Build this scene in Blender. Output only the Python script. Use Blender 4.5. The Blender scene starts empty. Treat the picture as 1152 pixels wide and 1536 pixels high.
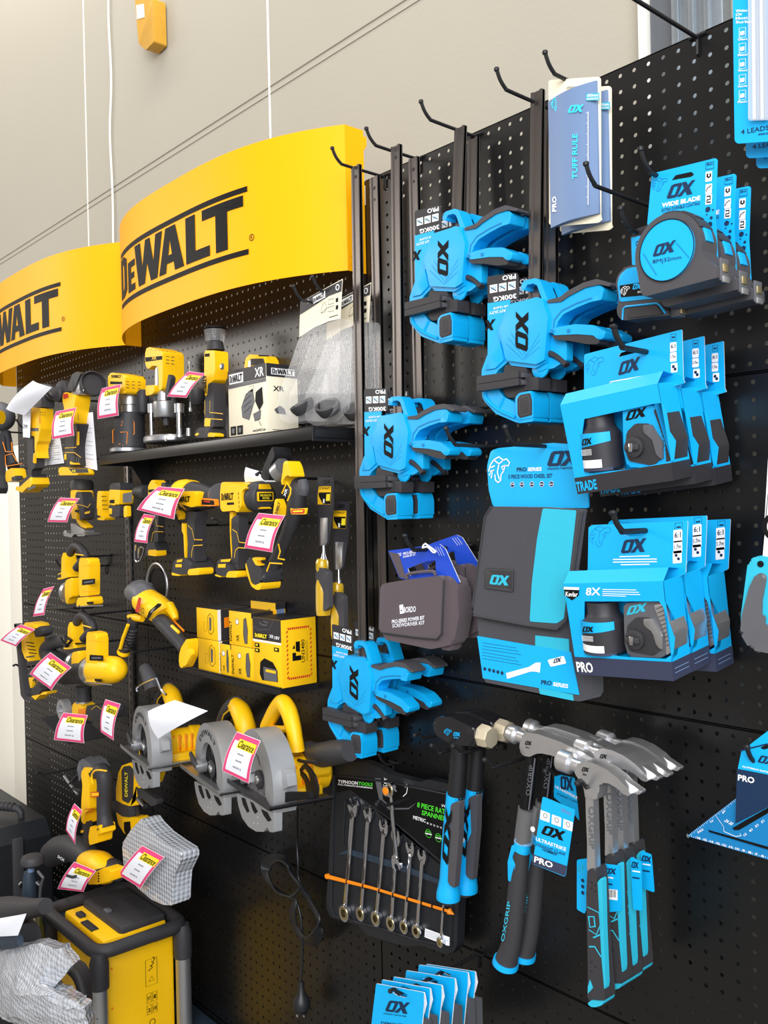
import bpy, bmesh, math, random
from mathutils import Vector, Matrix
from mathutils.geometry import tessellate_polygon
random.seed(7)
C = bpy.context.scene.collection
SC = bpy.context.scene

# ------------------------------------------------------------------ camera
CAM_R = Vector((0.660076, 0.750873, -0.022118))      # right
CAM_D = Vector((-0.011914, -0.018976, -0.999749))    # down
CAM_F = Vector((-0.751104, 0.660174, -0.003579))     # forward
CAM_P = Vector((0.851966, -1.243795, -0.67662))
FPX = 1365.08                                        # focal length in pixels of a 1152 x 1536 frame
cam = bpy.data.cameras.new('camera'); cam_o = bpy.data.objects.new('camera', cam); C.objects.link(cam_o)
cam.sensor_fit = 'VERTICAL'; cam.sensor_height = 24.0; cam.sensor_width = 18.0
cam.lens = 24.0*FPX/1536; cam.clip_start = .02
m4 = Matrix.Identity(4)
for i in range(3):
    m4[i][0] = CAM_R[i]; m4[i][1] = -CAM_D[i]; m4[i][2] = -CAM_F[i]; m4[i][3] = CAM_P[i]
cam_o.matrix_world = m4
SC.camera = cam_o
SC.view_settings.view_transform = 'Standard'; SC.view_settings.look = 'None'
SC.view_settings.gamma = 1; SC.view_settings.use_curve_mapping = False
SC.view_settings.exposure = 0.1

# ------------------------------------------------------------------ light
world = bpy.data.worlds.new('daylight'); SC.world = world; world.use_nodes = True
wn = world.node_tree; wn.nodes.clear()
wo = wn.nodes.new('ShaderNodeOutputWorld'); wb = wn.nodes.new('ShaderNodeBackground')
tc = wn.nodes.new('ShaderNodeTexCoord'); dp = wn.nodes.new('ShaderNodeVectorMath'); dp.operation = 'DOT_PRODUCT'
dp.inputs[1].default_value = Vector((.80, -.50, .30)).normalized()
rp = wn.nodes.new('ShaderNodeValToRGB')
rp.color_ramp.elements[0].position = 0.0; rp.color_ramp.elements[0].color = (.40, .35, .30, 1)
e = rp.color_ramp.elements.new(.45); e.color = (.34, .33, .32, 1)
rp.color_ramp.elements[-1].position = 1.0; rp.color_ramp.elements[-1].color = (1.15, 1.25, 1.4, 1)
wn.links.new(tc.outputs['Generated'], dp.inputs[0]); wn.links.new(dp.outputs['Value'], rp.inputs['Fac'])
wn.links.new(rp.outputs['Color'], wb.inputs['Color']); wb.inputs['Strength'].default_value = 1.0
wn.links.new(wb.outputs[0], wo.inputs[0])

def area(name, loc, target, sx, sy, power, col):
    l = bpy.data.lights.new(name, 'AREA'); l.shape = 'RECTANGLE'; l.size = sx; l.size_y = sy
    l.energy = power; l.color = col
    o = bpy.data.objects.new(name, l); C.objects.link(o); o.location = loc
    d = Vector(target)-Vector(loc); o.rotation_euler = d.to_track_quat('-Z', 'Y').to_euler()
    return o
area('doorway_daylight', (2.6, -3.4, .9), (-.6, 0, -.6), 3.6, 3.0, 250, (1, .985, .96))
area('gap_fill', (-1.4, -.35, 2.3), (-1.4, .15, 0), 4.5, .3, 55, (1, .96, .9))  # added strip lamp above the wall gap, brightens the board holes
area('left_fill', (-5.2, -3.2, 1.0), (-1.8, 0, -.6), 2.5, 1.5, 75, (1, .95, .88))  # added fill lamp, placed for its reflection in the left boards

# ------------------------------------------------------------------ colours and materials
def lin(h):
    h = h.lstrip('#'); o = []
    for i in (0, 2, 4):
        c = int(h[i:i+2], 16)/255; o.append(c/12.92 if c <= .04045 else ((c+.055)/1.055)**2.4)
    return (*o, 1)
M = {}
def mat(name, hexc, rough=.5, metal=0, noise=0, nscale=40, bump=0, bscale=200, spec=.5, coat=0, alpha=1, trans=0, ior=1.45, aniso=0, sheen=0):
    m = bpy.data.materials.new(name); m.use_nodes = True; nt = m.node_tree; b = nt.nodes['Principled BSDF']
    b.inputs['Base Color'].default_value = lin(hexc); b.inputs['Roughness'].default_value = rough
    b.inputs['Metallic'].default_value = metal; b.inputs['Specular IOR Level'].default_value = spec
    b.inputs['Coat Weight'].default_value = coat; b.inputs['Alpha'].default_value = alpha
    b.inputs['Transmission Weight'].default_value = trans; b.inputs['IOR'].default_value = ior
    b.inputs['Sheen Weight'].default_value = sheen
    t = nt.nodes.new('ShaderNodeTexCoord')
    if noise:
        n = nt.nodes.new('ShaderNodeTexNoise'); n.inputs['Scale'].default_value = nscale; n.inputs['Detail'].default_value = 4
        r = nt.nodes.new('ShaderNodeMapRange'); r.inputs['To Min'].default_value = 1-noise; r.inputs['To Max'].default_value = 1+noise
        mx = nt.nodes.new('ShaderNodeVectorMath'); mx.operation = 'SCALE'; mx.inputs[0].default_value = lin(hexc)[:3]
        nt.links.new(t.outputs['Object'], n.inputs['Vector']); nt.links.new(n.outputs['Fac'], r.inputs['Value'])
        nt.links.new(r.outputs[0], mx.inputs['Scale']); nt.links.new(mx.outputs[0], b.inputs['Base Color'])
    if bump:
        n = nt.nodes.new('ShaderNodeTexNoise'); n.inputs['Scale'].default_value = bscale; n.inputs['Detail'].default_value = 3
        bp = nt.nodes.new('ShaderNodeBump'); bp.inputs['Strength'].default_value = bump; bp.inputs['Distance'].default_value = .002
        nt.links.new(t.outputs['Object'], n.inputs['Vector']); nt.links.new(n.outputs['Fac'], bp.inputs['Height'])
        nt.links.new(bp.outputs[0], b.inputs['Normal'])
    M[name] = m; return m
mat('cyan', '08a6e6', .38, noise=.03)
mat('cyan_card', '06acec', .45, noise=.02)
mat('cyan_dark', '0a78b4', .5)
mat('teal', '2ab2cf', .5, noise=.03)
mat('yellow', 'fdc409', .42, noise=.02)
mat('yellow_card', 'fdc60e', .5, noise=.02)
mat('header_yellow', 'ffb000', .5, noise=.01, nscale=6, spec=.25)
mat('black', '17171a', .5, noise=.1)
mat('gloss_black', '1d1d20', .22, coat=.4)
mat('board_black', '0f0f10', .32, spec=.6, noise=.12, nscale=9, bump=.05, bscale=60)
mat('grey_rubber', '47464a', .6, noise=.06, bump=.1)
mat('dark_rubber', '333235', .55, noise=.06, bump=.15)
mat('grey_plastic', '5a5b60', .45, noise=.05)
mat('print_black', '0a0a0c', .6, spec=.25)
mat('print_navy', '0c2a4c', .5)
mat('white', 'f2f2f2', .6)
mat('paper', 'eef0f8', .75, noise=.02)
mat('pink', 'e8467e', .65, noise=.03)
mat('lemon', 'f6e02a', .6)
mat('steel', 'd2d2d4', .30, metal=.85, noise=.1)
mat('bar_steel', '6b6664', .34, metal=.9, noise=.08, nscale=15)
mat('chrome', 'd4d6dc', .12, metal=1)
mat('brass', 'd8c79a', .3, metal=1)
mat('alu', 'b8b9bb', .32, metal=.85, noise=.05)
mat('cast_grey', 'a3a4a6', .4, metal=.35, noise=.04)
mat('cream', 'aaa496', .8, noise=.035, nscale=3, bump=.25, bscale=90)
mat('cream_board', 'efe6cc', .7)
mat('paint_white', 'e2e0d8', .6, noise=.04, nscale=7)
mat('joint_grey', '7d776a', .8)
mat('cladding', 'f6f1e3', .6, noise=.03, nscale=7)
mat('worn_steel', 'e0d3b8', .36, metal=.6)
mat('galv', '8d959c', .4, metal=.7, noise=.2, nscale=25)
mat('concrete', '7c7872', .8, noise=.12, nscale=3)
mat('sky', '39d3ee', .5)
mat('slate', '6f87ad', .45, noise=.02)
mat('navy', '343a52', .5, noise=.12, nscale=300)
mat('charcoal_card', '2d2c31', .5, noise=.06)
mat('fabric_dark', '3c3d44', .9, noise=.12, nscale=500, bump=.5, bscale=900, sheen=.2)
mat('fabric_brown', '51454b', .9, noise=.12, nscale=500, bump=.5, bscale=900, sheen=.2)
mat('blue_card', '1546c0', .5, noise=.04)
mat('blue_cap', '1746b8', .4)
mat('green', '4ddf2e', .5)
mat('orange', 'f58a10', .45)
mat('red', 'c8321e', .5)
mat('amber', 'e7bb1f', .15, trans=.35, coat=.5)
mat('wood_yellow', 'c9962e', .45, noise=.15, nscale=30)
mat('film', 'f4f4f6', .08, alpha=.13, coat=1)
mat('clear_plastic', 'e8ecf0', .1, alpha=.3, coat=1)
mat('case_black', '1c1e22', .48, noise=.1, bump=.1)
mat('case_blue', '2a3846', .5, noise=.1)
mat('olive', '4a4a1e', .25, coat=.5)
mat('cord', '1c1d20', .4)
mat('bubble', 'c4c8d0', .16, alpha=.93, coat=1)
mat('saw_grey', '5d6166', .5)

# ------------------------------------------------------------------ planes: a pixel of the photo to a point on a real plane
class PL:
    def __init__(s, o, u, v):
        s.o = Vector(o); s.u = Vector(u).normalized(); v = Vector(v); s.n = s.u.cross(v).normalized(); s.v = s.n.cross(s.u)
    def P(s, a, b, h=0): return s.o+s.u*a+s.v*b+s.n*h
    def px(s, x, y):
        d = CAM_R*((x-576)/FPX)+CAM_D*((y-768)/FPX)+CAM_F
        p = CAM_P+d*((s.o-CAM_P).dot(s.n)/d.dot(s.n))-s.o
        return (p.dot(s.u), p.dot(s.v))
    def moved(s, d): return PL(s.o+s.n*d, s.u, s.v)
def FY(Y): return PL((0, Y, 0), (1, 0, 0), (0, 0, 1))       # a face turned away from the wall
def FX(X): return PL((X, 0, 0), (0, 1, 0), (0, 0, 1))       # a face turned along the wall
def FZ(Z): return PL((0, 0, Z), (1, 0, 0), (0, 1, 0))       # a top
def LEAN(Y0, Z0, Y1, Z1):                                   # a face leaning from (Y0,Z0) to (Y1,Z1)
    return PL((0, Y0, Z0), (1, 0, 0), (0, Y1-Y0, Z1-Z0) if Z1 > Z0 else (0, Y0-Y1, Z0-Z1))
def P3(a, b, c):                                            # plane through three points, u along a-b
    a = Vector(a); b = Vector(b); c = Vector(c); return PL(a, b-a, c-a)
VW = (0, 0, 1)
def view(ox=0, oy=0, s=1):
    global VW; VW = (ox, oy, s)
def rp_(p): return (VW[0]+p[0]/VW[2], VW[1]+p[1]/VW[2])
def at(x, y, Y=None, X=None, Z=None):
    x, y = rp_((x, y)); pl = FY(Y) if Y is not None else FX(X) if X is not None else FZ(Z)
    a, b = pl.px(x, y); return pl.P(a, b)
def mpp(x, y, Y):                                            # metres per photo pixel (upright) at a point
    return (at(x, y, Y)-at(x, y+VW[2], Y)).length
def uvs(pl, pts): return [pl.px(*rp_(p)) for p in pts]
def fillet(pts, r, n=4):
    if r <= 0: return pts
    out = []; N = len(pts)
    for i in range(N):
        a = Vector(pts[i-1]); b = Vector(pts[i]); c = Vector(pts[(i+1) % N])
        d1 = a-b; d2 = c-b; l1 = d1.length; l2 = d2.length
        if l1 < 1e-6 or l2 < 1e-6: continue
        d1 /= l1; d2 /= l2; k = min(r, .45*l1, .45*l2)
        if d1.dot(d2) < -.985: out.append(tuple(b)); continue
        p = b+d1*k; q = b+d2*k
        for j in range(n+1):
            t = j/n; out.append(tuple(p*(1-t)**2+b*2*t*(1-t)+q*t*t))
    return out

def squeeze(pl, pts, t):
    """pts trace a whole silhouette: make room at its right for the visible thickness t"""
    xs = [q[0] for q in pts]; x0, x1 = min(xs), max(xs); ym = sum(q[1] for q in pts)/len(pts); X, Yp = rp_((x1, ym))
    u, v = pl.px(X, Yp); P = pl.P(u, v)-CAM_P; Q = P-pl.n*t
    a = 576+FPX*P.dot(CAM_R)/P.dot(CAM_F); b = 576+FPX*Q.dot(CAM_R)/Q.dot(CAM_F)
    sh = (b-a)*VW[2]; w = x1-x0; lim = .55*w
    if sh > lim: t *= lim/sh; sh = lim
    return [(x0+(q[0]-x0)*(w-sh)/w, q[1]) for q in pts], t

# ------------------------------------------------------------------ building one mesh with several materials
class Part:
    def __init__(s): s.v = []; s.f = []; s.m = []; s.sm = []; s.mats = []
    def mi(s, m):
        if m not in s.mats: s.mats.append(m)
        return s.mats.index(m)
    def add(s, vs, fs, m, smooth=True):
        o = len(s.v); k = s.mi(m); s.v += [tuple(v) for v in vs]
        for f in fs: s.f.append(tuple(i+o for i in f)); s.m.append(k); s.sm.append(smooth)
        return s
    def prism(s, pl, pts, t, m, r=0, b=0, seg=2, h=0, holes=(), raw=False, both=False, side=None, sq=False):
        if sq: pts, t = squeeze(pl, pts, t)
        uv = list(pts) if raw else uvs(pl, pts)
        uv = fillet(uv, r)
        if sum(uv[i-1][0]*uv[i][1]-uv[i][0]*uv[i-1][1] for i in range(len(uv))) < 0: uv = uv[::-1]
        if holes:
            hs = [fillet(list(q) if raw else uvs(pl, q), r) for q in holes]
            loops = [uv]+hs; flat = [p for l in loops for p in l]; N = len(flat)
            tris = tessellate_polygon([[Vector((p[0], p[1], 0)) for p in l] for l in loops])
            vs = [pl.P(p[0], p[1], h) for p in flat]+[pl.P(p[0], p[1], h-t) for p in flat]
            fs = []
            for a, b_, c in tris:
                A = flat[a]; B = flat[b_]; D = flat[c]
                if (B[0]-A[0])*(D[1]-A[1])-(B[1]-A[1])*(D[0]-A[0]) < 0: a, c = c, a
                fs += [(a, b_, c), (c+N, b_+N, a+N)]
            s.add(vs, fs, m, False); fs = []; o = 0
            for l in loops:
                n = len(l)
                for i in range(n): fs.append((o+i, o+(i+1) % n, N+o+(i+1) % n, N+o+i))
                o += n
            return s.add(vs, fs, side or m, False)
        bm = bmesh.new(); n = len(uv)
        F = [bm.verts.new(pl.P(p[0], p[1], h)) for p in uv]; B = [bm.verts.new(pl.P(p[0], p[1], h-t)) for p in uv]
        f0 = bm.faces.new(F); f1 = bm.faces.new(B[::-1])
        for i in range(n): bm.faces.new((F[i-1], B[i-1], B[i], F[i]))
        if b:
            eds = [e for e in f0.edges]+([e for e in f1.edges] if both else [])
            try: bmesh.ops.bevel(bm, geom=eds, offset=b, segments=seg, profile=.5, affect='EDGES', clamp_overlap=True)
            except Exception: pass
        bmesh.ops.triangulate(bm, faces=[f for f in bm.faces if len(f.verts) > 4])
        bm.verts.ensure_lookup_table(); bm.verts.index_update()
        s.add([v.co[:] for v in bm.verts], [[v.index for v in f.verts] for f in bm.faces], m); bm.free(); return s
    def box(s, c, size, m, rot=None, b=0):
        bm = bmesh.new(); bmesh.ops.create_cube(bm, size=1)
        bmesh.ops.scale(bm, vec=size, verts=bm.verts)
        if b: bmesh.ops.bevel(bm, geom=bm.edges[:], offset=b, segments=2, profile=.5, affect='EDGES')
        mt = Matrix.Translation(Vector(c)) @ (rot.to_4x4() if rot else Matrix.Identity(4))
        bmesh.ops.transform(bm, matrix=mt, verts=bm.verts); bm.verts.index_update()
        s.add([v.co[:] for v in bm.verts], [[v.index for v in f.verts] for f in bm.faces], m); bm.free(); return s
    def quadbox(s, f4, d, m, b=0):            # four front corners and a depth vector
        pl = P3(f4[0], f4[1], f4[3]); uv = [((Vector(p)-pl.o).dot(pl.u), (Vector(p)-pl.o).dot(pl.v)) for p in f4]
        bm = bmesh.new(); d = Vector(d); F = [bm.verts.new(Vector(p)) for p in f4]; B = [bm.verts.new(Vector(p)+d) for p in f4]
        bm.faces.new(F); bm.faces.new(B[::-1])
        for i in range(4): bm.faces.new((F[i-1], B[i-1], B[i], F[i]))
        bmesh.ops.recalc_face_normals(bm, faces=bm.faces)
        if b: bmesh.ops.bevel(bm, geom=bm.edges[:], offset=b, segments=2, profile=.5, affect='EDGES')
        bm.verts.index_update(); s.add([v.co[:] for v in bm.verts], [[v.index for v in f.verts] for f in bm.faces], m); bm.free(); return s
    def tube(s, pts, r, m, n=10, smooth=0, flat=None, closed=False, fdir=(0, 1, 0)):
        pts = [Vector(p) for p in pts]; R = list(r) if isinstance(r, (list, tuple)) else [r]*len(pts)
        if smooth:
            q = []; rr = []; N = len(pts)
            for i in range(N if closed else N-1):
                p0 = pts[(i-1) % N] if closed or i > 0 else pts[i]; p1 = pts[i]; p2 = pts[(i+1) % N]
                p3 = pts[(i+2) % N] if closed or i < N-2 else pts[(i+1) % N]
                for j in range(smooth):
                    t = j/smooth
                    q.append(.5*((2*p1)+(p2-p0)*t+(2*p0-5*p1+4*p2-p3)*t*t+(3*p1-p0-3*p2+p3)*t**3)); rr.append(R[i]*(1-t)+R[(i+1) % N]*t)
            if not closed: q.append(pts[-1]); rr.append(R[-1])
            pts, R = q, rr
        N = len(pts); vs = []; up = None; fd = Vector(fdir).normalized()
        for i, p in enumerate(pts):
            d = (pts[(i+1) % N]-pts[i-1]) if closed else (pts[min(i+1, N-1)]-pts[max(i-1, 0)])
            if d.length < 1e-9: d = Vector((0, 0, 1))
            d.normalize()
            if flat is not None: w = fd-d*fd.dot(d); w = w.normalized() if w.length > 1e-4 else Vector((1, 0, 0))
            else:
                if up is None: up = Vector((0, 0, 1)) if abs(d.z) < .9 else Vector((1, 0, 0))
                w = up-d*up.dot(d); w.normalize(); up = w
            k = flat if flat is not None else 1
            e = d.cross(w)
            for j in range(n):
                a = 2*math.pi*j/n; vs.append(p+e*math.cos(a)*R[i]+w*math.sin(a)*R[i]*k)
        fs = [(i*n+j, i*n+(j+1) % n, ((i+1) % N)*n+(j+1) % n, ((i+1) % N)*n+j) for i in range(N if closed else N-1) for j in range(n)]
        s.add(vs, fs, m)
        if not closed:
            s.add(vs[:n], [tuple(range(n))[::-1]], m); s.add(vs[-n:], [tuple(range(n))], m)
        return s
    def limb(s, pts, Y, m, flat=None, n=12, smooth=4, **k):   # pts: (x, y, radius) in photo pixels, or (x, y, radius, Y)
        P = [at(p[0], p[1], p[3] if len(p) > 3 else Y) for p in pts]
        R = [p[2]/VW[2]*mpp(p[0], p[1], p[3] if len(p) > 3 else Y) for p in pts]
        return s.tube(P, R, m, n=n, smooth=smooth, flat=flat, **k)
    def lathe(s, o, ax, prof, m, n=20, flat=1):               # prof: (distance along axis, radius)
        o = Vector(o); ax = Vector(ax).normalized(); w = Vector((0, 1, 0)) if abs(ax.y) < .9 else Vector((0, 0, 1))
        w = (w-ax*w.dot(ax)).normalized(); e = ax.cross(w); vs = []
        for h, r in prof:
            for j in range(n):
                a = 2*math.pi*j/n; vs.append(o+ax*h+e*math.cos(a)*r+w*math.sin(a)*r*flat)
        fs = [(i*n+j, i*n+(j+1) % n, (i+1)*n+(j+1) % n, (i+1)*n+j) for i in range(len(prof)-1) for j in range(n)]
        fs += [tuple(range(n))[::-1], tuple((len(prof)-1)*n+j for j in range(n))]
        return s.add(vs, fs, m)
    def ring(s, pl, c, r0, r1, t, m, h=0, n=32, raw=False, sy=1, a0=0, a1=360):       # flat annulus with thickness
        u, v = c if raw else pl.px(*rp_(c)); full = a1-a0 >= 360; N = n if full else n+1; vs = []
        for rr, hh in ((r1, h), (r1, h-t), (r0, h-t), (r0, h)):
            for j in range(N):
                a = math.radians(a0+(a1-a0)*j/n); vs.append(pl.P(u+rr*math.cos(a), v+sy*rr*math.sin(a), hh))
        fs = []
        for k in range(4):
            for j in range(n):
                a, b = k*N+j, k*N+(j+1) % N; c_, d = ((k+1) % 4)*N+(j+1) % N, ((k+1) % 4)*N+j; fs.append((a, d, c_, b))
        return s.add(vs, fs, m)
    def disc(s, pl, c, r, t, m, h=0, n=28, raw=False, b=0, sy=1):
        u, v = c if raw else pl.px(*rp_(c))
        return s.prism(pl, [(u+r*math.cos(2*math.pi*j/n), v+sy*r*math.sin(2*math.pi*j/n)) for j in range(n)], t, m, raw=True, b=b, h=h)
    def strip(s, pl, pts, w, m, h=.0004, t=.0003, raw=False, closed=False):            # printed line, width in metres
        uv = [Vector(p) for p in (pts if raw else uvs(pl, pts))]; N = len(uv); L = []; Rr = []
        for i in range(N):
            a = uv[i-1] if (i > 0 or closed) else uv[i]; c = uv[(i+1) % N] if (i < N-1 or closed) else uv[i]
            d = c-a
            if d.length < 1e-9: d = Vector((1, 0))
            d.normalize(); nn = Vector((-d.y, d.x))*w/2; L.append(uv[i]+nn); Rr.append(uv[i]-nn)
        vs = [pl.P(p.x, p.y, h) for p in L]+[pl.P(p.x, p.y, h) for p in Rr]
        fs = [(i, (i+1) % N, N+(i+1) % N, N+i)[::-1] for i in range(N if closed else N-1)]
        return s.add(vs, fs, m, False)
    def text(s, pl, txt, bl, br, tl, m, h=.0005, raw=False, bold=.02, t=0):
        a, b, c = [(Vector(q) if raw else Vector(pl.px(*rp_(q)))) for q in (bl, br, tl)]
        V, F = glyphs(txt, bold); ex = b-a; ey = c-a
        vs = [pl.P(*(a+ex*x+ey*y), h) for x, y in V]; n = pl.n
        flip = ex.x*ey.y-ex.y*ey.x < 0
        s.add(vs, [f[::-1] if flip else f for f in F], m, False); return s
    def patch(s, pl, pts, m, h=.0005, raw=False, r=0):
        uv = fillet(list(pts) if raw else uvs(pl, pts), r); tr = tessellate_polygon([[Vector((p[0], p[1], 0)) for p in uv]])
        fs = []
        for a, b, c in tr:
            A, B, D = uv[a], uv[b], uv[c]
            if (B[0]-A[0])*(D[1]-A[1])-(B[1]-A[1])*(D[0]-A[0]) < 0: a, c = c, a
            fs.append((a, b, c))
        return s.add([pl.P(p[0], p[1], h) for p in uv], fs, m, False)
    def shape(s, pl, polys, bl, br, tl, m, h=.0005, raw=False):     # polygons in a unit square mapped on a parallelogram
        a, b, c = [(Vector(q) if raw else Vector(pl.px(*rp_(q)))) for q in (bl, br, tl)]
        for lo in polys:
            L = [[a+(b-a)*x+(c-a)*y for x, y in l] for l in lo]; flat = [p for l in L for p in l]
            tr = tessellate_polygon([[Vector((p.x, p.y, 0)) for p in l] for l in L]); fs = []
            for i, j, k in tr:
                A, B, D = flat[i], flat[j], flat[k]
                if (B.x-A.x)*(D.y-A.y)-(B.y-A.y)*(D.x-A.x) < 0: i, k = k, i
                fs.append((i, j, k))
            s.add([pl.P(p.x, p.y, h) for p in flat], fs, m, False)
        return s
    def ox(s, pl, bl, br, tl, m, h=.0006, raw=False):
        return s.shape(pl, OX, bl, br, tl, m, h, raw)
    def done(s, name, parent=None, loc=None, label=None):
        me = bpy.data.meshes.new(name); me.from_pydata(s.v, [], s.f)
        for k in s.mats: me.materials.append(M[k])
        me.polygons.foreach_set('material_index', s.m); me.polygons.foreach_set('use_smooth', s.sm)
        o = bpy.data.objects.new(name, me); C.objects.link(o)
        org = parent_world(parent) if parent else Vector(loc) if loc is not None else Vector()
        me.transform(Matrix.Translation(-org))
        bm = bmesh.new(); bm.from_mesh(me); bmesh.ops.remove_doubles(bm, verts=bm.verts, dist=1e-6)
        for e in bm.edges:
            if len(e.link_faces) == 2 and e.calc_face_angle(0) > .6: e.smooth = False
        bm.to_mesh(me); bm.free(); me.update()
        if parent: o.parent = parent
        else: o.location = org
        if label: o['label'] = label
        return o
def parent_world(o):
    p = Vector()
    while o: p += Vector(o.location); o = o.parent
    return p
_G = {}
def glyphs(txt, bold):
    k = (txt, bold)
    if k not in _G:
        cu = bpy.data.curves.new('t', 'FONT'); cu.body = txt; cu.resolution_u = 2; cu.offset = bold; cu.size = 1
        o = bpy.data.objects.new('t', cu); C.objects.link(o); bpy.context.view_layer.update()
        me = o.evaluated_get(bpy.context.evaluated_depsgraph_get()).to_mesh()
        V = [(v.co.x, v.co.y) for v in me.vertices]; F = [tuple(p.vertices) for p in me.polygons]
        o.to_mesh_clear(); bpy.data.objects.remove(o); bpy.data.curves.remove(cu)
        x0 = min(v[0] for v in V); x1 = max(v[0] for v in V); y0 = min(v[1] for v in V); y1 = max(v[1] for v in V)
        V = [((x-x0)/(x1-x0), (y-y0)/(y1-y0)) for x, y in V]
        f = F[0]; A, B, D = [V[i] for i in f[:3]]
        if (B[0]-A[0])*(D[1]-A[1])-(B[1]-A[1])*(D[0]-A[0]) < 0: F = [q[::-1] for q in F]
        _G[k] = (V, F)
    return _G[k]
OX = [[[(.02, .12), (.08, .0), (.36, .0), (.44, .1), (.53, .88), (.47, 1), (.18, 1), (.1, .9)],
       [(.17, .2), (.23, .8), (.38, .8), (.32, .2)]],
      [[(.42, 0), (.60, 0), (.70, .32), (.80, .0), (1.0, .0), (.84, .50), (1.0, 1.0), (.86, 1.0), (.76, .72), (.66, 1), (.50, 1), (.63, .52)]]]
DW = [[[(0, 0), (.075, 0), (.125, .12), (.125, .88), (.075, 1), (0, 1)], [(.045, .17), (.045, .83), (.07, .8), (.08, .72), (.08, .28), (.07, .2)]],
      [[(.145, 0), (.235, 0), (.235, .16), (.185, .16), (.185, .3), (.225, .3), (.225, .44), (.185, .44), (.185, .58), (.235, .58), (.235, .73), (.145, .73)]],
      [[(.275, 0), (.335, 0), (.36, .45), (.39, 0), (.445, 0), (.49, 1), (.435, 1), (.415, .42), (.385, 1), (.345, 1), (.315, .42), (.295, 1), (.235, 1)]],
      [[(.46, 0), (.515, 0), (.522, .2), (.575, .2), (.582, 0), (.65, 0), (.59, 1), (.515, 1)], [(.535, .38), (.548, .72), (.562, .38)]],
      [[(.665, 0), (.82, 0), (.82, .22), (.73, .22), (.73, 1), (.665, 1)]],
      [[(.855, 0), (.92, 0), (.92, .78), (1, .78), (1, 1), (.775, 1), (.775, .78), (.855, .78)]]]
BULL = [[(.0, .45), (.08, .7), (.25, .9), (.5, 1), (.7, .86), (.86, .9), (1, .75), (.93, .62), (.8, .66), (.72, .45), (.6, .3), (.58, .08), (.45, 0), (.33, .1), (.3, .32)],
        [(.02, .3), (.2, .5), (.12, .18)], [(.25, .9), (.5, .72), (.7, .86)], [(.5, .72), (.42, .4), (.52, .12)], [(.72, .45), (.62, .6), (.8, .66)], [(.1, .6), (.3, .66)], [(.08, .45), (.26, .5)]]
def bull(p, pl, bl, br, tl, m, w=.0012, h=.0006):
    a, b, c = [Vector(pl.px(*rp_(q))) for q in (bl, br, tl)]
    for l in BULL: p.strip(pl, [a+(b-a)*x+(c-a)*y for x, y in l], w, m, h=h, raw=True)

def thing(name, label, cat, loc=(0, 0, 0), group=None):
    o = bpy.data.objects.new(name, None); C.objects.link(o); o.empty_display_size = .02
    o.location = loc; o['label'] = label; o['category'] = cat
    if group: o['group'] = group
    return o
def tag(o, label, cat, group=None):
    o['label'] = label; o['category'] = cat
    if group: o['group'] = group
    return o
def dup(root, off=(0, 0, 0), label=None, rot=None, loc=None):
    def cp(o, par):
        c = o.copy(); C.objects.link(c); c.parent = par
        for ch in list(o.children): cp(ch, c)
        return c
    kids = list(root.children); r = root.copy(); C.objects.link(r)
    r.location = Vector(loc) if loc is not None else Vector(root.location)+Vector(off)
    if rot: r.rotation_euler = rot
    if label: r['label'] = label
    for k in kids: cp(k, r)
    return r
def onething(part, name, label, cat, loc, group=None):
    o = part.done(name, loc=loc); return tag(o, label, cat, group)
# ================================================================== the room
Z0 = -2.18
def struct(part, name):
    o = part.done(name); o['kind'] = 'structure'; return o
WY = .20
p = Part(); p.prism(FY(WY), [(-4.6, Z0), (2.3, Z0), (2.3, 2.4), (-4.6, 2.4)], .1, 'cream', raw=True); struct(p, 'wall_back')
p = Part(); p.box((-1.2, -2.4, Z0-.05), (7.6, 5.4, .1), 'concrete'); struct(p, 'floor')
# joints of the wall panels: thin recessed-looking beads and pale sealant lines
p = Part()
w = FY(WY)
view()
for a, b, wd, m in (((129, 0), (130, 380), .006, 'paint_white'), ((403, 0), (405, 210), .007, 'paint_white')):
    A = w.px(*a); B = w.px(*b); x = (A[0]+B[0])/2
    p.box((x, WY-.001, .7), (wd, .003, 3.4), m)
struct(p, 'trim_1')
p = Part()
p.box((-1.6, WY-.0005, .494), (6.2, .002, .0028), 'joint_grey')
p.box((-1.6, WY-.0005, .474), (6.2, .002, .0014), 'joint_grey')
struct(p, 'trim_2')
# white post and galvanised column at the right end of the wall
p = Part(); A = at(967, 20, WY); B = at(980, 20, WY)
p.box(((A.x+B.x)/2, WY-.012, .3), (B.x-A.x, .024, 3.6), 'paint_white', b=.002); struct(p, 'trim_3')
p = Part(); A = at(981, 20, WY); B = at(1022, 20, WY); p.box(((A.x+B.x)/2, WY-.006, .3), (B.x-A.x, .012, 3.6), 'saw_grey')
A = at(1022, 20, WY); B = at(1100, 20, WY); p.box(((A.x+B.x)/2, WY-.02, .3), (B.x-A.x, .03, 3.6), 'galv', b=.003)
for k in range(3): p.box((A.x+.012+k*.028, WY-.037, .3), (.010, .006, 3.6), 'galv', b=.001)
struct(p, 'trim_4')
# pale cladding left of the board
p = Part(); A = at(-80, 800, WY-.03); B = at(46, 800, WY-.03)
x0, x1 = A.x, -2.60
for k in range(5):
    a = x0+(x1-x0)*k/5; b = x0+(x1-x0)*(k+1)/5
    p.box(((a+b)/2, WY-.03, -1.27), (b-a-.004, .03, 1.8), 'cladding', b=.003)
struct(p, 'trim_5')
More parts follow.
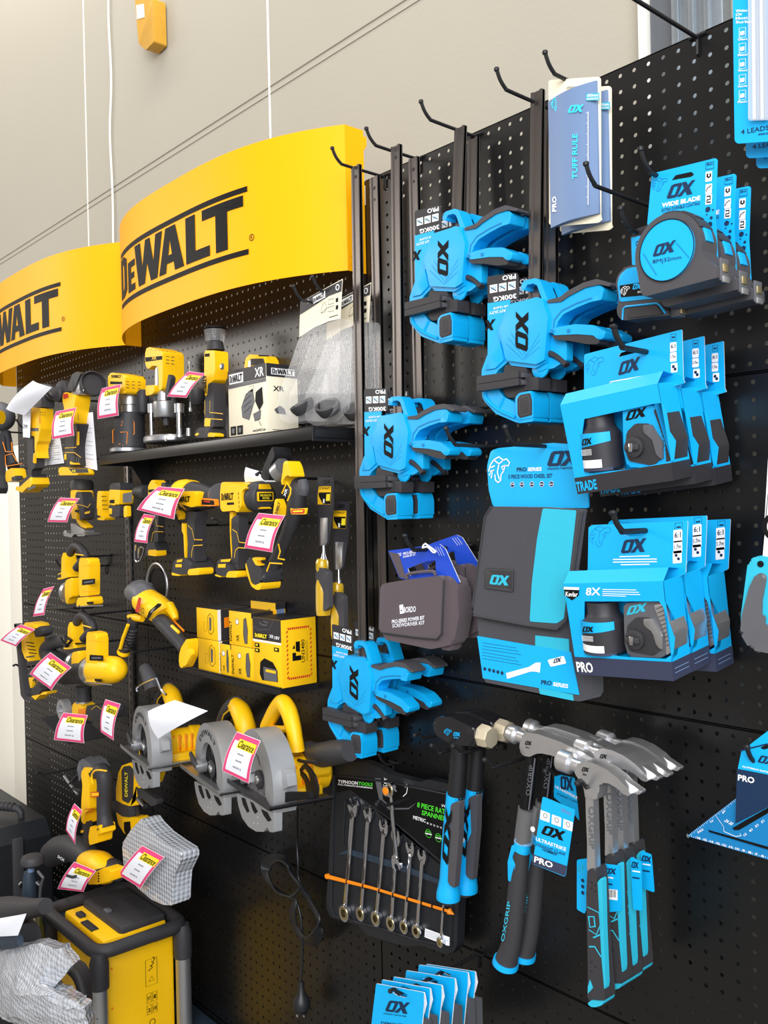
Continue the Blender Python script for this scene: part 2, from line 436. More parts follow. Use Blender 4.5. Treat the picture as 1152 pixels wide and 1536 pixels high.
# cable down the wall
p = Part()
view(); pts = [(163, -30), (163, 30), (167, 120), (165, 200), (169, 290), (170, 370), (172, 470)]
p.tube([at(x, y, WY-.008) for x, y in pts], .0042, 'paint_white', smooth=5)
onething(p, 'cable', 'white cable running down the cream wall behind the yellow signs', 'cable', at(170, 370, WY))
# wall sensor / buzzer
p = Part(); view(160, 0, 4)
view(0, 0, 2)
pl = FY(WY-.05)
p.prism(pl, [(404, -6), (458, -6), (462, 125), (437, 150), (416, 132)], .045, 'wood_yellow', r=.006, b=.008, seg=3)
t = thing('wall_sensor', 'yellowed plastic sensor box high on the cream wall', 'sensor', at(435, 60, WY))
p.done('housing', t)
p = Part(); p.prism(pl, [(410, 16), (432, 12), (434, 52), (412, 58)], .001, 'paper', h=.0015); p.done('sticker', t)

# ================================================================== perforated boards in three bays
PITCH = .0254
def perforated(x0, x1, ztop, offx, gaps):
    """one steel panel, 20 rows of round holes, a folded lip along its upper and lower edge"""
    p = Part(); vs = []; fs = []; n = 8; R = .0035; th = .0012; h = PITCH/2
    col = math.ceil((x0+.008)/PITCH-offx); cx = []
    while (col+offx)*PITCH < x1-.008:
        cx.append((col+offx)*PITCH); col += 1
    ring = [(R*math.cos(2*math.pi*(j+.5)/n), R*math.sin(2*math.pi*(j+.5)/n)) for j in range(n)]
    for i, x in enumerate(cx):
        L = x0 if i == 0 else x-h; Rr = x1 if i == len(cx)-1 else x+h
        hole = not any(a < x < b for a, b in gaps)
        for r in range(20):
            z = ztop-h-r*PITCH; o = len(vs)
            sq = []
            for dx, dz in ring:
                k = 1/max(abs(dx), abs(dz)); ex, ez = dx*k, dz*k
                sq.append((x+(Rr-x)*ex if ex > 0 else x+(x-L)*ex, z+h*ez))
            if not hole:
                vs += [(L, 0, z-h), (Rr, 0, z-h), (Rr, 0, z+h), (L, 0, z+h)]; fs.append((o, o+1, o+2, o+3)); continue
            vs += [(a, 0, b) for a, b in sq]+[(x+a, 0, z+b) for a, b in ring]+[(x+a, th, z+b) for a, b in ring]
            vs += [(L, 0, z-h), (Rr, 0, z-h), (Rr, 0, z+h), (L, 0, z+h)]
            for j in range(n):
                k = (j+1) % n; fs.append((o+j, o+k, o+n+k, o+n+j)); fs.append((o+n+j, o+n+k, o+2*n+k, o+2*n+j))
            c = o+3*n   # corners
            fs += [(o+0, c+2, o+1), (o+2, c+3, o+3), (o+4, c+0, o+5), (o+6, c+1, o+7)]
    bm = bmesh.new(); p.add(vs, fs, 'board_black', False)
    zb = ztop-20*PITCH
    p.box(((x0+x1)/2, .007, ztop-.0012), (x1-x0, .014, .0016), 'board_black')
    p.box(((x0+x1)/2, .007, zb+.0012), (x1-x0, .014, .0016), 'board_black')
    return p
ZT = .0127
def bay(x0, x1, label, gapw=.075, offs=(0,)*5, nrow=5):
    t = thing('pegboard_bay', label, 'pegboard', ((x0+x1)/2, .04, Z0))
    for k in range(nrow):
        zt = ZT-k*20*PITCH-.0006*k
        p = perforated(x0+.0008, x1-.0008, zt-.0004, offs[k], [])
        p.done('panel', t)
    for x in (x0+.03, x1-.03):
        p = Part(); p.box((x, .045, (ZT+Z0)/2-.02), (.058, .05, ZT-Z0-.04), 'black', b=.002); p.done('upright', t)
    p = Part(); p.box(((x0+x1)/2, .03, Z0+.06), (x1-x0, .06, .12), 'black'); p.done('kick_plate', t)
    return t
bay(-2.66, -1.63, 'black pegboard bay at the far left beside the pale cladding', offs=(.2, .2, .2, .5, .5))
bay(-1.628, -.602, 'black pegboard bay behind the larger of the two yellow signs', offs=(.51, .51, .51, .3, .3))
bay(-.60, .43, 'black pegboard bay behind the blue clamps and hammers', offs=(0, .15, .55, .55, .55))

# ================================================================== curved yellow signs
def arc_pts(xa, xb, n=48):
    out = []
    for i in range(n+1):
        u = -math.cos(math.pi*i/n); out.append(((xa+xb)/2+(xb-xa)/2*u, -.05-.122*(1-abs(u)**3)))
    return out
ZH0, ZH1 = -.183, .118
def header(xa, xb, label):
    t = thing('header_sign', label, 'sign', ((xa+xb)/2, 0, ZH0))
    A = arc_pts(xa, xb); p = Part(); n = len(A); th = .0015
    vs = [(x, y, ZH0) for x, y in A]+[(x, y, ZH1) for x, y in A]
    vs += [(x, y+th, ZH0) for x, y in A]+[(x, y+th, ZH1) for x, y in A]
    fs = [(i, i+1, n+i+1, n+i) for i in range(n-1)]+[(2*n+i, 3*n+i, 3*n+i+1, 2*n+i+1) for i in range(n-1)]
    fs += [(n+i, n+i+1, 3*n+i+1, 3*n+i) for i in range(n-1)]+[(i, 2*n+i, 2*n+i+1, i+1) for i in range(n-1)]
    p.add(vs, fs, 'header_yellow'); p.done('fascia', t)
    for x, s in ((xb, 1), (xa, -1)):
        q = Part(); q.box((x-s*.0008, -.0255, (ZH0+ZH1)/2), (.0015, .05, ZH1-ZH0), 'header_yellow')
        q.prism(FX(x), [(-.001, ZH1-.012), (.008, ZH1-.012), (.008, ZH1-.035), (.003, ZH1-.03), (.003, ZH1-.04), (-.001, ZH1-.04)], .0015, 'header_yellow', raw=True)
        q.strip(FX(x) if s > 0 else FX(x), [(-.045, ZH0+.012), (-.012, ZH0+.012), (-.012, ZH0+.03), (-.045, ZH0+.03)], .001, 'orange', raw=True, closed=True)
        q.done('end_plate', t)
    # lettering bent along the curve
    L = [0]
    for i in range(1, n): L.append(L[-1]+math.dist(A[i], A[i-1]))
    def bend(s, z, h=.0013):
        s = max(0, min(L[-1]-1e-6, s)); i = max(k for k in range(n-1) if L[k] <= s); f = (s-L[i])/(L[i+1]-L[i])
        x = A[i][0]*(1-f)+A[i+1][0]*f; y = A[i][1]*(1-f)+A[i+1][1]*f
        d = Vector((A[i+1][0]-A[i][0], A[i+1][1]-A[i][1])).normalized(); return (x+d.y*h, y-d.x*h, z)
    s0, s1 = L[-1]*HS0, L[-1]*HS1; za, zb = ZH0+.088, ZH0+.196
    p = Part()
    def bent(polys, m='print_black'):
        for lo in polys:
            fl = []; loops = []
            for l in lo:
                q = []
                for a, b in zip(l, l[1:]+l[:1]):
                    k = max(1, int(abs(a[0]-b[0])/.01))
                    q += [(a[0]+(b[0]-a[0])*j/k, a[1]+(b[1]-a[1])*j/k) for j in range(k)]
                loops.append(q); fl += q
            tr = tessellate_polygon([[Vector((a, b, 0)) for a, b in l] for l in loops])
            T = [(fl[i], fl[j], fl[k]) for i, j, k in tr]
            for _ in range(5):                                  # split long triangles so they follow the curve
                N_ = []
                for A_, B_, D_ in T:
                    e = sorted([(abs(A_[0]-B_[0]), 0), (abs(B_[0]-D_[0]), 1), (abs(D_[0]-A_[0]), 2)])[-1]
                    if e[0] < .025: N_.append((A_, B_, D_)); continue
                    if e[1] == 1: A_, B_, D_ = B_, D_, A_
                    elif e[1] == 2: A_, B_, D_ = D_, A_, B_
                    m_ = ((A_[0]+B_[0])/2, (A_[1]+B_[1])/2); N_ += [(A_, m_, D_), (m_, B_, D_)]
                T = N_
            p.add([bend(s0+(s1-s0)*a, za+(zb-za)*b) for t_ in T for a, b in t_], [(3*i, 3*i+1, 3*i+2) for i in range(len(T))], m, False)
    bent(DW)
    for z0, z1 in ((-.21, -.1), (1.05, 1.16)):
        vs = []; N = 40
        for j in range(N+1):
            a = 0+1.02*j/N; vs += [bend(s0+(s1-s0)*a, za+(zb-za)*z0), bend(s0+(s1-s0)*a, za+(zb-za)*z1)]
        p.add(vs, [(2*j, 2*j+2, 2*j+3, 2*j+1) for j in range(N)], 'print_black')
    # registered mark
    c = (s0+(s1-s0)*1.035, za+.012)
    for r in (.0075,):
        vs = []
        for j in range(25):
            a = 2*math.pi*j/24; vs += [bend(c[0]+r*math.cos(a), c[1]+r*math.sin(a)), bend(c[0]+(r-.0016)*math.cos(a), c[1]+(r-.0016)*math.sin(a))]
        p.add(vs, [(2*j, 2*j+2, 2*j+3, 2*j+1) for j in range(24)], 'print_black')
    V, F = glyphs('R', .0)
    p.add([bend(c[0]-.003+.006*x, c[1]-.004+.008*y) for x, y in V], F, 'print_black', False)
    p.done('lettering', t)
    return t
HS0, HS1 = .16, .765
header(-1.630, -.602, 'larger curved yellow sign above the long shelf, black lettering')
header(-2.662, -1.634, 'yellow curved sign cut off by the left edge, beside the larger one')
# ================================================================== hooks
def peg(px, py, z_l, label, yb=0, tip=.022, wide=.0254, g=None, base=None, r=.0031):
    """wire hook: back plate hooked in the holes, arm of length z_l, turned-up tip with a round end; px, py = its root on the board"""
    b = at(px, py, 0) if base is None else Vector(base)
    t = thing('peg_hook', label, 'hook', b, g)
    p = Part(); L = z_l
    pts = [b+Vector((0, .002, 0)), b+Vector((0, -.02, 0)), b+Vector((0, -L+.02, 0)), b+Vector((0, -L+.008, .002)), b+Vector((0, -L-.004, .012)), b+Vector((0, -L-.012, tip+.004))]
    p.tube(pts, r, 'black', smooth=4, n=8)
    e = pts[-1]; p.lathe(e-Vector((0, 0, .004)), (0, 0, 1), [(0, .0005), (.0015, r*1.2), (.004, r*1.45), (.0065, r*1.2), (.008, .0005)], 'black', n=10)
    p.done('arm', t)
    q = Part(); w = wide/2
    q.tube([b+Vector((-w, .006, .004)), b+Vector((-w, -.004, .003)), b+Vector((w, -.004, .003)), b+Vector((w, .006, .004))], .0022, 'black', n=8)
    q.tube([b+Vector((0, -.004, .003)), b+Vector((0, -.004, -.024)), b+Vector((0, .003, -.026))], .0024, 'black', n=8)
    q.done('back_wire', t)
    return t

# ================================================================== bar clamps
def clamp(label, g):
    Yb = -.085; F = FY(Yb-.018); view(690, 380, 4)
    hoop = at(370, 190, Yb)
    t = thing('bar_clamp', label, 'clamp', hoop, g)
    # fixed arm with jaw
    p = Part()
    arm = [(238, 440), (205, 520), (163, 612), (130, 700), (128, 790), (133, 862), (150, 892), (215, 962), (345, 1018), (430, 1004), (345, 990), (332, 900), (300, 880), (262, 862), (240, 830), (215, 800), (205, 740), (228, 702), (300, 640), (290, 520)]
    p.prism(F.moved(-.006), arm, .020, 'cyan', r=.003, b=.002)
    p.prism(F.moved(-.003), [(148, 700), (172, 622), (236, 520), (262, 640), (210, 690)], .004, 'cyan', r=.002, b=.0012)
    p.tube([at(x, y, Yb-.0125) for x, y in ((150, 800), (158, 872), (232, 940), (330, 985))], .003, 'cyan', smooth=3, n=8)
    p.tube([at(x, y, Yb-.0125) for x, y in ((262, 868), (240, 910), (226, 940))], .0022, 'cyan', smooth=2, n=8)
    p.done('frame', t)
    p = Part(); p.prism(F.moved(.002), [(330, 865), (355, 838), (425, 824), (440, 880), (440, 985), (350, 1000), (335, 975)], .040, 'cyan', r=.002, b=.003, both=True)
    p.prism(F.moved(.0005), [(330, 950), (440, 975), (440, 1008), (350, 1020)], .037, 'cyan', r=.002, b=.002)
    jw = p.done('jaw', t)
    p = Part(); p.prism(F.moved(.003), [(344, 875), (358, 850), (420, 838), (430, 885), (430, 970), (358, 988), (345, 965)], .004, 'dark_rubber', r=.002, b=.001)
    p.strip(F.moved(.003), [(360, 880), (368, 862), (410, 853), (418, 890), (418, 958), (368, 972), (360, 955)], .0008, 'grey_plastic', closed=True); p.done('jaw_cap', jw)
    # body
    p = Part()
    hexa = [(300, 302), (470, 266), (492, 275), (528, 385), (505, 640), (455, 666), (275, 642), (236, 460)]
    p.prism(F.moved(-.004), [(285, 310), (462, 262), (512, 280), (542, 392), (516, 655), (450, 690), (300, 672), (222, 470)], .030, 'cyan', r=.002, b=.003, both=True)
    p.prism(F.moved(.002), hexa, .008, 'cyan', r=.002, b=.0022)
    for k in range(3): p.strip(F.moved(.002), [(275+k*16, 540-k*30), (380+k*8, 640-k*14), (480, 560-k*40)], .0007, 'cyan_dark')
    p.prism(F.moved(-.008), [(430, 660), (520, 640), (520, 690), (470, 712)], .022, 'cyan', r=.002, b=.002)
    p.ox(F.moved(.002), (417, 350), (410, 592), (335, 350), 'print_black') if False else p.shape(F.moved(.002), OX, (408, 595), (412, 350), (332, 590), 'print_black')
    # ribbed lower housing seen behind the trigger
    p.prism(F.moved(-.012), [(520, 470), (640, 530), (640, 640), (560, 690), (500, 700)], .016, 'cyan', r=.003, b=.002)
    p.done('body', t)
    # hoop over the bar
    p = Part(); p.prism(F.moved(-.004), [(360, 215), (378, 165), (455, 148), (482, 165), (530, 285), (500, 300), (465, 200), (452, 178), (395, 190), (392, 225)], .026, 'cyan', r=.003, b=.0015); p.done('bar_guide', t)
    # fixed handle: blue web with dark rubber back
    hb = Part()
    hb.prism(F.moved(-.002), [(515, 285), (600, 290), (650, 255), (750, 205), (835, 185), (868, 215), (850, 280), (780, 292), (700, 325), (620, 365), (580, 420), (575, 470), (520, 480)], .028, 'cyan', r=.004, b=.005, seg=3, both=True)
    hb.strip(F.moved(-.0018), [(560, 470), (566, 400), (610, 345), (700, 300), (790, 268)], .0022, 'cyan_dark', h=.0006)
    hb.prism(F.moved(.002), [(842, 205), (862, 215), (850, 278), (790, 290), (800, 262), (838, 245)], .036, 'cyan', r=.002, b=.002, both=True)
    hd = hb.done('handle', t)
    hb = Part(); hb.prism(F.moved(.0005), [(520, 298), (522, 280), (600, 262), (645, 225), (740, 175), (820, 153), (905, 180), (900, 200), (835, 186), (750, 205), (650, 258), (605, 290)], .034, 'grey_rubber', r=.003, b=.004, seg=3, both=True); hb.done('handle_grip', hd)
    # trigger
    p = Part(); p.prism(F.moved(.001), [(545, 455), (600, 440), (690, 425), (800, 430), (870, 470), (862, 510), (830, 520), (800, 492), (700, 485), (560, 492)], .028, 'cyan', r=.003, b=.003, both=True)
    p.disc(F.moved(.001), (553, 467), .003, .002, 'cyan_dark', h=.0012); p.disc(F.moved(.001), (652, 465), .003, .002, 'cyan_dark', h=.0012)
    tg = p.done('trigger', t)
    p = Part(); p.prism(F.moved(-.0005), [(548, 490), (700, 482), (800, 490), (835, 520), (830, 545), (760, 545), (660, 525), (570, 518)], .026, 'dark_rubber', r=.004, b=.004, seg=3, both=True); p.done('trigger_grip', tg)
    # release lever
    p = Part(); p.tube([at(x, y, Yb-.004) for x, y in ((505, 595), (560, 608), (610, 640), (640, 672))], [.006, .0055, .0045, .005], 'dark_rubber', smooth=4, flat=1.4); p.done('release_lever', t)
    # two rubber jaw pads
    for (a, b_, c, d) in (((100, 738), (350, 704), (350, 745), (100, 785)), ((100, 788), (350, 748), (352, 790), (100, 828))):
        p = Part(); p.prism(F.moved(.010), [a, b_, c, d], .040, 'dark_rubber', r=.001, b=.0015, both=True)
        q = c; p.prism(F.moved(.004), [(350, b_[1]), (385, b_[1]+16), (385, b_[1]+40), (350, q[1])], .026, 'grey_rubber', r=.001, b=.001); p.done('jaw_pad', t)
    p = Part(); p.prism(F.moved(-.006), [(275, 668), (370, 660), (400, 690), (400, 860), (290, 866), (262, 840), (262, 700)], .020, 'dark_rubber', r=.002, b=.0015); p.done('pad_carrier', t)
    p = Part(); p.prism(F.moved(-.002), [(385, 742), (470, 742), (470, 820), (385, 820)], .030, 'dark_rubber', r=.001, b=.0015)
    p.disc(F.moved(-.01), (478, 690), .016, .004, 'cyan', b=.0006); p.done('slide_block', t)
    return t, hoop
def clamp_card(t, dx=0):
    view(690, 380, 4); G = FY(-.0905)
    p = Part(); p.prism(G, [(165, 298), (300, 272), (300, 470), (215, 560), (166, 615)], .0012, 'cyan_card', r=.001)
    p.prism(G, [(163, 148), (175, 138), (335, 115), (350, 128), (354, 268), (168, 300)], .0013, 'charcoal_card', r=.002, h=.0001)
    G2 = G.moved(.0002)
    p.text(G2, 'PRO', (336, 122), (254, 135), (338, 152), 'white', bold=.03)
    for k in range(3):
        a = 180+k*55; p.patch(G2, [(a, 192-k*9), (a+45, 184-k*9), (a+45, 232-k*9), (a, 240-k*9)], 'white')
        p.strip(G2, [(a+8, 225-k*9), (a+20, 200-k*9), (a+30, 220-k*9), (a+38, 196-k*9)], .0016, 'cyan_card', h=.0009)
        p.strip(G2, [(a+5, 205-k*9), (a+40, 225-k*9)], .0014, 'print_black', h=.0009)
    p.text(G2, '300KG', (338, 240), (200, 262), (342, 270), 'white', bold=.03)
    p.text(G2, 'HEAVY DUTY', (300, 330), (176, 350), (300, 348), 'white', bold=.02)
    p.text(G2, 'BAR CLAMP', (300, 308), (200, 324), (300, 322), 'white', bold=.02)
    p.shape(G2, OX, (205, 560), (268, 372), (150, 545), 'print_black') if False else p.shape(G2, [OX[1]], (262, 385), (150, 405), (258, 450), 'print_black')
    return p.done('hang_card', t)
def bar_mesh(t, hoop, ztop, top_dy=0, zlow=-.17, dx=.022):
    """steel bar with flanges and a hole near its top; runs down through the head"""
    p = Part(); h = hoop; x = h.x+dx; zb = h.z+zlow; y = -.085
    w = .0115
    def seg(x0, x1, y0, y1):
        vs = [(x0, y0, zb), (x1, y0, zb), (x1, y1, zb), (x0, y1, zb)]+[(a, b+top_dy, ztop) for a, b in ((x0, y0), (x1, y0), (x1, y1), (x0, y1))]
        p.add(vs, [(0, 1, 5, 4), (1, 2, 6, 5), (2, 3, 7, 6), (3, 0, 4, 7), (3, 2, 1, 0), (4, 5, 6, 7)], 'bar_steel', False)
    seg(x-w, x+w, y-.0022, y+.0022); seg(x-w, x-w+.0045, y-.0045, y+.0045); seg(x+w-.0045, x+w, y-.0045, y+.0045)
    p.disc(FY(y-.0024+top_dy), (x, ztop-.045), .0028, .002, 'black', raw=True); p.disc(FY(y-.0024+top_dy*.96), (x, ztop-.022), .0036, .002, 'black', raw=True)
    return p.done('bar', t)
GC = 'bar clamps hanging by their bars'
proto, H0 = clamp('blue bar clamp at the front of the pair, left of the long ruler packs', GC)
clamp_card(proto)
BARS = []
def place(px, py, pyt, Yh, ydiff, lab1, lab2, first=False, dyt=(.025, .015)):
    """one pair hanging one behind the other: (px,py) hoop corner, pyt pixel row of the bar top"""
    view()
    h = at(px, py, Yh); res = []
    for k, lab in enumerate((lab1, lab2)):
        off = h-H0+Vector((0, ydiff*k, 0))
        r = proto if first and k == 0 else dup(proto, label=lab, loc=H0+off)
        r['label'] = lab
        res.append(r)
        ht = H0; top = at(px+14, pyt, Yh+dyt[k]*0)
        zt = top.z+(-.012*k) - off.z
        BARS.append((r, zt, dyt[k]))
    return res
def bar_mesh_on(r, zt, tdy):
    loc = Vector(r.location); o = bar_mesh(None, H0, zt, tdy); o.data.transform(Matrix.Translation(-H0)); o.parent = r
place(782, 427, 128, -.085, .045, 'blue bar clamp in front of its pair, hanging left of the long grey ruler packs', 'blue bar clamp behind the front one, left of the long grey ruler packs', first=True)
place(666, 325, 184, -.085, .043, 'blue bar clamp highest on the wall, front of its pair', 'blue bar clamp second of the highest pair, mostly behind the front one')
place(585.5, 599, 212, -.095, .055, 'blue bar clamp at mid height beside the clear bags, front of its pair', 'blue bar clamp at mid height, rear of the pair above the brown tool roll', dyt=(.01, .0))
place(534, 960, 238, -.095, .058, 'blue bar clamp lowest on the wall above the spanner set, front of its pair', 'blue bar clamp lowest on the wall, rear of the pair above the spanner set', dyt=(.01, .0))
for q in BARS: bar_mesh_on(*q)
view()
for (x, y, l, lab) in ((716, 206, .13, 'peg hook at the top holding the highest pair of clamps'), (836, 168, .14, 'peg hook at the top holding the clamps beside the ruler packs'),
                       (630, 240, .125, 'peg hook holding the long bars second from the left'), (578, 266, .125, 'peg hook holding the leftmost pair of long bars beside the yellow sign')):
    peg(x, y, l, lab)

# ================================================================== ruler packs
def ruler():
    view(820, 0, 3.072); Y = -.10; F = FY(Y)
    t = thing('ruler_pack', 'grey-blue cardboard ruler pack in front on its hook, white edge and turquoise writing', 'ruler', at(130, 700, Y), 'folding ruler packs')
    p = Part(); p.prism(F, [(8, 372), (22, 368), (240, 353), (248, 362), (250, 1000), (256, 1012), (240, 1026), (30, 1045), (10, 1030), (12, 1000)], .0016, 'cream_board', r=.003, holes=[[(85, 408), (100, 398), (170, 398), (182, 414), (150, 424), (90, 420)]])
    p.done('backing_card', t)
    p = Part()
    a, b = F.px(*rp_((13, 440))); c, d = F.px(*rp_((248, 985))); N = 10; zt = F.px(*rp_((130, 420)))[1]; zb = d
    vs = []
    for i in range(N+1):
        f = i/N; x = a+(c-a)*f; hh = .004+.008*math.sin(math.pi*f)
        vs += [F.P(x, zb+.003*math.sin(math.pi*f)*0, hh), F.P(x, zt, hh)]
    p.add(vs, [(2*i, 2*i+2, 2*i+3, 2*i+1) for i in range(N)], 'slate')
    o = len(vs)
    p.add(vs+[F.P(a, zb, 0), F.P(a, zt, 0), F.P(c, zb, 0), F.P(c, zt, 0)], [tuple([o+0]+list(range(0, 2*N+2, 2))[::-1]+[o+2])[1:] + (o+0, o+2) if False else tuple(list(range(0, 2*N+2, 2))[::-1]+[o+0, o+2]),
          tuple(list(range(1, 2*N+2, 2))+[o+3, o+1]), (o+0, 0, 1, o+1), (o+2, o+3, 2*N+1, 2*N)], 'slate')
    p.patch(F, [(70, 978), (200, 968), (200, 985), (66, 990)], 'print_black', h=.0025)
    G = F.moved(.0125); D = F.moved(.0085)
    bull(p, D, (22, 512), (70, 508), (22, 452), 'sky', w=.0016)
    p.ox(G, (95, 522), (165, 515), (103, 487), 'sky'); p.text(G, 'TUFF RULE', (143, 825), (143, 615), (118, 826), 'sky', bold=.03)
    p.text(D, 'PRO', (46, 975), (46, 905), (26, 976), 'white', bold=.03)
    for X, Dn in ((74, 1), (192, -1)):
        p.strip(G.moved(-.001) if X == 192 else D.moved(.001), [(X, 515), (X, 945)], .0012, 'white')
        for k in range(44): p.strip(G.moved(-.001) if X == 192 else D.moved(.001), [(X, 520+k*9.7), (X+Dn*(9 if k % 5 == 0 else 5), 520+k*9.7)], .0007, 'white')
    p.patch(D, [(182, 432), (243, 428), (243, 462), (182, 465)], 'teal', h=.0004)
    p.text(D, '600mm', (188, 448), (240, 445), (188, 434), 'white', h=.0009); p.text(D, 'FOLDING RULE', (186, 462), (240, 459), (186, 452), 'white', h=.0009)
    p.done('sleeve', t)
    return t
r1 = ruler(); dup(r1, (.0, .027, -.006), 'grey-blue cardboard ruler pack behind the front one, only its right edge showing')
view(); peg(905, 146, .135, 'peg hook through the slot of the two long ruler packs')
# bare long hook crossing in front of the ruler packs, and one above the board
peg(1000, 318, .19, 'bare peg hook sticking out left of the tape measures')
peg(1048, 58, .20, 'bare peg hook in the top row under the steel column', tip=.03)

# ================================================================== tape measures on cards
def tape():
    view(912, 220, 4.8); Y = -.165; F = FY(Y)
    t = thing('tape_measure', 'round blue and black tape measure on a blue card, front of the row', 'tape measure', at(430, 740, Y), 'carded tape measures')
    p = Part(); p.prism(F, [(315, 205), (330, 190), (775, 82), (788, 95), (775, 500), (795, 875), (640, 900), (282, 560)], .001, 'cyan_card', r=.002, holes=[[(455, 245), (485, 205), (600, 180), (622, 200), (600, 218), (500, 235)]])
    G = F.moved(.0002)
    p.ox(G, (418, 378), (608, 340), (440, 278), 'print_navy'); p.text(G, 'WIDE BLADE', (388, 440), (665, 385), (390, 408), 'white', bold=.04)
    p.text(G, 'EXTRA DURABLE COATING', (388, 472), (662, 418), (388, 448), 'print_navy', bold=.01)
    bull(p, G, (310, 330), (430, 310), (315, 235), 'cyan_dark', w=.0006)
    p.strip(G, [(705, 118), (762, 108), (762, 155), (705, 165)], .0007, 'print_navy', closed=True); p.text(G, '8m', (712, 138), (755, 130), (712, 122), 'print_navy')
    for k, (y) in enumerate((175, 265, 340)):
        p.patch(G, [(705, y+8), (752, y), (748, y+72), (702, y+80)], 'white', r=.001)
        if k == 0: p.strip(G, [(720, y+20), (716, y+40), (728, y+48), (740, y+38), (738, y+18)], .0022, 'print_black', h=.0008)
        if k == 1: p.strip(G, [(708, y+60), (718, y+35), (745, y+15)], .0012, 'print_black', h=.0008)
        if k == 2: p.strip(G, [(712, y+20), (738, y+16), (738, y+40), (714, y+44), (714, y+62), (742, y+58)], .0018, 'print_black', h=.0008)
    for x, y, r in ((720, 452, .0035), (745, 512, .002), (735, 560, .0035), (757, 455, .0012), (712, 490, .001)): p.disc(G, (x, y), r, .0002, 'print_navy', h=.0006, n=8)
    p.done('card', t)
    # case: round body with foot, seen from the front and its right rim
    B = F.moved(.038)
    cx, cy = B.px(*rp_((428, 748))); R0 = .045
    def circ(R, a0, a1, n=24, dx=0, dy=0): return [(cx+dx+R*math.cos(math.radians(a0+(a1-a0)*j/n)), cy+dy+R*math.sin(math.radians(a0+(a1-a0)*j/n))) for j in range(n+1)]
    R1 = .0475
    prof = circ(R1, 200, -12, 30)+[(cx+.052, cy-.022), (cx+.066, cy-.033), (cx+.066, cy-.048), (cx-.034, cy-.052), (cx-.040, cy-.046)]
    p = Part(); p.prism(B, prof, .037, 'grey_rubber', r=.0015, raw=True, b=.006, seg=3, both=True)
    p.prism(B.moved(-.002), circ(R1+.0022, 100, 25, 12)+circ(R1-.004, 25, 100, 12), .030, 'dark_rubber', raw=True, b=.001)
    for k in range(6):
        a = math.radians(48+k*4); c = B.P(cx+(R1+.0025)*math.cos(a), cy+(R1+.0025)*math.sin(a), -.018)
        p.box(c, (.004, .022, .002), 'dark_rubber', rot=Matrix.Rotation(math.pi/2-a, 3, 'Y'), b=.0005)
    a = math.radians(14); c = B.P(cx+R1*math.cos(a), cy+R1*math.sin(a), -.018); p.box(c, (.003, .018, .018), 'cyan', rot=Matrix.Rotation(-a, 3, 'Y'), b=.001)
    cs = p.done('case', t)
    p = Part(); p.disc(B, (cx, cy), .0385, .002, 'cyan_card', h=.0022, raw=True, b=.001, n=44)
    Q = B.moved(.0026)
    p.strip(Q, circ(.0385, 0, 350, 40), .0012, 'print_black', raw=True, closed=True)
    p.ox(Q, (320, 795), (475, 755), (335, 712), 'print_navy'); p.text(Q, '8M', (322, 842), (384, 832), (322, 815), 'print_navy', bold=0); p.text(Q, '32mm', (402, 829), (528, 808), (402, 802), 'print_navy', bold=0); p.strip(Q, [(393, 845), (393, 805)], .0008, 'print_navy')
    p.strip(Q, [(255, 770), (350, 925)], .001, 'cyan_dark'); p.strip(Q, [(490, 690), (585, 800)], .0008, 'cyan_dark')
    p.done('face_badge', cs)
    p = Part(); c = B.P(cx+.066, cy-.036, -.018); p.box(c, (.003, .020, .028), 'grey_plastic', b=.001); p.box(c+Vector((.002, 0, .002)), (.002, .013, .010), 'brass', b=.0006)
    p.box(c+Vector((.002, 0, -.012)), (.003, .016, .008), 'alu', b=.0006); p.done('end_hook', t)
    return t
tp = tape()
dup(tp, (-.004, .055, -.006), 'round tape measure on a blue card, middle of the row')
dup(tp, (-.006, .098, -.012), 'round tape measure on a blue card, rearmost and furthest right')
view(); peg(1058, 318, .19, 'peg hook through the blue tape measure cards', base=at(963+55, 262, -.15)*1 if False else (at(985, 263, -.165).x, 0, at(985, 263, -.165).z))
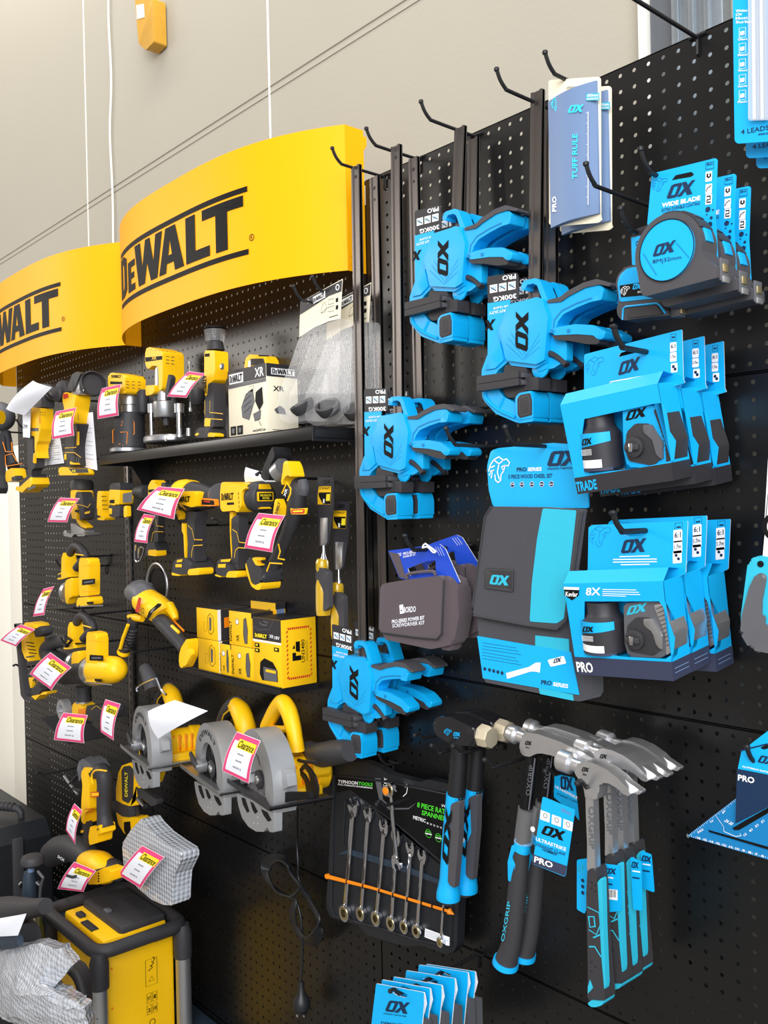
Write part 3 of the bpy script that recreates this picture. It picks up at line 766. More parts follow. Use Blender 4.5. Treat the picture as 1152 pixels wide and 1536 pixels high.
def tape2():
    view(912, 220, 4.8); Y = -.13; F = FY(Y)
    t = thing('tape_measure', 'squarer tape measure with bull badge hanging low left of the round ones', 'tape measure', at(200, 1100, Y))
    p = Part(); p.prism(F, [(55, 985), (70, 920), (130, 865), (250, 840), (330, 860), (372, 960), (378, 1130), (430, 1190), (440, 1215), (330, 1222), (100, 1252), (68, 1215), (62, 1160), (80, 1120)], .034, 'grey_rubber', r=.004, b=.005, seg=3, both=True)
    p.done('case', t)
    p = Part(); G = F.moved(.0015)
    p.prism(G, [(68, 985), (82, 925), (135, 878), (245, 855), (320, 870), (355, 960), (362, 1090), (82, 1118)], .003, 'cyan', r=.003, b=.001)
    p.patch(G, [(85, 1000), (355, 960), (358, 1062), (95, 1085)], 'print_black', h=.0006, r=.001)
    bull(p, G, (90, 1075), (155, 1065), (95, 1010), 'white', w=.0008, h=.001); p.ox(G, (178, 1030), (238, 1022), (182, 990), 'cyan_card', h=.0012)
    p.text(G, 'DUALGRIP', (218, 1055), (310, 1040), (218, 1042), 'white', h=.0012)
    p.done('face_badge', t)
    p = Part(); p.tube([G.P(*G.px(*rp_(q)), .0005) for q in ((105, 1248), (112, 1165), (130, 1152), (350, 1128), (372, 1140), (415, 1200))], .0014, 'cyan', n=6)
    p.prism(G, [(135, 1180), (150, 1168), (345, 1142), (362, 1155), (395, 1205), (140, 1235)], .003, 'dark_rubber', r=.002, b=.001, h=.001); p.done('lower_grip', t)
    p = Part(); c = F.P(*F.px(*rp_((455, 1160))), -.017); p.box(c, (.012, .018, .022), 'grey_plastic', b=.001); p.box(c+Vector((.008, 0, 0)), (.004, .014, .016), 'brass', b=.0006); p.done('end_hook', t)
    p = Part(); p.prism(FY(Y+.018), [(160, 650), (210, 590), (290, 560), (300, 900), (170, 900)], .0016, 'charcoal_card', r=.002)
    p.prism(FY(Y+.018), [(168, 655), (240, 640), (240, 860), (175, 850)], .0016, 'cyan_card', r=.001, h=.0004)
    p.text(FY(Y+.0175), 'OX', (200, 720), (245, 710), (200, 680), 'print_navy'); p.done('card', t)
    return t
tape2()
view(); peg(960, 290, .14, 'peg hook behind the round tapes carrying the squarer one', base=(at(945, 345, -.13).x, 0, at(945, 345, -.13).z))

# ================================================================== pencil refill packs, top right
def refill():
    view(820, 0, 3.072); Y = -.10; F = FY(Y)
    t = thing('pencil_refill_pack', 'tall blue card of pencil leads in the top right corner, frontmost', 'refill pack', at(940, 640, Y), 'carded pencil lead packs')
    p = Part(); p.prism(F, [(855, -180), (1190, -300), (1190, 640), (880, 662), (866, 650)], .001, 'cyan_card', r=.004)
    G = F.moved(.0002)
    for k, w in enumerate(('Writes', 'On', 'Most', 'Surfaces')): p.text(G, w, (872, 58+k*17), (872+14*len(w)-(10 if k == 3 else 0)-(30 if k == 0 else 0), 54+k*17), (872, 45+k*17), 'white')
    for k in range(5):
        y = 130+k*72; p.strip(G, [(888, y), (918, y-3), (918, y+40), (888, y+44)], .0007, 'white', closed=True)
        p.patch(G, [(893, y+16), (912, y+12), (912, y+30), (893, y+34)], 'white')
        p.text(G, ('Glass', 'Metal', 'Wood', 'Concrete', 'Plastic')[k], (882, y+58), (925, y+54), (882, y+48), 'white')
    p.text(G, '4 LEADS', (896, 620), (1025, 598), (896, 598), 'print_navy', bold=.01); p.text(G, 'www.oxtools.com', (975, 625), (1090, 610), (975, 612), 'print_navy')
    p.done('card', t)
    p = Part(); p.prism(F, [(945, -200), (1150, -240), (1150, 560), (945, 565)], .001, 'clear_plastic', r=.003, b=.002, h=.010)
    p.done('blister', t)
    p = Part()
    for k in range(4):
        a = F.P(*F.px(*rp_((966+k*18, 555))), .005); b = F.P(*F.px(*rp_((960+k*18, -160))), .005)
        p.tube([a, b], .0022, 'white' if k % 2 == 0 else 'slate', n=8)
    p.done('lead_tube', t)
    return t
rf = refill()
dup(rf, (.0, .03, -.012), 'tall blue card of pencil leads in the top right corner, behind the front pack')
dup(rf, (.004, .05, -.022), 'turquoise edge of a third pencil lead card in the top right corner, at the back')
# ================================================================== chalk reel boxes
def bottle_and_reel(t, F, d, style, body):
    """bottle on the left, reel on the right, both standing behind the window of the box; px in the current view"""
    (bx0, by0, bx1, by1), (rx0, ry0, rx1, ry1) = body
    G = F.moved(-.014)
    a, b = G.px(*rp_(((bx0+bx1)/2, by1))); a2, b2 = G.px(*rp_(((bx0+bx1)/2, by0))); R = abs(G.px(*rp_((bx1, by1)))[0]-G.px(*rp_((bx0, by1)))[0])/2
    H = b2-b; p = Part(); o = G.P(a, b, -.008)
    p.lathe(o, G.v, [(0, R*.9), (.003, R), (H*.62, R), (H*.72, R*.8), (H*.78, R*.72), (H, R*.72)], 'charcoal_card', n=24)
    # printed band and label wrapped on the bottle
    for (z0, z1, a0, a1, m, e) in ((.50, .66, 150, 330, 'cyan_card', .0006), (.06, .2, 200, 300, 'white', .0006), (.0, .05, 160, 330, 'navy', .0004)):
        vs = []
        for k in range(13):
            th = math.radians(a0+(a1-a0)*k/12); q = o+G.u*(math.cos(th)*(R+e))-G.n*(math.sin(th)*(R+e)); f = k/12
            lo = z0-(.10*(1-abs(f-.35)/.65) if m == 'cyan_card' else 0); vs += [q+G.v*(H*lo), q+G.v*(H*z1)]
        p.add(vs, [(2*k, 2*k+1, 2*k+3, 2*k+2)[::-1] for k in range(12)], m)
    FB = G.moved(R-.008+.0012)
    def bp(fx, fz): return (a+R*fx, b+H*fz)
    p.shape(FB, OX, bp(-.45, .46), bp(.15, .48), bp(-.42, .57), 'print_black', raw=True)
    for k in range(5): p.strip(FB, [bp(-.5, .38-k*.022), bp(.1, .385-k*.022)], .0006, 'white', raw=True)
    bo = p.done('bottle', t)
    p = Part(); p.lathe(o+G.v*(H*.98), G.v, [(0, .012), (.008, .010), (.02, .006), (.026, .004), (.027, .001)], 'blue_cap', n=16); p.done('bottle_cap', bo) if style == 'cap' else None
    # reel body
    K = F.moved(-.006)
    q = Part(); W = rx1-rx0; Hh = ry1-ry0
    def r_(x, y): return (rx0+W*x, ry0+Hh*y)
    mbody = 'cyan' if style == 'trade' else 'grey_plastic'
    q.prism(K, [r_(.0, .02), r_(.52, -.02), r_(.8, .0), r_(1, .55), r_(.98, .9), r_(.75, 1.02), r_(.1, 1.0), r_(.02, .75)], .034, mbody, r=.004, b=.003)
    q.prism(K.moved(.002), [r_(.08, .42), r_(.25, .28), r_(.5, .28), r_(.76, .58), r_(.76, .86), r_(.6, .98), r_(.12, .9), r_(.05, .7)], .006, 'dark_rubber', r=.002, b=.002)
    q.prism(K.moved(.004), [r_(.4, .3), r_(.56, .3), r_(.78, .6), r_(.78, .88), r_(.66, .8), r_(.58, .55), r_(.4, .42)], .004, 'alu' if style == 'cap' else 'grey_plastic', r=.002, b=.0015)
    q.prism(K.moved(.001), [r_(.6, .05), r_(.8, .02), r_(1.01, .56), r_(1.0, .88), r_(.86, .98), r_(.84, .6)], .036, 'steel' if style == 'cap' else 'dark_rubber', r=.003, b=.002)
    for k in range(10): q.strip(K.moved(.0013), [r_(.66+k*.022, .12+k*.075), r_(.82+k*.017, .06+k*.078)], .0009, 'dark_rubber')
    q.shape(K, OX, r_(.05, .24), r_(.45, .16), r_(.08, .08), 'print_black' if style == 'trade' else 'teal')
    rl = q.done('reel', t)
    q = Part(); c = K.P(*K.px(*rp_(r_(.28, .66))), .004)
    q.lathe(c, K.n, [(0, .014), (.005, .014), (.006, .011), (.006, .008)], 'dark_rubber', n=20); q.box(c+K.n*.008, (.022, .006, .008), 'dark_rubber', b=.001); q.box(c+K.n*.011, (.006, .003, .012), 'chrome', b=.001)
    q.done('crank', rl)
def chalk_box(V, geo, lab, cat, grp, style):
    view(*V); g = geo; Y1, Y0 = g['Y']                        # leaning plane: Y at top, Y at bottom
    A = at(*g['TL'], Y1); B = at(*g['BL'], Y0); F = LEAN(Y0, B.z, Y1, A.z); d = .046
    t = thing('chalk_reel_box', lab, 'boxed chalk reel', B, grp)
    front = [g['TL'], g['TR'], g['BR'], g['BL']]
    p = Part(); p.prism(F, front, .0009, 'cyan_card', holes=[g['win']])
    uv = uvs(F, front); (x0, y0), (x1, y1), (x2, y2), (x3, y3) = uv
    # right side wall with its window, built as a plane through the front-right edge going back
    S = P3(F.P(x2, y2), F.P(x2, y2)-F.n*d, F.P(x1, y1)); L = (F.P(x1, y1)-F.P(x2, y2)).length
    prof = [(0, 0), (d, -.000), (d, .02), (d*.55, .035), (d*.35, L*.42), (d*.1, L*.68), (0, L*.74)]
    p.prism(S, [(0, L*.74), (d*.05, L*.73), (d*.2, L*.62), (d*.55, L*.38), (d*.52, L*.2), (d*.3, L*.06), (0, .004), (0, 0), (d, 0), (d, L), (0, L)][::-1], .0009, 'cyan_card', raw=True)
    for a, b in (((x0, y0), (x3, y3)), ((x3, y3), (x2, y2))):                       # left wall and floor
        q = [F.P(*a), F.P(*b), F.P(*b)-F.n*d, F.P(*a)-F.n*d]; p.add(q, [(0, 1, 2, 3), (3, 2, 1, 0)], 'cyan_card', False)
    q = [F.P(x0, y0)-F.n*d, F.P(x1, y1)-F.n*d, F.P(x2, y2)-F.n*d, F.P(x3, y3)-F.n*d]; p.add(q, [(0, 1, 2, 3), (3, 2, 1, 0)], 'cyan_card', False)
    # sloping top panel up to the header
    up = F.v*.014; q = [F.P(x0, y0), F.P(x1, y1), F.P(x1, y1)-F.n*d+up*.3, F.P(x0, y0)-F.n*d+up]
    q = [F.P(x0, y0), F.P(x1, y1), F.P(x1, y1)-F.n*.016+up*1.1, F.P(x0, y0)-F.n*.016+up*1.1, F.P(x1, y1)-F.n*d+up*.6, F.P(x0, y0)-F.n*d+up*.6]
    p.add(q, [(0, 1, 2, 3), (3, 2, 1, 0), (3, 2, 4, 5), (5, 4, 2, 3)], 'cyan_card', False)
    p.done('carton', t)
    # dark base wrap
    p = Part(); hb = g['hb']; dv = F.v*-hb
    p.add([F.P(x3, y3, .0006), F.P(x2, y2, .0006), F.P(x2, y2, .0006)+dv, F.P(x3+.003, y3, .0006)+dv], [(3, 2, 1, 0)], g['base'], False)
    p.add([F.P(x2, y2, .0006), F.P(x2, y2)-F.n*(d+.002), F.P(x2, y2)-F.n*(d+.002)+dv, F.P(x2, y2, .0006)+dv], [(0, 3, 2, 1)], g['base'], False)
    p.add([F.P(x3, y3, .0006), F.P(x3, y3)-F.n*d, F.P(x3+.003, y3)-F.n*d+dv, F.P(x3+.003, y3, .0006)+dv], [(0, 1, 2, 3)], g['base'], False)
    p.add([F.P(x3+.003, y3, 0)+dv, F.P(x2, y2, 0)+dv, F.P(x2, y2, -d)+dv, F.P(x3, y3, -d)+dv], [(3, 2, 1, 0)], 'cream_board', False)
    e1, e2 = (x3-x2, y3-y2), None
    ang = Vector((x2-x3, y2-y3)); ang.normalize(); nrm = Vector((-ang.y, ang.x))
    bl = Vector((x3+.003, y3))+Vector((0, -hb*.85)); tl = bl+nrm*hb*.6; br = bl+ang*.036*g.get('tw', 1)
    p.text(F, g['word'], tuple(bl), tuple(br), tuple(tl), g['wc'], raw=True, bold=.03, h=.0011)
    if style == 'cap':
        for k in range(2): p.strip(P3(F.P(x2, y2), F.P(x2, y2)-F.n*d, F.P(x1, y1)), [(.004, -.010-k*.006), (d-.006, -.010-k*.006)], .0012, 'slate', raw=True)
    p.done('base_wrap', t)
    # header card
    Hc = FY(g['Yh']); p = Part()
    p.prism(Hc, g['hdr'], .0009, 'cyan_card', r=.002, holes=[g['slot']], side='white')
    G = Hc.moved(.0002)
    p.ox(G, *g['ox'], 'print_navy'); bull(p, G, *g['bull'], 'cyan_dark', w=.0006)
    ic = g['icons']; 
    for k, (x, y) in enumerate(ic):
        if k == 0: p.strip(G, [(x-14, y-16), (x+14, y-19), (x+14, y+13), (x-14, y+16)], .0006, 'print_navy', closed=True); p.strip(G, [(x-8, y), (x+8, y-2)], .002, 'print_navy'); continue
        s_ = 17; p.patch(G, [(x-s_, y-22), (x+s_, y-26), (x+s_, y+22), (x-s_, y+26)], 'white', r=.0015)
        if k == 1: p.text(G, '6:1', (x-12, y+8), (x+12, y+5), (x-12, y-14), 'print_navy', h=.0009)
        if k == 2: p.text(G, '1.7m', (x-13, y+8), (x+13, y+5), (x-13, y-8), 'print_navy', h=.0009)
        if k == 3: p.disc(G, (x-4, y-6), .0022, .0002, 'print_navy', h=.0009, n=10); p.disc(G, (x+5, y+7), .0022, .0002, 'print_navy', h=.0009, n=10)
    for x0_, y0_, x1_, y1_ in g.get('lines', ()): p.strip(G, [(x0_, y0_), (x1_, y1_)], .0014, 'white')
    p.done('header_card', t)
    p = Part()
    for w, bl_, br_, tl_, m in g.get('front_text', ()): p.text(F, w, bl_, br_, tl_, m, bold=.02, h=.0008)
    for x0_, y0_, x1_, y1_ in g.get('front_lines', ()): p.strip(F, [(x0_, y0_), (x1_, y1_)], .0010, 'white', h=.0008)
    if g.get('shield'): p.patch(F, g['shield'], 'print_black', h=.0008); p.text(F, 'Kevlar', *g['kev'], 'white', h=.0013); p.patch(F, g['shw'], 'white', h=.0009)
    if p.v: p.done('front_print', t)
    bottle_and_reel(t, F, d, style, g['body'])
    return t
geoT = dict(TL=(70, 512), TR=(578, 398), BR=(650, 812), BL=(145, 892), Y=(-.172, -.158), hb=.024, base='charcoal_card', word='TRADE', wc='cyan_card',
            win=[(195, 585), (400, 540), (560, 505), (600, 500), (622, 540), (640, 650), (672, 700), (662, 800), (450, 845), (220, 866), (185, 800), (180, 700), (190, 620)],
            Yh=-.135, hdr=[(195, 250), (212, 244), (705, 118), (712, 378), (722, 396), (575, 440), (215, 520), (195, 430)], slot=[(372, 262), (385, 240), (470, 215), (485, 228), (470, 240), (400, 258)],
            ox=((370, 360), (480, 328), (378, 292)), bull=((200, 370), (300, 345), (200, 275)), icons=[(660, 160), (660, 210), (660, 262), (665, 318)],
            lines=[(325, 402, 560, 358), (330, 392, 500, 362)], body=((195, 548, 372, 850), (395, 520, 660, 835)))
v7 = (820, 460, 3.47)
tb = chalk_box(v7, geoT, 'blue window box of a chalk reel and bottle marked TRADE, front of the upper row', 'boxed chalk reel', 'upper row of chalk reel boxes', 'trade')
dup(tb, (.004, .050, -.004), 'blue boxed chalk reel in the middle of the upper row, its side window showing')
dup(tb, (.006, .099, -.006), 'blue boxed chalk reel rearmost of the upper row, against the board')
view(); peg(990, 540, .20, 'peg hook through the upper row of chalk reel boxes', base=(at(948, 524, -.17).x, 0, at(948, 524, -.17).z), r=.004)
geoP = dict(TL=(370, 600), TR=(752, 590), BR=(785, 900), BL=(413, 880), Y=(-.172, -.158), hb=.026, base='navy', word='PRO', wc='white', tw=.8,
            win=[(450, 668), (600, 668), (735, 668), (752, 690), (770, 740), (796, 810), (790, 868), (760, 888), (600, 880), (470, 862), (448, 820)],
            Yh=-.135, hdr=[(466, 385), (480, 376), (846, 360), (838, 560), (760, 600), (462, 600)], slot=[(600, 412), (615, 398), (672, 388), (684, 402), (668, 416), (622, 420)],
            ox=((588, 485), (682, 478), (594, 434)), bull=((470, 465), (552, 455), (470, 385)), icons=[(811, 385), (808, 418), (808, 460), (806, 498)],
            lines=[(585, 497, 700, 494), (560, 508, 728, 506), (560, 518, 728, 516), (590, 528, 700, 526)], body=((452, 670, 595, 860), (600, 672, 790, 880)),
            front_text=[('8X', (456, 645), (512, 645), (458, 615), 'white')], front_lines=[(520, 622, 650, 624), (520, 630, 660, 633), (520, 638, 665, 642), (520, 645, 610, 648)],
            shield=[(373, 612), (432, 614), (430, 645), (404, 664), (376, 645)], shw=[(373, 612), (432, 614), (431, 624), (373, 622)], kev=((380, 648), (426, 650), (381, 630)))
v4 = (700, 640, 2.549)
pb = chalk_box(v4, geoP, 'blue chalk reel box marked PRO and 8X, front of the lower row', 'boxed chalk reel', 'lower row of chalk reel boxes', 'cap')
dup(pb, (.0, .050, .006), 'blue boxed chalk reel with silver rim, middle of the lower row')
dup(pb, (.008, .099, .0), 'blue boxed chalk reel rearmost of the lower row, wire loop on top')
view(); peg(975, 790, .20, 'peg hook through the lower row of chalk reel boxes', base=(at(947, 797, -.17).x, 0, at(947, 797, -.17).z), r=.004)

# ================================================================== wood chisel set wallet
view(700, 640, 2.549)
def chisel_set():
    Y = -.135; F = FY(Y)
    t = thing('chisel_set_wallet', 'dark grey and blue fabric wallet with blue card top, wood chisel set', 'chisel set', at(200, 700, Y))
    p = Part(); H = F.moved(-.028)
    N = 8; a0 = H.px(*rp_((78, 150))); 
    p.prism(H, [(78, 150), (92, 92), (120, 82), (330, 62), (440, 70), (462, 180), (466, 312), (100, 306), (84, 240)], .003, 'cyan_card', r=.004, side='cream_board', b=.001)
    G = H.moved(.0004)
    bull(p, G, (85, 215), (165, 212), (85, 118), 'white', w=.0022); p.ox(G, (305, 152), (430, 148), (312, 95), 'print_navy')
    p.text(G, 'UNLEASH THE POWER', (308, 165), (420, 162), (308, 156), 'print_navy'); p.text(G, 'PRO', (192, 172), (230, 171), (192, 156), 'print_navy', bold=.03); p.text(G, 'SERIES', (234, 170), (287, 169), (235, 156), 'white', bold=.03)
    p.text(G, '5 PIECE WOOD CHISEL SET', (160, 199), (328, 195), (160, 184), 'print_navy')
    for k, x in enumerate((176, 212, 250, 288, 325)): p.disc(G, (x, 222-k*.8), .0044, .0002, 'white', h=.0006); p.disc(G, (x, 222-k*.8), .0038, .0002, 'print_navy', h=.0008); p.strip(G, [(x-6, 220), (x+6, 220)], .001, 'white', h=.001)
    p.done('header_card', t)
    p = Part(); p.prism(F.moved(-.010), [(40, 740), (55, 700), (420, 720), (472, 750), (478, 1040), (430, 1052), (62, 975)], .030, 'fabric_dark', r=.006, b=.005, seg=3, both=True)
    p.done('pocket', t)
    p = Part(); p.prism(F, [(95, 305), (300, 308), (446, 318), (440, 330), (385, 740), (350, 775), (230, 758), (22, 720), (20, 700), (70, 345)], .012, 'fabric_dark', r=.006, b=.004, seg=3, both=True)
    p.prism(F, [(292, 312), (420, 320), (398, 520), (372, 735), (345, 752), (242, 745), (250, 600), (270, 430)], .002, 'teal', r=.003, b=.0006, h=.0008)
    p.tube([F.P(*F.px(*rp_(q)), .0) for q in ((95, 306), (70, 345), (22, 690), (26, 722), (230, 760), (345, 775), (382, 742), (440, 330))], .0022, 'dark_rubber', n=6)
    fl = p.done('flap', t)
    p = Part(); p.prism(F, [(74, 540), (182, 545), (180, 632), (72, 618)], .0022, 'dark_rubber', r=.002, b=.0008, h=.0026); K = F.moved(.0026)
    p.ox(K, (86, 602), (160, 608), (90, 565), 'teal'); p.strip(K, [(78, 546), (178, 550), (175, 626), (76, 613)], .0006, 'grey_plastic', closed=True); p.done('badge', fl)
    p = Part(); B = F.moved(-.0085); p.prism(B, [(40, 800), (398, 862), (430, 1026), (62, 962)], .0012, 'cyan_card', r=.001)
    p.prism(B.moved(-.0005), [(262, 798), (390, 812), (392, 862), (262, 848)], .001, 'teal'); p.prism(B.moved(-.0005), [(275, 995), (405, 1025), (408, 1048), (280, 1022)], .001, 'teal')
    for k in range(6): p.strip(B, [(60, 826+k*12), (190+(k % 3)*10, 846+k*13)], .0006, 'print_navy')
    for k, x in enumerate((70, 88, 104, 120, 136)): p.disc(B, (x, 926+k*4), .003, .0002, 'print_navy', h=.0006)
    p.prism(B, [(152, 942), (240, 918), (266, 902), (284, 902), (280, 940), (262, 936), (245, 936), (156, 964)], .0004, 'white', h=.0008); p.prism(B, [(310, 892), (372, 876), (382, 905), (322, 918)], .0004, 'white', r=.002, h=.0008)
    p.ox(B, (332, 905), (362, 898), (334, 888), 'print_navy', h=.0012)
    p.text(B, 'PRO', (285, 986), (325, 990), (286, 968), 'print_navy', bold=.03); p.text(B, 'SERIES', (330, 991), (388, 1000), (332, 976), 'white', bold=.03)
    p.done('lower_card', t)
    return t
chisel_set()
view(); peg(840, 672, .19, 'double hook carrying the left side of the chisel wallet', base=at(792, 672, 0)); peg(890, 672, .19, 'peg hook carrying the right side of the chisel wallet', base=at(880, 672, 0))

# ================================================================== screwdriver kits
def bordo():
    view(480, 560, 3.84); Y = -.12; F = FY(Y)
    t = thing('screwdriver_kit', 'brown fabric screwdriver wallet marked PRO-SERIES, front one on its hook', 'screwdriver kit', at(520, 1350, Y), 'fabric screwdriver wallets')
    p = Part(); H = F.moved(-.010)
    p.prism(H, [(392, 1022), (560, 1000), (690, 985), (722, 1010), (808, 1205), (760, 1215), (500, 1190), (458, 1180)], .0015, 'blue_card', r=.002, side='white', holes=[[(505, 1125), (600, 1085), (665, 1075), (668, 1140), (590, 1150), (520, 1165)]])
    p.patch(H, [(398, 1028), (455, 1040), (500, 1185), (460, 1175)], 'fabric_brown', h=.0006)
    p.text(H, 'BORDO', (430, 1060), (470, 1052), (430, 1040), 'white'); p.text(H, 'PRO-SERIES', (480, 1048), (555, 1032), (480, 1032), 'white'); p.text(H, 'POWER BIT KIT', (480, 1064), (552, 1048), (480, 1052), 'white')
    for k in range(3): p.strip(H, [(665+k*14, 1000), (690+k*14, 1050)], .0006, 'white')
    p.done('header_card', t)
    p = Part(); p.prism(F.moved(-.006), [(365, 1215), (500, 1190), (745, 1165), (790, 1215), (800, 1400), (770, 1560), (640, 1590), (360, 1530)], .034, 'fabric_brown', r=.008, b=.008, seg=3, both=True)
    p.prism(F.moved(-.014), [(700, 1320), (770, 1330), (785, 1420), (760, 1600), (690, 1590)], .022, 'fabric_brown', r=.006, b=.006, seg=3, both=True); p.done('pocket', t)
    p = Part(); p.prism(F, [(345, 1225), (370, 1210), (500, 1188), (690, 1165), (712, 1180), (700, 1500), (680, 1530), (540, 1520), (350, 1495), (338, 1470)], .010, 'fabric_brown', r=.006, b=.003, seg=3, both=True)
    p.tube([F.P(*F.px(*rp_(q)), -.001) for q in ((345, 1240), (340, 1470), (352, 1492), (540, 1518), (672, 1530), (698, 1500), (710, 1190))], .002, 'dark_rubber', n=6)
    p.tube([F.P(*F.px(*rp_(q)), -.002) for q in ((500, 1185), (505, 1155), (640, 1140), (660, 1165))], .003, 'fabric_brown', n=6, smooth=3)
    G = F.moved(.0004)
    p.patch(G, [(458, 1335), (480, 1330), (484, 1382), (462, 1386)], 'paper'); p.disc(G, (470, 1366), .0018, .0002, 'fabric_brown', h=.0008, n=10)
    p.text(G, 'BORDO', (484, 1380), (553, 1374), (484, 1346), 'paper'); p.text(G, 'PRO-SERIES POWER BIT', (415, 1442), (603, 1418), (415, 1420), 'paper'); p.text(G, 'SCREWDRIVER KIT', (418, 1465), (604, 1446), (418, 1444), 'paper', bold=.01)
    p.done('flap', t); return t
b1 = bordo(); dup(b1, (.012, .05, .006), 'brown fabric screwdriver wallet behind the front one, mostly hidden', rot=(0, math.radians(-9), 0))
p = Part(); view(480, 560, 3.84); p.tube([at(x, y, -.135) for x, y in ((600, 985), (590, 1005), (620, 1000), (650, 1030), (668, 1028), (640, 1005), (605, 980))], .0016, 'white', smooth=3, n=6)
onething(p, 'cable_tie', 'white cable tie knotted on the hook above the brown wallets', 'cable tie', at(620, 1000, -.135))
view(); peg(670, 820, .15, 'peg hook through the blue cards of the brown wallets', base=(at(640, 824, -.11).x, 0, at(640, 824, -.11).z), r=.0038)
# ================================================================== club hammers
view(480, 900, 4)
def club():
    Y = -.135; F = FY(Y)
    t = thing('club_hammer', 'black club hammer with blue grip, front of the two beside the spanner set', 'hammer', at(830, 1500, Y), 'club hammers')
    p = Part(); h = F.moved(.020)
    head = [(675, 770), (680, 725), (705, 702), (780, 700), (925, 770), (928, 880), (790, 868), (700, 815)]
    p.prism(h, head, .040, 'gloss_black', r=.004, b=.006, seg=3, both=True)
    bull(p, h, (745, 808), (790, 815), (748, 770), 'cyan', w=.0010, h=.0008); p.ox(h, (800, 812), (842, 818), (802, 790), 'cyan', h=.0008); p.text(h, '3lb', (803, 828), (832, 832), (804, 818), 'cyan', h=.0008)
    p.done('head', t)
    p = Part(); a = h.P(*h.px(*rp_((922, 825))), -.020); R = .0195
    p.lathe(a, (1, -.0, -.04), [(-.004, R*.85), (.0, R), (.016, R*.98), (.022, R*.86), (.0225, .001)], 'worn_steel', n=8); p.done('striking_face', t)
    p = Part(); p.tube([at(x, y, Y) for x, y in ((838, 850), (835, 950), (818, 1180))], [.0155, .0150, .0158], 'black', n=18); p.done('shaft', t)
    p = Part(); p.tube([at(x, y, Y) for x, y in ((816, 1165), (808, 1250), (800, 1350), (793, 1450), (786, 1560), (776, 1680), (771, 1760), (770, 1790))], [.0168, .0165, .0172, .018, .0178, .0172, .021, .021], 'cyan', n=20, smooth=3)
    p.done('grip', t)
    q = Part(); K = F.moved(.0178)
    q.prism(FY(Y-.006), [(812, 1215), (865, 1195), (862, 1400), (845, 1600), (835, 1720), (795, 1690), (800, 1500), (805, 1350)], .012, 'grey_rubber', r=.004, b=.003, seg=3, h=.0115)
    q.shape(K, OX, (770, 1600), (796, 1255), (732, 1580), 'print_black', h=.0012); q.done('grip_insert', t)
    p = Part(); p.lathe(at(768, 1785, Y), (0, 0, -1), [(0, .015), (.010, .011), (.013, .002)], 'dark_rubber'); p.done('pommel', t)
    return t
ch = club(); dup(ch, (.002, .042, .002), 'black club hammer with blue grip behind the front one, against the board')
p = Part(); G = FY(-.112); p.prism(G, [(862, 1240), (900, 1260), (905, 1400), (870, 1480), (848, 1470)], .0008, 'cyan_card', r=.002); p.ox(G, (866, 1300), (885, 1305), (866, 1280), 'print_navy'); p.patch(G, [(856, 1425), (868, 1428), (868, 1455), (856, 1452)], 'white')
onething(p, 'hammer_tag', 'blue swing tag between the two club hammers', 'tag', at(880, 1300, -.112))
view(640, 1050, 4.8)
for x, y, l, lab, dx in ((600, 330, .17, 'double hook under the club hammer heads, left wire', 0), (560, 340, .15, 'double hook under the club hammer heads, right wire', 0)):
    b = at(x, y, 0)
view()
peg(760, 1122, .17, 'wire hook left of the club hammer shafts', base=(at(668, 1127, -.15).x, 0, at(668, 1127, -.15).z), tip=.012)
peg(780, 1118, .17, 'wire hook between the club hammer shafts', base=(at(700, 1128, -.15).x, 0, at(700, 1128, -.15).z), tip=.012)
peg(846, 1125, .18, 'wire hook under the heads of the straight claw hammers', base=(at(748, 1149, -.16).x, 0, at(748, 1149, -.16).z), tip=.012)
peg(700, 1100, .09, 'short wire hook left of the club hammer head', base=(at(618, 1112, -.11).x, 0, at(618, 1112, -.11).z), tip=.006)

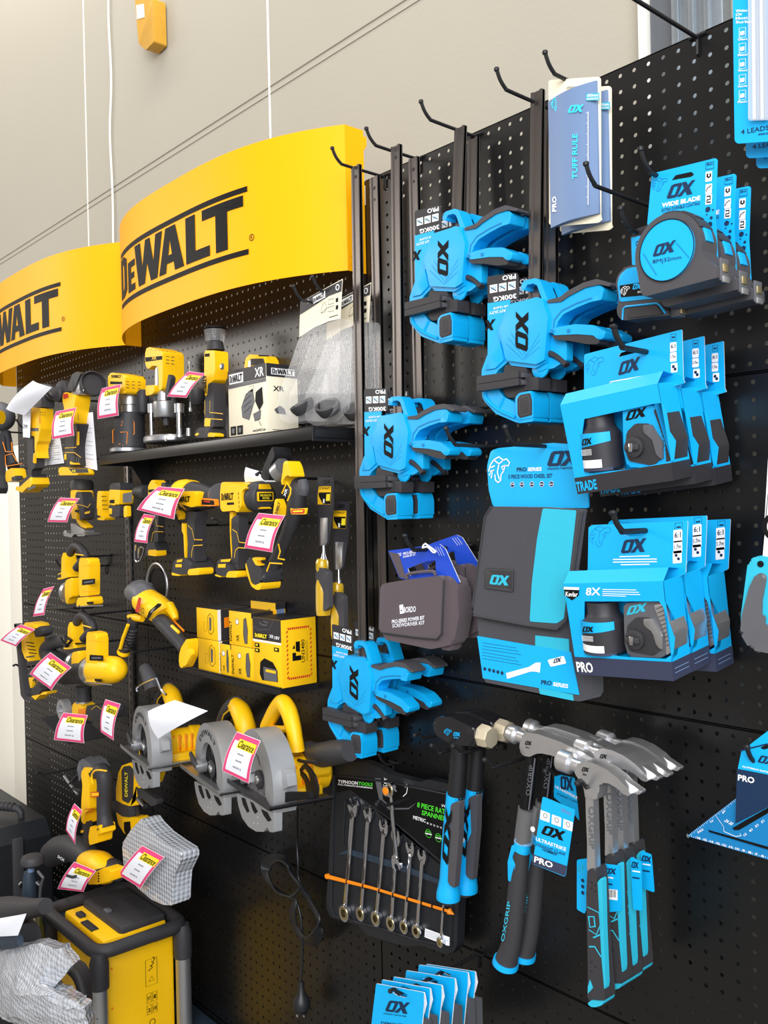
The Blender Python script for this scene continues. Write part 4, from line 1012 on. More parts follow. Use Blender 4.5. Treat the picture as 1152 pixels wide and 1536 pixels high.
# ================================================================== straight claw hammers
view(640, 1050, 4.8)
def claw_hammer():
    Y = -.14; F = FY(Y)
    t = thing('claw_hammer', 'straight claw hammer with clear sleeve and black grip, front of two', 'hammer', at(750, 1500, Y), 'straight claw hammers')
    p = Part(); h = F.moved(.013)
    p.prism(h, [(668, 320), (690, 250), (720, 232), (800, 245), (960, 300), (1130, 380), (1260, 460), (1265, 480), (1180, 470), (1000, 440), (900, 400), (830, 385), (790, 385), (740, 410), (690, 400), (668, 360)], .026, 'steel', r=.003, b=.003, seg=2, both=True)
    p.ox(h, (706, 320), (752, 328), (712, 292), 'print_black'); p.text(h, '20oz', (712, 345), (738, 350), (713, 333), 'print_black')
    p.done('head', t)
    p = Part(); c = h.P(*h.px(*rp_((675, 290))), -.013)
    p.lathe(c, (-1, 0, .12), [(0, .010), (.014, .010), (.018, .0145), (.030, .0148), (.033, .013), (.0332, .001)], 'steel', n=20); p.done('striking_face', t)
    p = Part(); p.tube([at(x, y, Y) for x, y in ((755, 370), (748, 460), (735, 600), (715, 780), (695, 1030))], [.0085, .009, .0095, .010, .011], 'print_black', n=14, flat=1.15)
    p.tube([at(x, y, Y-.011) for x, y in ((780, 420), (758, 600), (735, 790))], .0012, 'grey_plastic', n=6)
    p.text(FY(Y-.0105), 'OXGRIP', (745, 690), (775, 470), (712, 685), 'grey_plastic', bold=.01); p.done('shaft', t)
    p = Part(); p.tube([at(x, y, Y) for x, y in ((728, 780), (712, 900), (698, 1020))], [.0155, .0155, .0158], 'film', n=18); p.done('clear_sleeve', t)
    p = Part(); p.tube([at(x, y, Y) for x, y in ((688, 1022), (680, 1100), (665, 1250), (650, 1400), (630, 1600), (608, 1760), (585, 1840), (570, 1895))], [.0125, .0135, .0145, .015, .0155, .016, .0175, .020], 'dark_rubber', n=20, smooth=3)
    p.text(FY(Y-.0162), 'OXGRIP', (560, 1740), (610, 1450), (535, 1735), 'teal', h=.0008, bold=.01)
    p.done('grip', t)
    p = Part(); p.tube([at(x, y, Y) for x, y in ((690, 1015), (688, 1060), (683, 1075))], [.0128, .0138, .0143], 'cyan', n=20)
    p.prism(FY(Y-.010), [(625, 1040), (660, 1045), (625, 1130), (650, 1180), (635, 1300), (598, 1300), (595, 1160)], .006, 'cyan', r=.002, b=.001, h=.004); p.done('grip_band', t)
    p = Part(); p.tube([at(x, y, Y) for x, y in ((574, 1870), (566, 1905), (562, 1925))], [.0205, .0215, .016], 'cyan', n=20); p.done('pommel', t)
    return t
c1 = claw_hammer(); dup(c1, (.006, .036, .004), 'straight claw hammer behind the front one, tag hanging from its neck')
def swing_tag(pts, Y, name_word, lab, big=True, m='cyan_card'):
    F = FY(Y); p = Part(); p.prism(F, pts, .0008, m, r=.003)
    return p, F
p, F = swing_tag([(835, 695), (1068, 790), (998, 1275), (762, 1180)], -.168, '', '')
p.patch(F, [(765, 1110), (1012, 1195), (999, 1270), (764, 1178)], 'navy'); p.text(F, 'PRO', (775, 1165), (908, 1212), (780, 1122), 'white', h=.0009, bold=.03)
p.text(F, '20oz', (965, 800), (1040, 832), (968, 772), 'slate')
for k in range(3):
    x = 822+k*82; y = 790+k*32; p.patch(F, [(x, y), (x+68, y+26), (x+64, y+92), (x-4, y+68)], 'white', r=.001); p.ring(F, (x+34, y+42), .003, .0037, .0002, 'print_black', h=.0009)
p.ox(F, (820, 960), (985, 1015), (838, 895), 'print_black'); p.text(F, 'ULTRASTRIKE', (788, 1010), (1005, 1088), (790, 985), 'white', h=.0009, bold=.02)
p.text(F, 'STRAIGHT CLAW', (785, 1048), (1000, 1125), (788, 1025), 'print_navy', h=.0009, bold=.01); p.text(F, 'HAMMER', (835, 1085), (940, 1122), (838, 1065), 'print_navy', h=.0009, bold=.01)
p.disc(F, (765, 930), .004, .0012, 'white', h=.001)
onething(p, 'hammer_tag', 'large blue PRO swing tag on the straight claw hammers', 'tag', at(900, 900, -.168))
p, F = swing_tag([(920, 530), (1065, 560), (1098, 870), (1065, 825), (915, 700)], -.10, '', '')
p.ox(F, (965, 640), (1060, 655), (955, 545), 'print_navy'); p.text(F, 'ULTRASTRIKE', (925, 630), (1085, 715), (928, 612), 'white', bold=.02); p.text(F, 'STRAIGHT CLAW', (938, 680), (1085, 745), (940, 665), 'print_navy')
onething(p, 'hammer_tag', 'blue swing tag behind the large one, below the polished hammer head', 'tag', at(1000, 700, -.10))

# ================================================================== one piece steel hammers
view(780, 1080, 4.364)
def steel_hammer():
    Y = -.165; F = FY(Y)
    t = thing('framing_hammer', 'one piece steel claw hammer at the front of four, blue and black grip', 'hammer', at(480, 1000, Y), 'row of four steel hammers')
    p = Part(); h = F.moved(.012)
    p.prism(h, [(355, 325), (380, 285), (420, 268), (480, 282), (560, 320), (640, 380), (700, 445), (725, 492), (690, 500), (640, 450), (580, 415), (530, 410), (512, 440), (505, 520), (428, 520), (415, 440), (385, 390), (358, 350)], .024, 'steel', r=.003, b=.0035, seg=2, both=True)
    p.prism(h.moved(-.010), [(560, 300), (700, 400), (797, 470), (780, 492), (740, 478), (660, 420)], .012, 'steel', r=.003, b=.002, both=True)
    p.prism(h.moved(-.001), [(478, 425), (500, 410), (520, 440), (518, 465), (500, 520)], .003, 'steel', r=.001)
    p.ox(h, (402, 335), (448, 340), (408, 308), 'print_black'); p.text(h, '20oz', (410, 362), (435, 366), (411, 345), 'print_black')
    p.done('head', t)
    p = Part(); c = h.P(*h.px(*rp_((362, 318))), -.012)
    p.lathe(c, (-1, 0, .10), [(-.006, .011), (.008, .0095), (.012, .0105), (.016, .016), (.034, .0165), (.037, .0145), (.0372, .001)], 'steel', n=24); p.done('striking_face', t)
    p = Part(); p.prism(h.moved(-.003), [(428, 500), (507, 500), (512, 640), (520, 800), (528, 985), (445, 985), (445, 800), (434, 640)], .013, 'steel', r=.001, b=.003, both=True, sq=True)
    p.text(h.moved(-.003), 'OXGRIP', (448, 850), (443, 560), (490, 848), 'saw_grey', h=.0008, bold=.02) if False else p.text(h.moved(-.003), 'OXGRIP', (447, 565), (452, 845), (488, 565), 'saw_grey', h=.0008, bold=.02)
    p.done('shaft', t)
    view(720, 1280, 4.114)
    p = Part(); p.prism(F.moved(.010), [(668, 100), (745, 90), (765, 200), (780, 400), (800, 640), (835, 890), (830, 915), (790, 935), (700, 925), (665, 900), (672, 780), (668, 600), (660, 400), (655, 250)], .026, 'dark_rubber', r=.004, b=.007, seg=3, both=True, sq=True)
    for k in range(7): p.disc(F.moved(.010), (690+(k % 2)*22, 180+k*18 if k < 4 else 560+k*28), .0012, .0004, 'black', h=.0005, n=8)
    p.strip(F.moved(.010), [(665, 330), (735, 365), (745, 440), (720, 500), (672, 470)], .0016, 'teal', h=.0007); p.strip(F.moved(.010), [(675, 575), (710, 575), (750, 640)], .0022, 'teal', h=.0007); p.strip(F.moved(.010), [(700, 520), (745, 500)], .002, 'teal', h=.0007)
    p.strip(F.moved(.010), [(672, 390), (705, 390), (712, 450), (680, 455)], .0026, 'teal', h=.0007, closed=True)
    gp = p.done('grip', t)
    p = Part(); p.prism(F.moved(.008), [(726, 185), (736, 165), (752, 150), (758, 165), (764, 450), (778, 800), (774, 838), (760, 830), (745, 800), (742, 640), (736, 450), (726, 300)], .010, 'teal', r=.002, b=.002, seg=2, both=True, h=.0012)
    p.prism(F.moved(.010), [(680, 780), (698, 830), (668, 865), (668, 820)], .002, 'teal', h=.001); p.done('grip_insert', gp)
    p = Part(); p.prism(F.moved(.013), [(662, 928), (700, 908), (760, 912), (835, 915), (815, 938), (750, 950), (700, 948)], .028, 'teal', r=.002, b=.003, both=True, sq=True); p.done('pommel', t)
    view(780, 1080, 4.364)
    return t
s1 = steel_hammer()
s2 = dup(s1, (.004, .038, .012), 'steel claw hammer second of four from the front, bright shaft'); s3 = dup(s1, (.002, .068, .010), 'steel claw hammer third of four from the front'); s4 = dup(s1, (.0, .098, .012), 'steel claw hammer rearmost of four, nearest the board')
for pts, Y, lab, oxp in (([(372, 915), (440, 905), (445, 1190), (425, 1270), (372, 1240)], -.150, 'blue swing tag sticking out left of the front steel hammer', None),
                    ([(545, 940), (650, 952), (665, 1250), (560, 1260)], -.142, 'blue swing tag with barcode, right of the front steel hammer grip', ((552, 1005), (628, 1010), (556, 968))),
                    ([(722, 895), (795, 925), (800, 1250), (740, 1240)], -.112, 'blue swing tag on the third steel hammer', ((728, 965), (775, 972), (732, 925))),
                    ([(790, 855), (860, 880), (880, 1130), (800, 1100)], -.080, 'blue swing tag on the rearmost steel hammer', ((795, 920), (858, 935), (798, 882)))):
    p, F = swing_tag(pts, Y, '', '')
    if oxp: p.ox(F, *oxp, 'print_navy'); x, y = oxp[0]; p.strip(F, [(x+8, y+22), (x+60, y+30)], .0018, 'white'); p.strip(F, [(x+8, y+65), (x+55, y+72)], .0022, 'print_navy')
    if 'barcode' in lab:
        p.patch(F, [(572, 1105), (640, 1112), (640, 1180), (576, 1172)], 'white')
        for k in range(8): p.strip(F, [(580+k*7, 1112), (580+k*7, 1160)], .0006 if k % 3 else .0011, 'print_black', h=.0009)
    if 'left' in lab:
        for k in range(3): p.disc(F, (412, 1050+k*40), .0028, .0002, 'print_navy', h=.0008)
        bull(p, F, (378, 1010), (425, 1005), (380, 945), 'teal', w=.0012)
    onething(p, 'hammer_tag', lab, 'tag', at(*pts[0], Y))
view()
peg(1008, 1138, .19, 'wire hook through the necks of the four steel hammers', base=(at(893, 1176, -.16).x, 0, at(893, 1176, -.16).z), tip=.006)
peg(880, 1120, .15, 'wire hook with white end tip between the two hammer kinds', base=(at(826, 1164, -.15).x, 0, at(826, 1164, -.15).z), tip=.006)

# ================================================================== spanner set
view(480, 1120, 4.8)
def spanner_set():
    Y = -.045; F = FY(Y)
    t = thing('spanner_set_tray', 'black plastic tray of a ratchet spanner set, green and white lettering', 'tool tray', at(520, 900, Y))
    outer = [(75, 200), (120, 130), (170, 100), (330, 110), (440, 160), (500, 200), (720, 255), (780, 235), (915, 265), (1010, 320), (1005, 900), (985, 1440), (940, 1500), (880, 1485), (720, 1430), (620, 1440), (470, 1400), (320, 1350), (290, 1290), (80, 1230), (48, 1190), (45, 1100), (60, 900), (72, 600)]
    p = Part()
    p.prism(F, outer, .020, 'case_black', r=.006, b=.003, seg=2, holes=[])
    p.done('shell', t)
    p = Part(); rim = [(100, 205), (300, 225), (480, 250), (720, 300), (960, 350), (955, 900), (945, 1440), (700, 1390), (420, 1300), (110, 1220), (85, 1150), (90, 900)]
    p.tube([F.P(*F.px(*rp_(q)), .001) for q in rim], .0028, 'case_black', n=8, closed=True); p.tube([F.P(*F.px(*rp_(q)), .001) for q in ((185, 380), (170, 690), (215, 740), (900, 990))], .0022, 'case_black', n=6)
    p.tube([F.P(*F.px(*rp_(q)), .001) for q in ((230, 320), (560, 560), (880, 830))], .002, 'case_black', n=6)
    p.prism(F, [(130, 775), (215, 735), (560, 830), (900, 970), (900, 1000), (560, 880), (200, 770)], .004, 'case_blue', r=.002, b=.001, h=.003)
    p.done('moulding', t)
    p = Part(); p.prism(F, [(120, 205), (930, 330), (930, 870), (880, 860), (560, 560), (230, 310), (120, 330)], .001, 'print_black', r=.001, h=.0012)
    G = F.moved(.0012)
    p.text(G, 'TYPHOON', (130, 262), (272, 275), (132, 238), 'white', bold=.02); p.text(G, 'TOOLS', (277, 276), (380, 286), (278, 252), 'green', bold=.02); p.text(G, 'FULL STRENGTH ENGINEERING', (130, 276), (378, 303), (131, 266), 'white')
    p.text(G, '8 PIECE RATCHET', (700, 435), (1000, 515), (703, 398), 'green', bold=.02); p.text(G, 'SPANNER SET', (732, 490), (990, 560), (735, 456), 'green', bold=.02)
    p.text(G, '70', (874, 432), (912, 440), (875, 415), 'white', bold=.02); p.text(G, 'METRIC', (672, 520), (762, 548), (673, 494), 'white')
    for k in range(6): p.text(G, ('8', '10', '12', '13', '14', '17')[k], (770+k*24, 555+k*8), (782+k*24, 559+k*8), (770+k*24, 542+k*8), 'white')
    for x, y in ((782, 625), (854, 655)):
        p.ring(G, (x, y), .0072, .008, .0002, 'green', h=.0008); p.strip(G, [(x-24, y-2), (x+24, y+8)], .0022, 'white'); p.strip(G, [(x-18, y-16), (x+18, y-8)], .0014, 'green')
    p.text(G, 'TRY IT', (495, 350), (475, 235), (475, 358), 'white') if False else None
    for ch_, x, y in (('T', 476, 340), ('R', 470, 312), ('Y', 465, 288), ('I', 470, 262), ('T', 474, 240)): p.text(G, ch_, (x+14, y+4), (x+10, y-16), (x-6, y+2), 'white', bold=.02, h=.0012)
    p.strip(G, [(600, 358), (625, 335), (632, 300), (628, 285)], .0016, 'white', h=.001); p.patch(G, [(612, 290), (625, 268), (642, 292)], 'white', h=.001)
    p.patch(G, [(395, 225), (440, 228), (455, 380), (520, 440), (640, 440), (700, 400), (640, 450), (500, 455), (430, 390)], 'grey_plastic', h=.0006)
    p.done('insert_card', t)
    p = Part(); p.patch(F, [(762, 1305), (940, 1370), (938, 1438), (758, 1368)], 'white', h=.002)
    for k in range(4): p.strip(F, [(768, 1322+k*12), (860, 1352+k*12)], .0005, 'slate', h=.0024)
    p.strip(F, [(862, 1372), (930, 1398)], .0008, 'cyan', h=.0024); p.done('sticker', t)
    p = Part(); p.tube([F.P(*F.px(*rp_(q)), .008) for q in ((62, 925), (400, 1010), (960, 1180))], [.0048, .0030, .0030], 'orange', n=8, flat=.6)
    c = F.P(*F.px(*rp_((75, 925))), .008); p.lathe(c, (0, -1, 0), [(-.003, .0055), (.003, .0055)], 'orange', n=8); c = F.P(*F.px(*rp_((975, 1186))), .008)
    p.lathe(c-Vector((.008, 0, 0)), (1, 0, -.15), [(0, .0062), (.012, .0008)], 'orange', n=10)
    for k, x in enumerate((218, 335, 452, 552, 655, 757, 835, 918)): q = F.P(*F.px(*rp_((x, 962+(x-218)*.292))), .008); p.box(q, (.0016, .008, .009), 'black')
    p.done('retaining_bar', t)
    return t, F
st, SF = spanner_set()
def spanner(x0, y0, x1, y1, rs, lab):
    """open jaw at (x0,y0), gold ratchet ring at (x1,y1)"""
    F = SF.moved(.006); a = Vector(F.px(*rp_((x0, y0)))); b = Vector(F.px(*rp_((x1, y1)))); d = (b-a); L = d.length; d.normalize(); e = Vector((-d.y, d.x))
    t = thing('ratchet_spanner', lab, 'spanner', F.P(*b), 'ratchet spanners in the tray')
    def q(u, v): return tuple(a+d*u+e*v)
    p = Part(); R = .0105*rs; w = .0046*rs
    p.prism(F, [q(R*.9, w), q(L-R, w*.9), q(L-R, -w*.9), q(R*.9, -w)], .004, 'chrome', raw=True, b=.0012, h=.002, both=True)
    p.strip(F, [q(R*3, 0), q(L*.45, 0)], .0012, 'saw_grey', raw=True, h=.0022)
    p.done('shank', t)
    p = Part(); th = math.radians(18)
    def j(u, v): u2 = u*math.cos(th)-v*math.sin(th); v2 = u*math.sin(th)+v*math.cos(th); return q(u2, v2)
    p.prism(F, [j(-R*1.0, R*.9), j(-R*1.15, R*.55), j(-R*.1, R*.45), j(R*.15, 0), j(-R*.1, -R*.45), j(-R*1.15, -R*.55), j(-R*1.0, -R*.9), j(-R*.2, -R*1.15), j(R*.6, -R*.95), j(R*1.5, -w*.9), j(R*1.5, w*.9), j(R*.6, R*.95), j(-R*.2, R*1.15)], .006, 'chrome', raw=True, r=.001, b=.0012, h=.003, both=True)
    p.done('open_jaw', t)
    p = Part(); R2 = .0118*rs
    p.ring(F, tuple(b), R2*.55, R2, .009, 'chrome', h=.004, raw=True, n=24, sy=1.15); p.ring(F, tuple(b), R2*.5, R2*.8, .010, 'brass', h=.0048, raw=True, n=12, sy=1.15)
    p.done('ratchet_ring', t)
    return t
for args in ((240, 430, 180, 1195, 1.35, 'largest chrome ratchet spanner at the left of the tray'), (350, 480, 298, 1200, 1.12, 'chrome ratchet spanner second from the left in the tray'), (465, 575, 408, 1235, 1.15, 'chrome ratchet spanner third from the left in the tray'),
             (553, 650, 517, 1270, 1.1, 'chrome ratchet spanner fourth from the left, behind the demonstration spanner'), (655, 730, 612, 1295, 1.0, 'chrome ratchet spanner fifth from the left in the tray'), (740, 785, 700, 1325, .98, 'chrome ratchet spanner sixth from the left in the tray'), (905, 930, 872, 1405, .72, 'smallest chrome ratchet spanner at the right edge of the tray')):
    spanner(*args)
# demonstration spanner turned the other way up, orange plug in its ring
t = spanner(585, 830, 540, 300, 1.05, 'chrome demonstration spanner pointing down from the orange button of the tray'); t.location.y -= .012
p = Part(); p.disc(SF, (537, 300), .0075, .004, 'orange', h=.026, b=.001); p.ring(SF, (537, 300), .0072, .0105, .006, 'chrome', h=.024); onething(p, 'test_button', 'round orange try it button at the top of the spanner tray', 'button', at(537, 300, -.06))
view(); peg(640, 1145, .12, 'wire hook carrying the black spanner tray', base=(at(590, 1205, -.09).x, 0, at(590, 1205, -.09).z), tip=.004); peg(592, 1145, .03, 'short wire hook above the spanner tray')

# ================================================================== knee pads / gloves on blue cards at the bottom
view(340, 1120, 2.743)
def glove(k=0):
    Y = -.20; F = FY(Y)
    t = thing('glove_pack', 'blue carded pack of black gloves, frontmost of the bottom row', 'gloves', at(700, 1250, Y), 'carded glove packs')
    p = Part(); p.prism(F, [(615, 975), (812, 1012), (812, 1060), (790, 1300), (580, 1300), (600, 1100)], .002, 'cyan_card', r=.002, side='white', holes=[[(683, 1012), (700, 998), (745, 1020), (738, 1034), (700, 1024)]])
    p.prism(FY(Y+.004), [(800, 1012), (815, 1014), (822, 1060), (812, 1100), (795, 1130), (790, 1060)], .0015, 'white', r=.001)
    p.ox(F, (650, 1088), (745, 1100), (660, 1042), 'print_navy', h=.0006); p.text(F, 'UNLEASH THE POWER', (645, 1100), (740, 1113), (646, 1094), 'print_navy')
    p.text(F, 'DEMOLITION', (635, 1145), (760, 1160), (637, 1130), 'print_navy', bold=.02); p.strip(F, [(640, 1170), (700, 1178)], .0016, 'white')
    p.done('card', t)
    p = Part()
    for j in range(3): p.prism(FY(Y+.004+j*.003), [(798+j*6, 1110+j*5), (822+j*8, 1125), (830+j*6, 1320), (600, 1320), (620, 1120)], .003, 'fabric_dark', r=.003, b=.001)
    p.done('glove', t); return t
g1 = glove()
for k, (dx, dy, dz, lab) in enumerate(((.000, .014, .002, 'blue carded glove pack second from the front in the bottom row'), (.008, .034, .003, 'blue carded glove pack third from the front in the bottom row'), (.012, .062, .006, 'blue carded glove pack fourth from the front in the bottom row'),
                                     (.016, .090, .008, 'blue carded glove pack fifth from the front in the bottom row'), (.020, .104, .006, 'blue carded glove pack rearmost in the bottom row'))): dup(g1, (dx, dy, dz), lab)
view(); peg(700, 1450, .21, 'wire hook carrying the row of glove packs', base=(at(600, 1490, -.20).x, 0, at(600, 1490, -.20).z), tip=.008)

# ================================================================== rafter square
view(900, 980, 4.571)
Y = -.09; F = FY(Y)
t = thing('rafter_square', 'blue aluminium rafter square with white scale at the right edge', 'square', at(700, 1260, Y))
p = Part(); tri = [(597, 1252), (1010, 935), (1650, 500), (1650, 1560)]
p.prism(F, tri, .003, 'saw_blue' if 'saw_blue' in M else 'cyan_dark', holes=[[(735, 1205), (760, 1215), (1150, 1325), (1200, 1345), (1190, 1365), (1130, 1345), (740, 1228)], [(900, 1200), (930, 1185), (1180, 1040), (1180, 1080), (950, 1215), (910, 1215)]], r=.001)
for k in range(40):
    f = k/39; a = (597+ (1180-597)*f, 1252+(1415-1252)*f); L = 14 if k % 2 == 0 else 9; p.strip(F, [a, (a[0]+3, a[1]-L)], .0004, 'white')
    a = (597+(1010-597)*f, 1252-(1252-935)*f); p.strip(F, [a, (a[0]+L*.8, a[1]+L*.9)], .0004, 'white')
for k in range(11): a = (668+k*44, 1262+k*12.4); p.text(F, str(16-k), (a[0], a[1]+8), (a[0]+20, a[1]+14), (a[0], a[1]-8), 'white', h=.0006)
p.text(F, 'DEG', (675, 1235), (712, 1212), (668, 1222), 'white'); p.text(F, '65', (845, 1100), (862, 1080), (835, 1092), 'white'); p.text(F, '75', (760, 1165), (780, 1150), (755, 1155), 'white')
p.text(F, '24 30', (850, 1150), (900, 1180), (870, 1135), 'white'); p.strip(F, [(850, 1220), (930, 1255), (970, 1250), (960, 1235)], .0008, 'white'); p.strip(F, [(790, 1105), (850, 1190), (850, 1220)], .0005, 'white')
for k in range(4): p.text(F, str(12+3*k), (1130-k*40, 1150+k*30), (1112-k*40, 1165+k*30), (1120-k*40, 1138+k*30), 'white')
p.done('blade', t)
p = Part(); F2 = FY(Y-.006); p.prism(F2, [(935, 1160), (945, 790), (970, 670), (1140, 540), (1200, 500), (1400, 480), (1400, 990), (1150, 1060), (930, 1175)], .0012, 'cyan_card', r=.002, holes=[[(1095, 650), (1110, 640), (1200, 600), (1200, 640), (1120, 662)]])
p.patch(F2, [(940, 790), (1400, 880), (1400, 990), (1150, 1058), (930, 1170)], 'print_navy', h=.0005)
p.ox(F2, (1078, 745), (1190, 770), (1095, 695), 'print_navy'); p.text(F2, 'ALUMINIUM RAFTER', (975, 780), (1170, 825), (977, 768), 'white'); p.text(F2, 'PRO', (947, 870), (1060, 893), (949, 828), 'white', h=.0009, bold=.03)
p.strip(F2, [(960, 668), (1152, 620)], .0018, 'print_navy', h=.0008); p.done('sleeve', t)
view(); peg(1180, 1125, .10, 'wire hook holding the blue rafter square')

# ================================================================== handsaw at the right edge
view(952, 540, 5.12)
Y = -.15; F = FY(Y)
t = thing('handsaw', 'handsaw at the right edge, grey and turquoise handle, white blade sleeve', 'saw', at(900, 2200, Y))
view()
p = Part(); p.prism(F, [(1152, 690), (1143, 845), (1137, 870), (1300, 900), (1300, 560), (1165, 600)], .004, 'white', r=.001)
p.ring(F, (1165, 790), .012, .018, .0003, 'print_black', h=.0006); p.done('blade_sleeve', t)
p = Part(); p.prism(F.moved(.006), [(1122, 842), (1135, 833), (1240, 850), (1240, 985), (1140, 965), (1112, 950), (1111, 925)], .022, 'teal', r=.005, b=.004, both=True)
p.disc(F.moved(.006), (1141, 846), .004, .001, 'print_black', h=.001); p.done('handle', t)
p = Part(); p.prism(F.moved(.009), [(1124, 880), (1135, 858), (1150, 862), (1143, 900), (1142, 928), (1160, 950), (1240, 965), (1240, 995), (1180, 985), (1125, 975), (1110, 950), (1112, 925)], .028, 'grey_plastic', r=.006, b=.006, seg=3, both=True); p.done('handle_grip', t)
# ================================================================== shelves
def pieces(p, F, L, sq=True):
    for q in L:
        m, pts, h, t, r, b = q[:6]; p.prism(F, pts, t, m, r=r, b=b, seg=4 if b > .004 else 2, both=True, h=h, sq=sq)
    return p
view()
t = thing('wall_shelf', 'long black steel shelf under the larger yellow sign', 'shelf', (-1.10, -.075, -.536))
p = Part(); x0, x1 = -1.60, -.604; zs = -.508
p.box(((x0+x1)/2, -.075, zs-.001), (x1-x0, .150, .002), 'board_black'); p.box(((x0+x1)/2, -.149, zs-.014), (x1-x0, .002, .028), 'board_black', b=.0005); p.done('deck', t)
for x in (x0, x1):
    p = Part(); s = 1 if x == x1 else -1
    p.prism(FX(x+.002 if s > 0 else x+.001), [(-.150, zs), (-.012, zs), (0, zs-.006), (0, zs-.10), (-.008, zs-.10), (-.055, zs-.030), (-.150, zs-.030)], .003, 'black', raw=True)
    p.box((x+.003*s, -.085, zs-.015), (.003, .12, .016), 'black', b=.0008); p.done('bracket', t)
t = thing('wall_shelf', 'short black steel shelf carrying yellow battery boxes', 'shelf', (-1.03, -.05, -1.09))
p = Part(); x0, x1 = -1.262, -.806; z2 = -1.068; p.box(((x0+x1)/2, -.052, z2-.001), (x1-x0, .100, .002), 'black'); p.box(((x0+x1)/2, -.101, z2-.006), (x1-x0, .002, .018), 'black', b=.0005)
p.box((x1, -.052, z2-.006), (.002, .100, .018), 'black'); p.done('deck', t)
# plinth decks
for xc, lab in ((-2.145, 'dark steel plinth deck at the foot of the far left pegboard'), (-1.115, 'dark steel plinth deck at the foot of the middle pegboard'), (-.085, 'dark steel plinth deck at the foot of the right pegboard')):
    p = Part(); p.box((xc, -.034, -2.105), (1.02, .060, .14), 'case_blue', b=.003); onething(p, 'plinth_deck', lab, 'shelf', (xc, -.034, Z0))

# ================================================================== price tags and papers
def clearance(c, Y, lab, lines=True, flip=0):
    """pink card with white field and yellow banner; corners TL, TR, BR, BL"""
    F = FY(Y); TL, TR, BR, BL = [Vector(q) for q in c]
    def q(u, v): return tuple((TL*(1-u)+TR*u)*(1-v)+(BL*(1-u)+BR*u)*v)
    a, b = F.px(*rp_(q(.5, .5)))
    p = Part(); N = 8                                          # slightly bowed card
    def surf(u0, u1, v0, v1, m, h):
        vs = []
        for i in range(N+1):
            for j in (0, .5, 1):
                u, v = u0+(u1-u0)*j, v0+(v1-v0)*i/N; x, z = F.px(*rp_(q(u, v))); vs.append(F.P(x, z, h+.006*math.sin(math.pi*v)))
        fs = [(3*i+j, 3*i+j+1, 3*i+j+4, 3*i+j+3)[::-1] for i in range(N) for j in range(2)]
        p.add(vs, fs, m)
    surf(0, 1, 0, 1, 'white', 0); surf(.015, .985, .01, .99, 'pink', .0004); surf(.10, .90, .17, .91, 'paper', .0008); surf(.26, .95, .11, .32, 'lemon', .0012)
    def lay(txt, u0, u1, v0, v1, m, h, bold=.01, slant=.0):
        V, Fc = glyphs(txt, bold); vs = []
        for x, y in V:
            v = v1+(v0-v1)*y; u = u0+(u1-u0)*x+slant*y; X, Z = F.px(*rp_(q(u, v))); vs.append(F.P(X, Z, h+.006*math.sin(math.pi*v)))
        p.add(vs, Fc, m, False)
    lay('Clearance', .29, .90, .13, .30, 'print_black', .0016, .015, .02)
    lay('NOW $', .36, .66, .74, .80, 'saw_grey', .0014)
    for v in (.42, .58):
        for k in range(4): lay('-', .40+k*.06, .44+k*.06, v, v+.03, 'saw_grey', .0014)
    return onething(p, 'price_tag', lab, 'price tag', at(*q(.5, 1), Y), 'pink clearance price tags')
def sheet(c, Y, bow, lab, lines=0, m='paper', dy=0):
    F = FY(Y); TL, TR, BR, BL = [Vector(q) for q in c]; N = 8; p = Part(); vs = []
    for i in range(N+1):
        for j in range(N+1):
            u, v = i/N, j/N; q = (TL*(1-u)+TR*u)*(1-v)+(BL*(1-u)+BR*u)*v; x, z = F.px(*rp_(tuple(q)))
            vs.append(F.P(x, z, bow*math.sin(math.pi*(.2+.8*u))*math.sin(math.pi*(.15+.7*v))+dy*v))
    p.add(vs, [(i*(N+1)+j, (i+1)*(N+1)+j, (i+1)*(N+1)+j+1, i*(N+1)+j+1) for i in range(N) for j in range(N)], m)
    for k in range(lines):
        v = .2+.7*k/max(1, lines); a = []
        for j in range(9):
            u = .08+.8*j/8*(1 if k % 3 else .6); q = (TL*(1-u)+TR*u)*(1-v)+(BL*(1-u)+BR*u)*v; x, z = F.px(*rp_(tuple(q)))
            a.append(F.P(x, z, bow*math.sin(math.pi*(.2+.8*u))*math.sin(math.pi*(.15+.7*v))+dy*v+.0012))
        p.tube(a, .0004, 'saw_grey', n=4)
    return onething(p, 'paper_sheet', lab, 'paper', at(*c[3], Y))
def turn(p, x, prof, Y, m, n=26, flat=1):
    """upright turned body round a vertical axis at photo column x: prof = (y, radius) in photo pixels"""
    o = at(x, prof[0][0], Y); pr = []
    for y, r in prof: pr.append((o.z-at(x, y, Y).z, r/VW[2]*mpp(x, y, Y)))
    p.lathe(o, (0, 0, -1), pr, m, n=n, flat=flat)
def dewalt(p, F, bl, br, tl, m='print_black', h=.0006): p.shape(F, DW, bl, br, tl, m, h)
def vents(p, F, o, dx, dy, nx, ny, l, w, m='print_black'):
    for i in range(nx):
        for j in range(ny): x, y = o[0]+dx[0]*i+dy[0]*j, o[1]+dx[1]*i+dy[1]*j; p.strip(F, [(x, y), (x+l[0], y+l[1])], w, m)

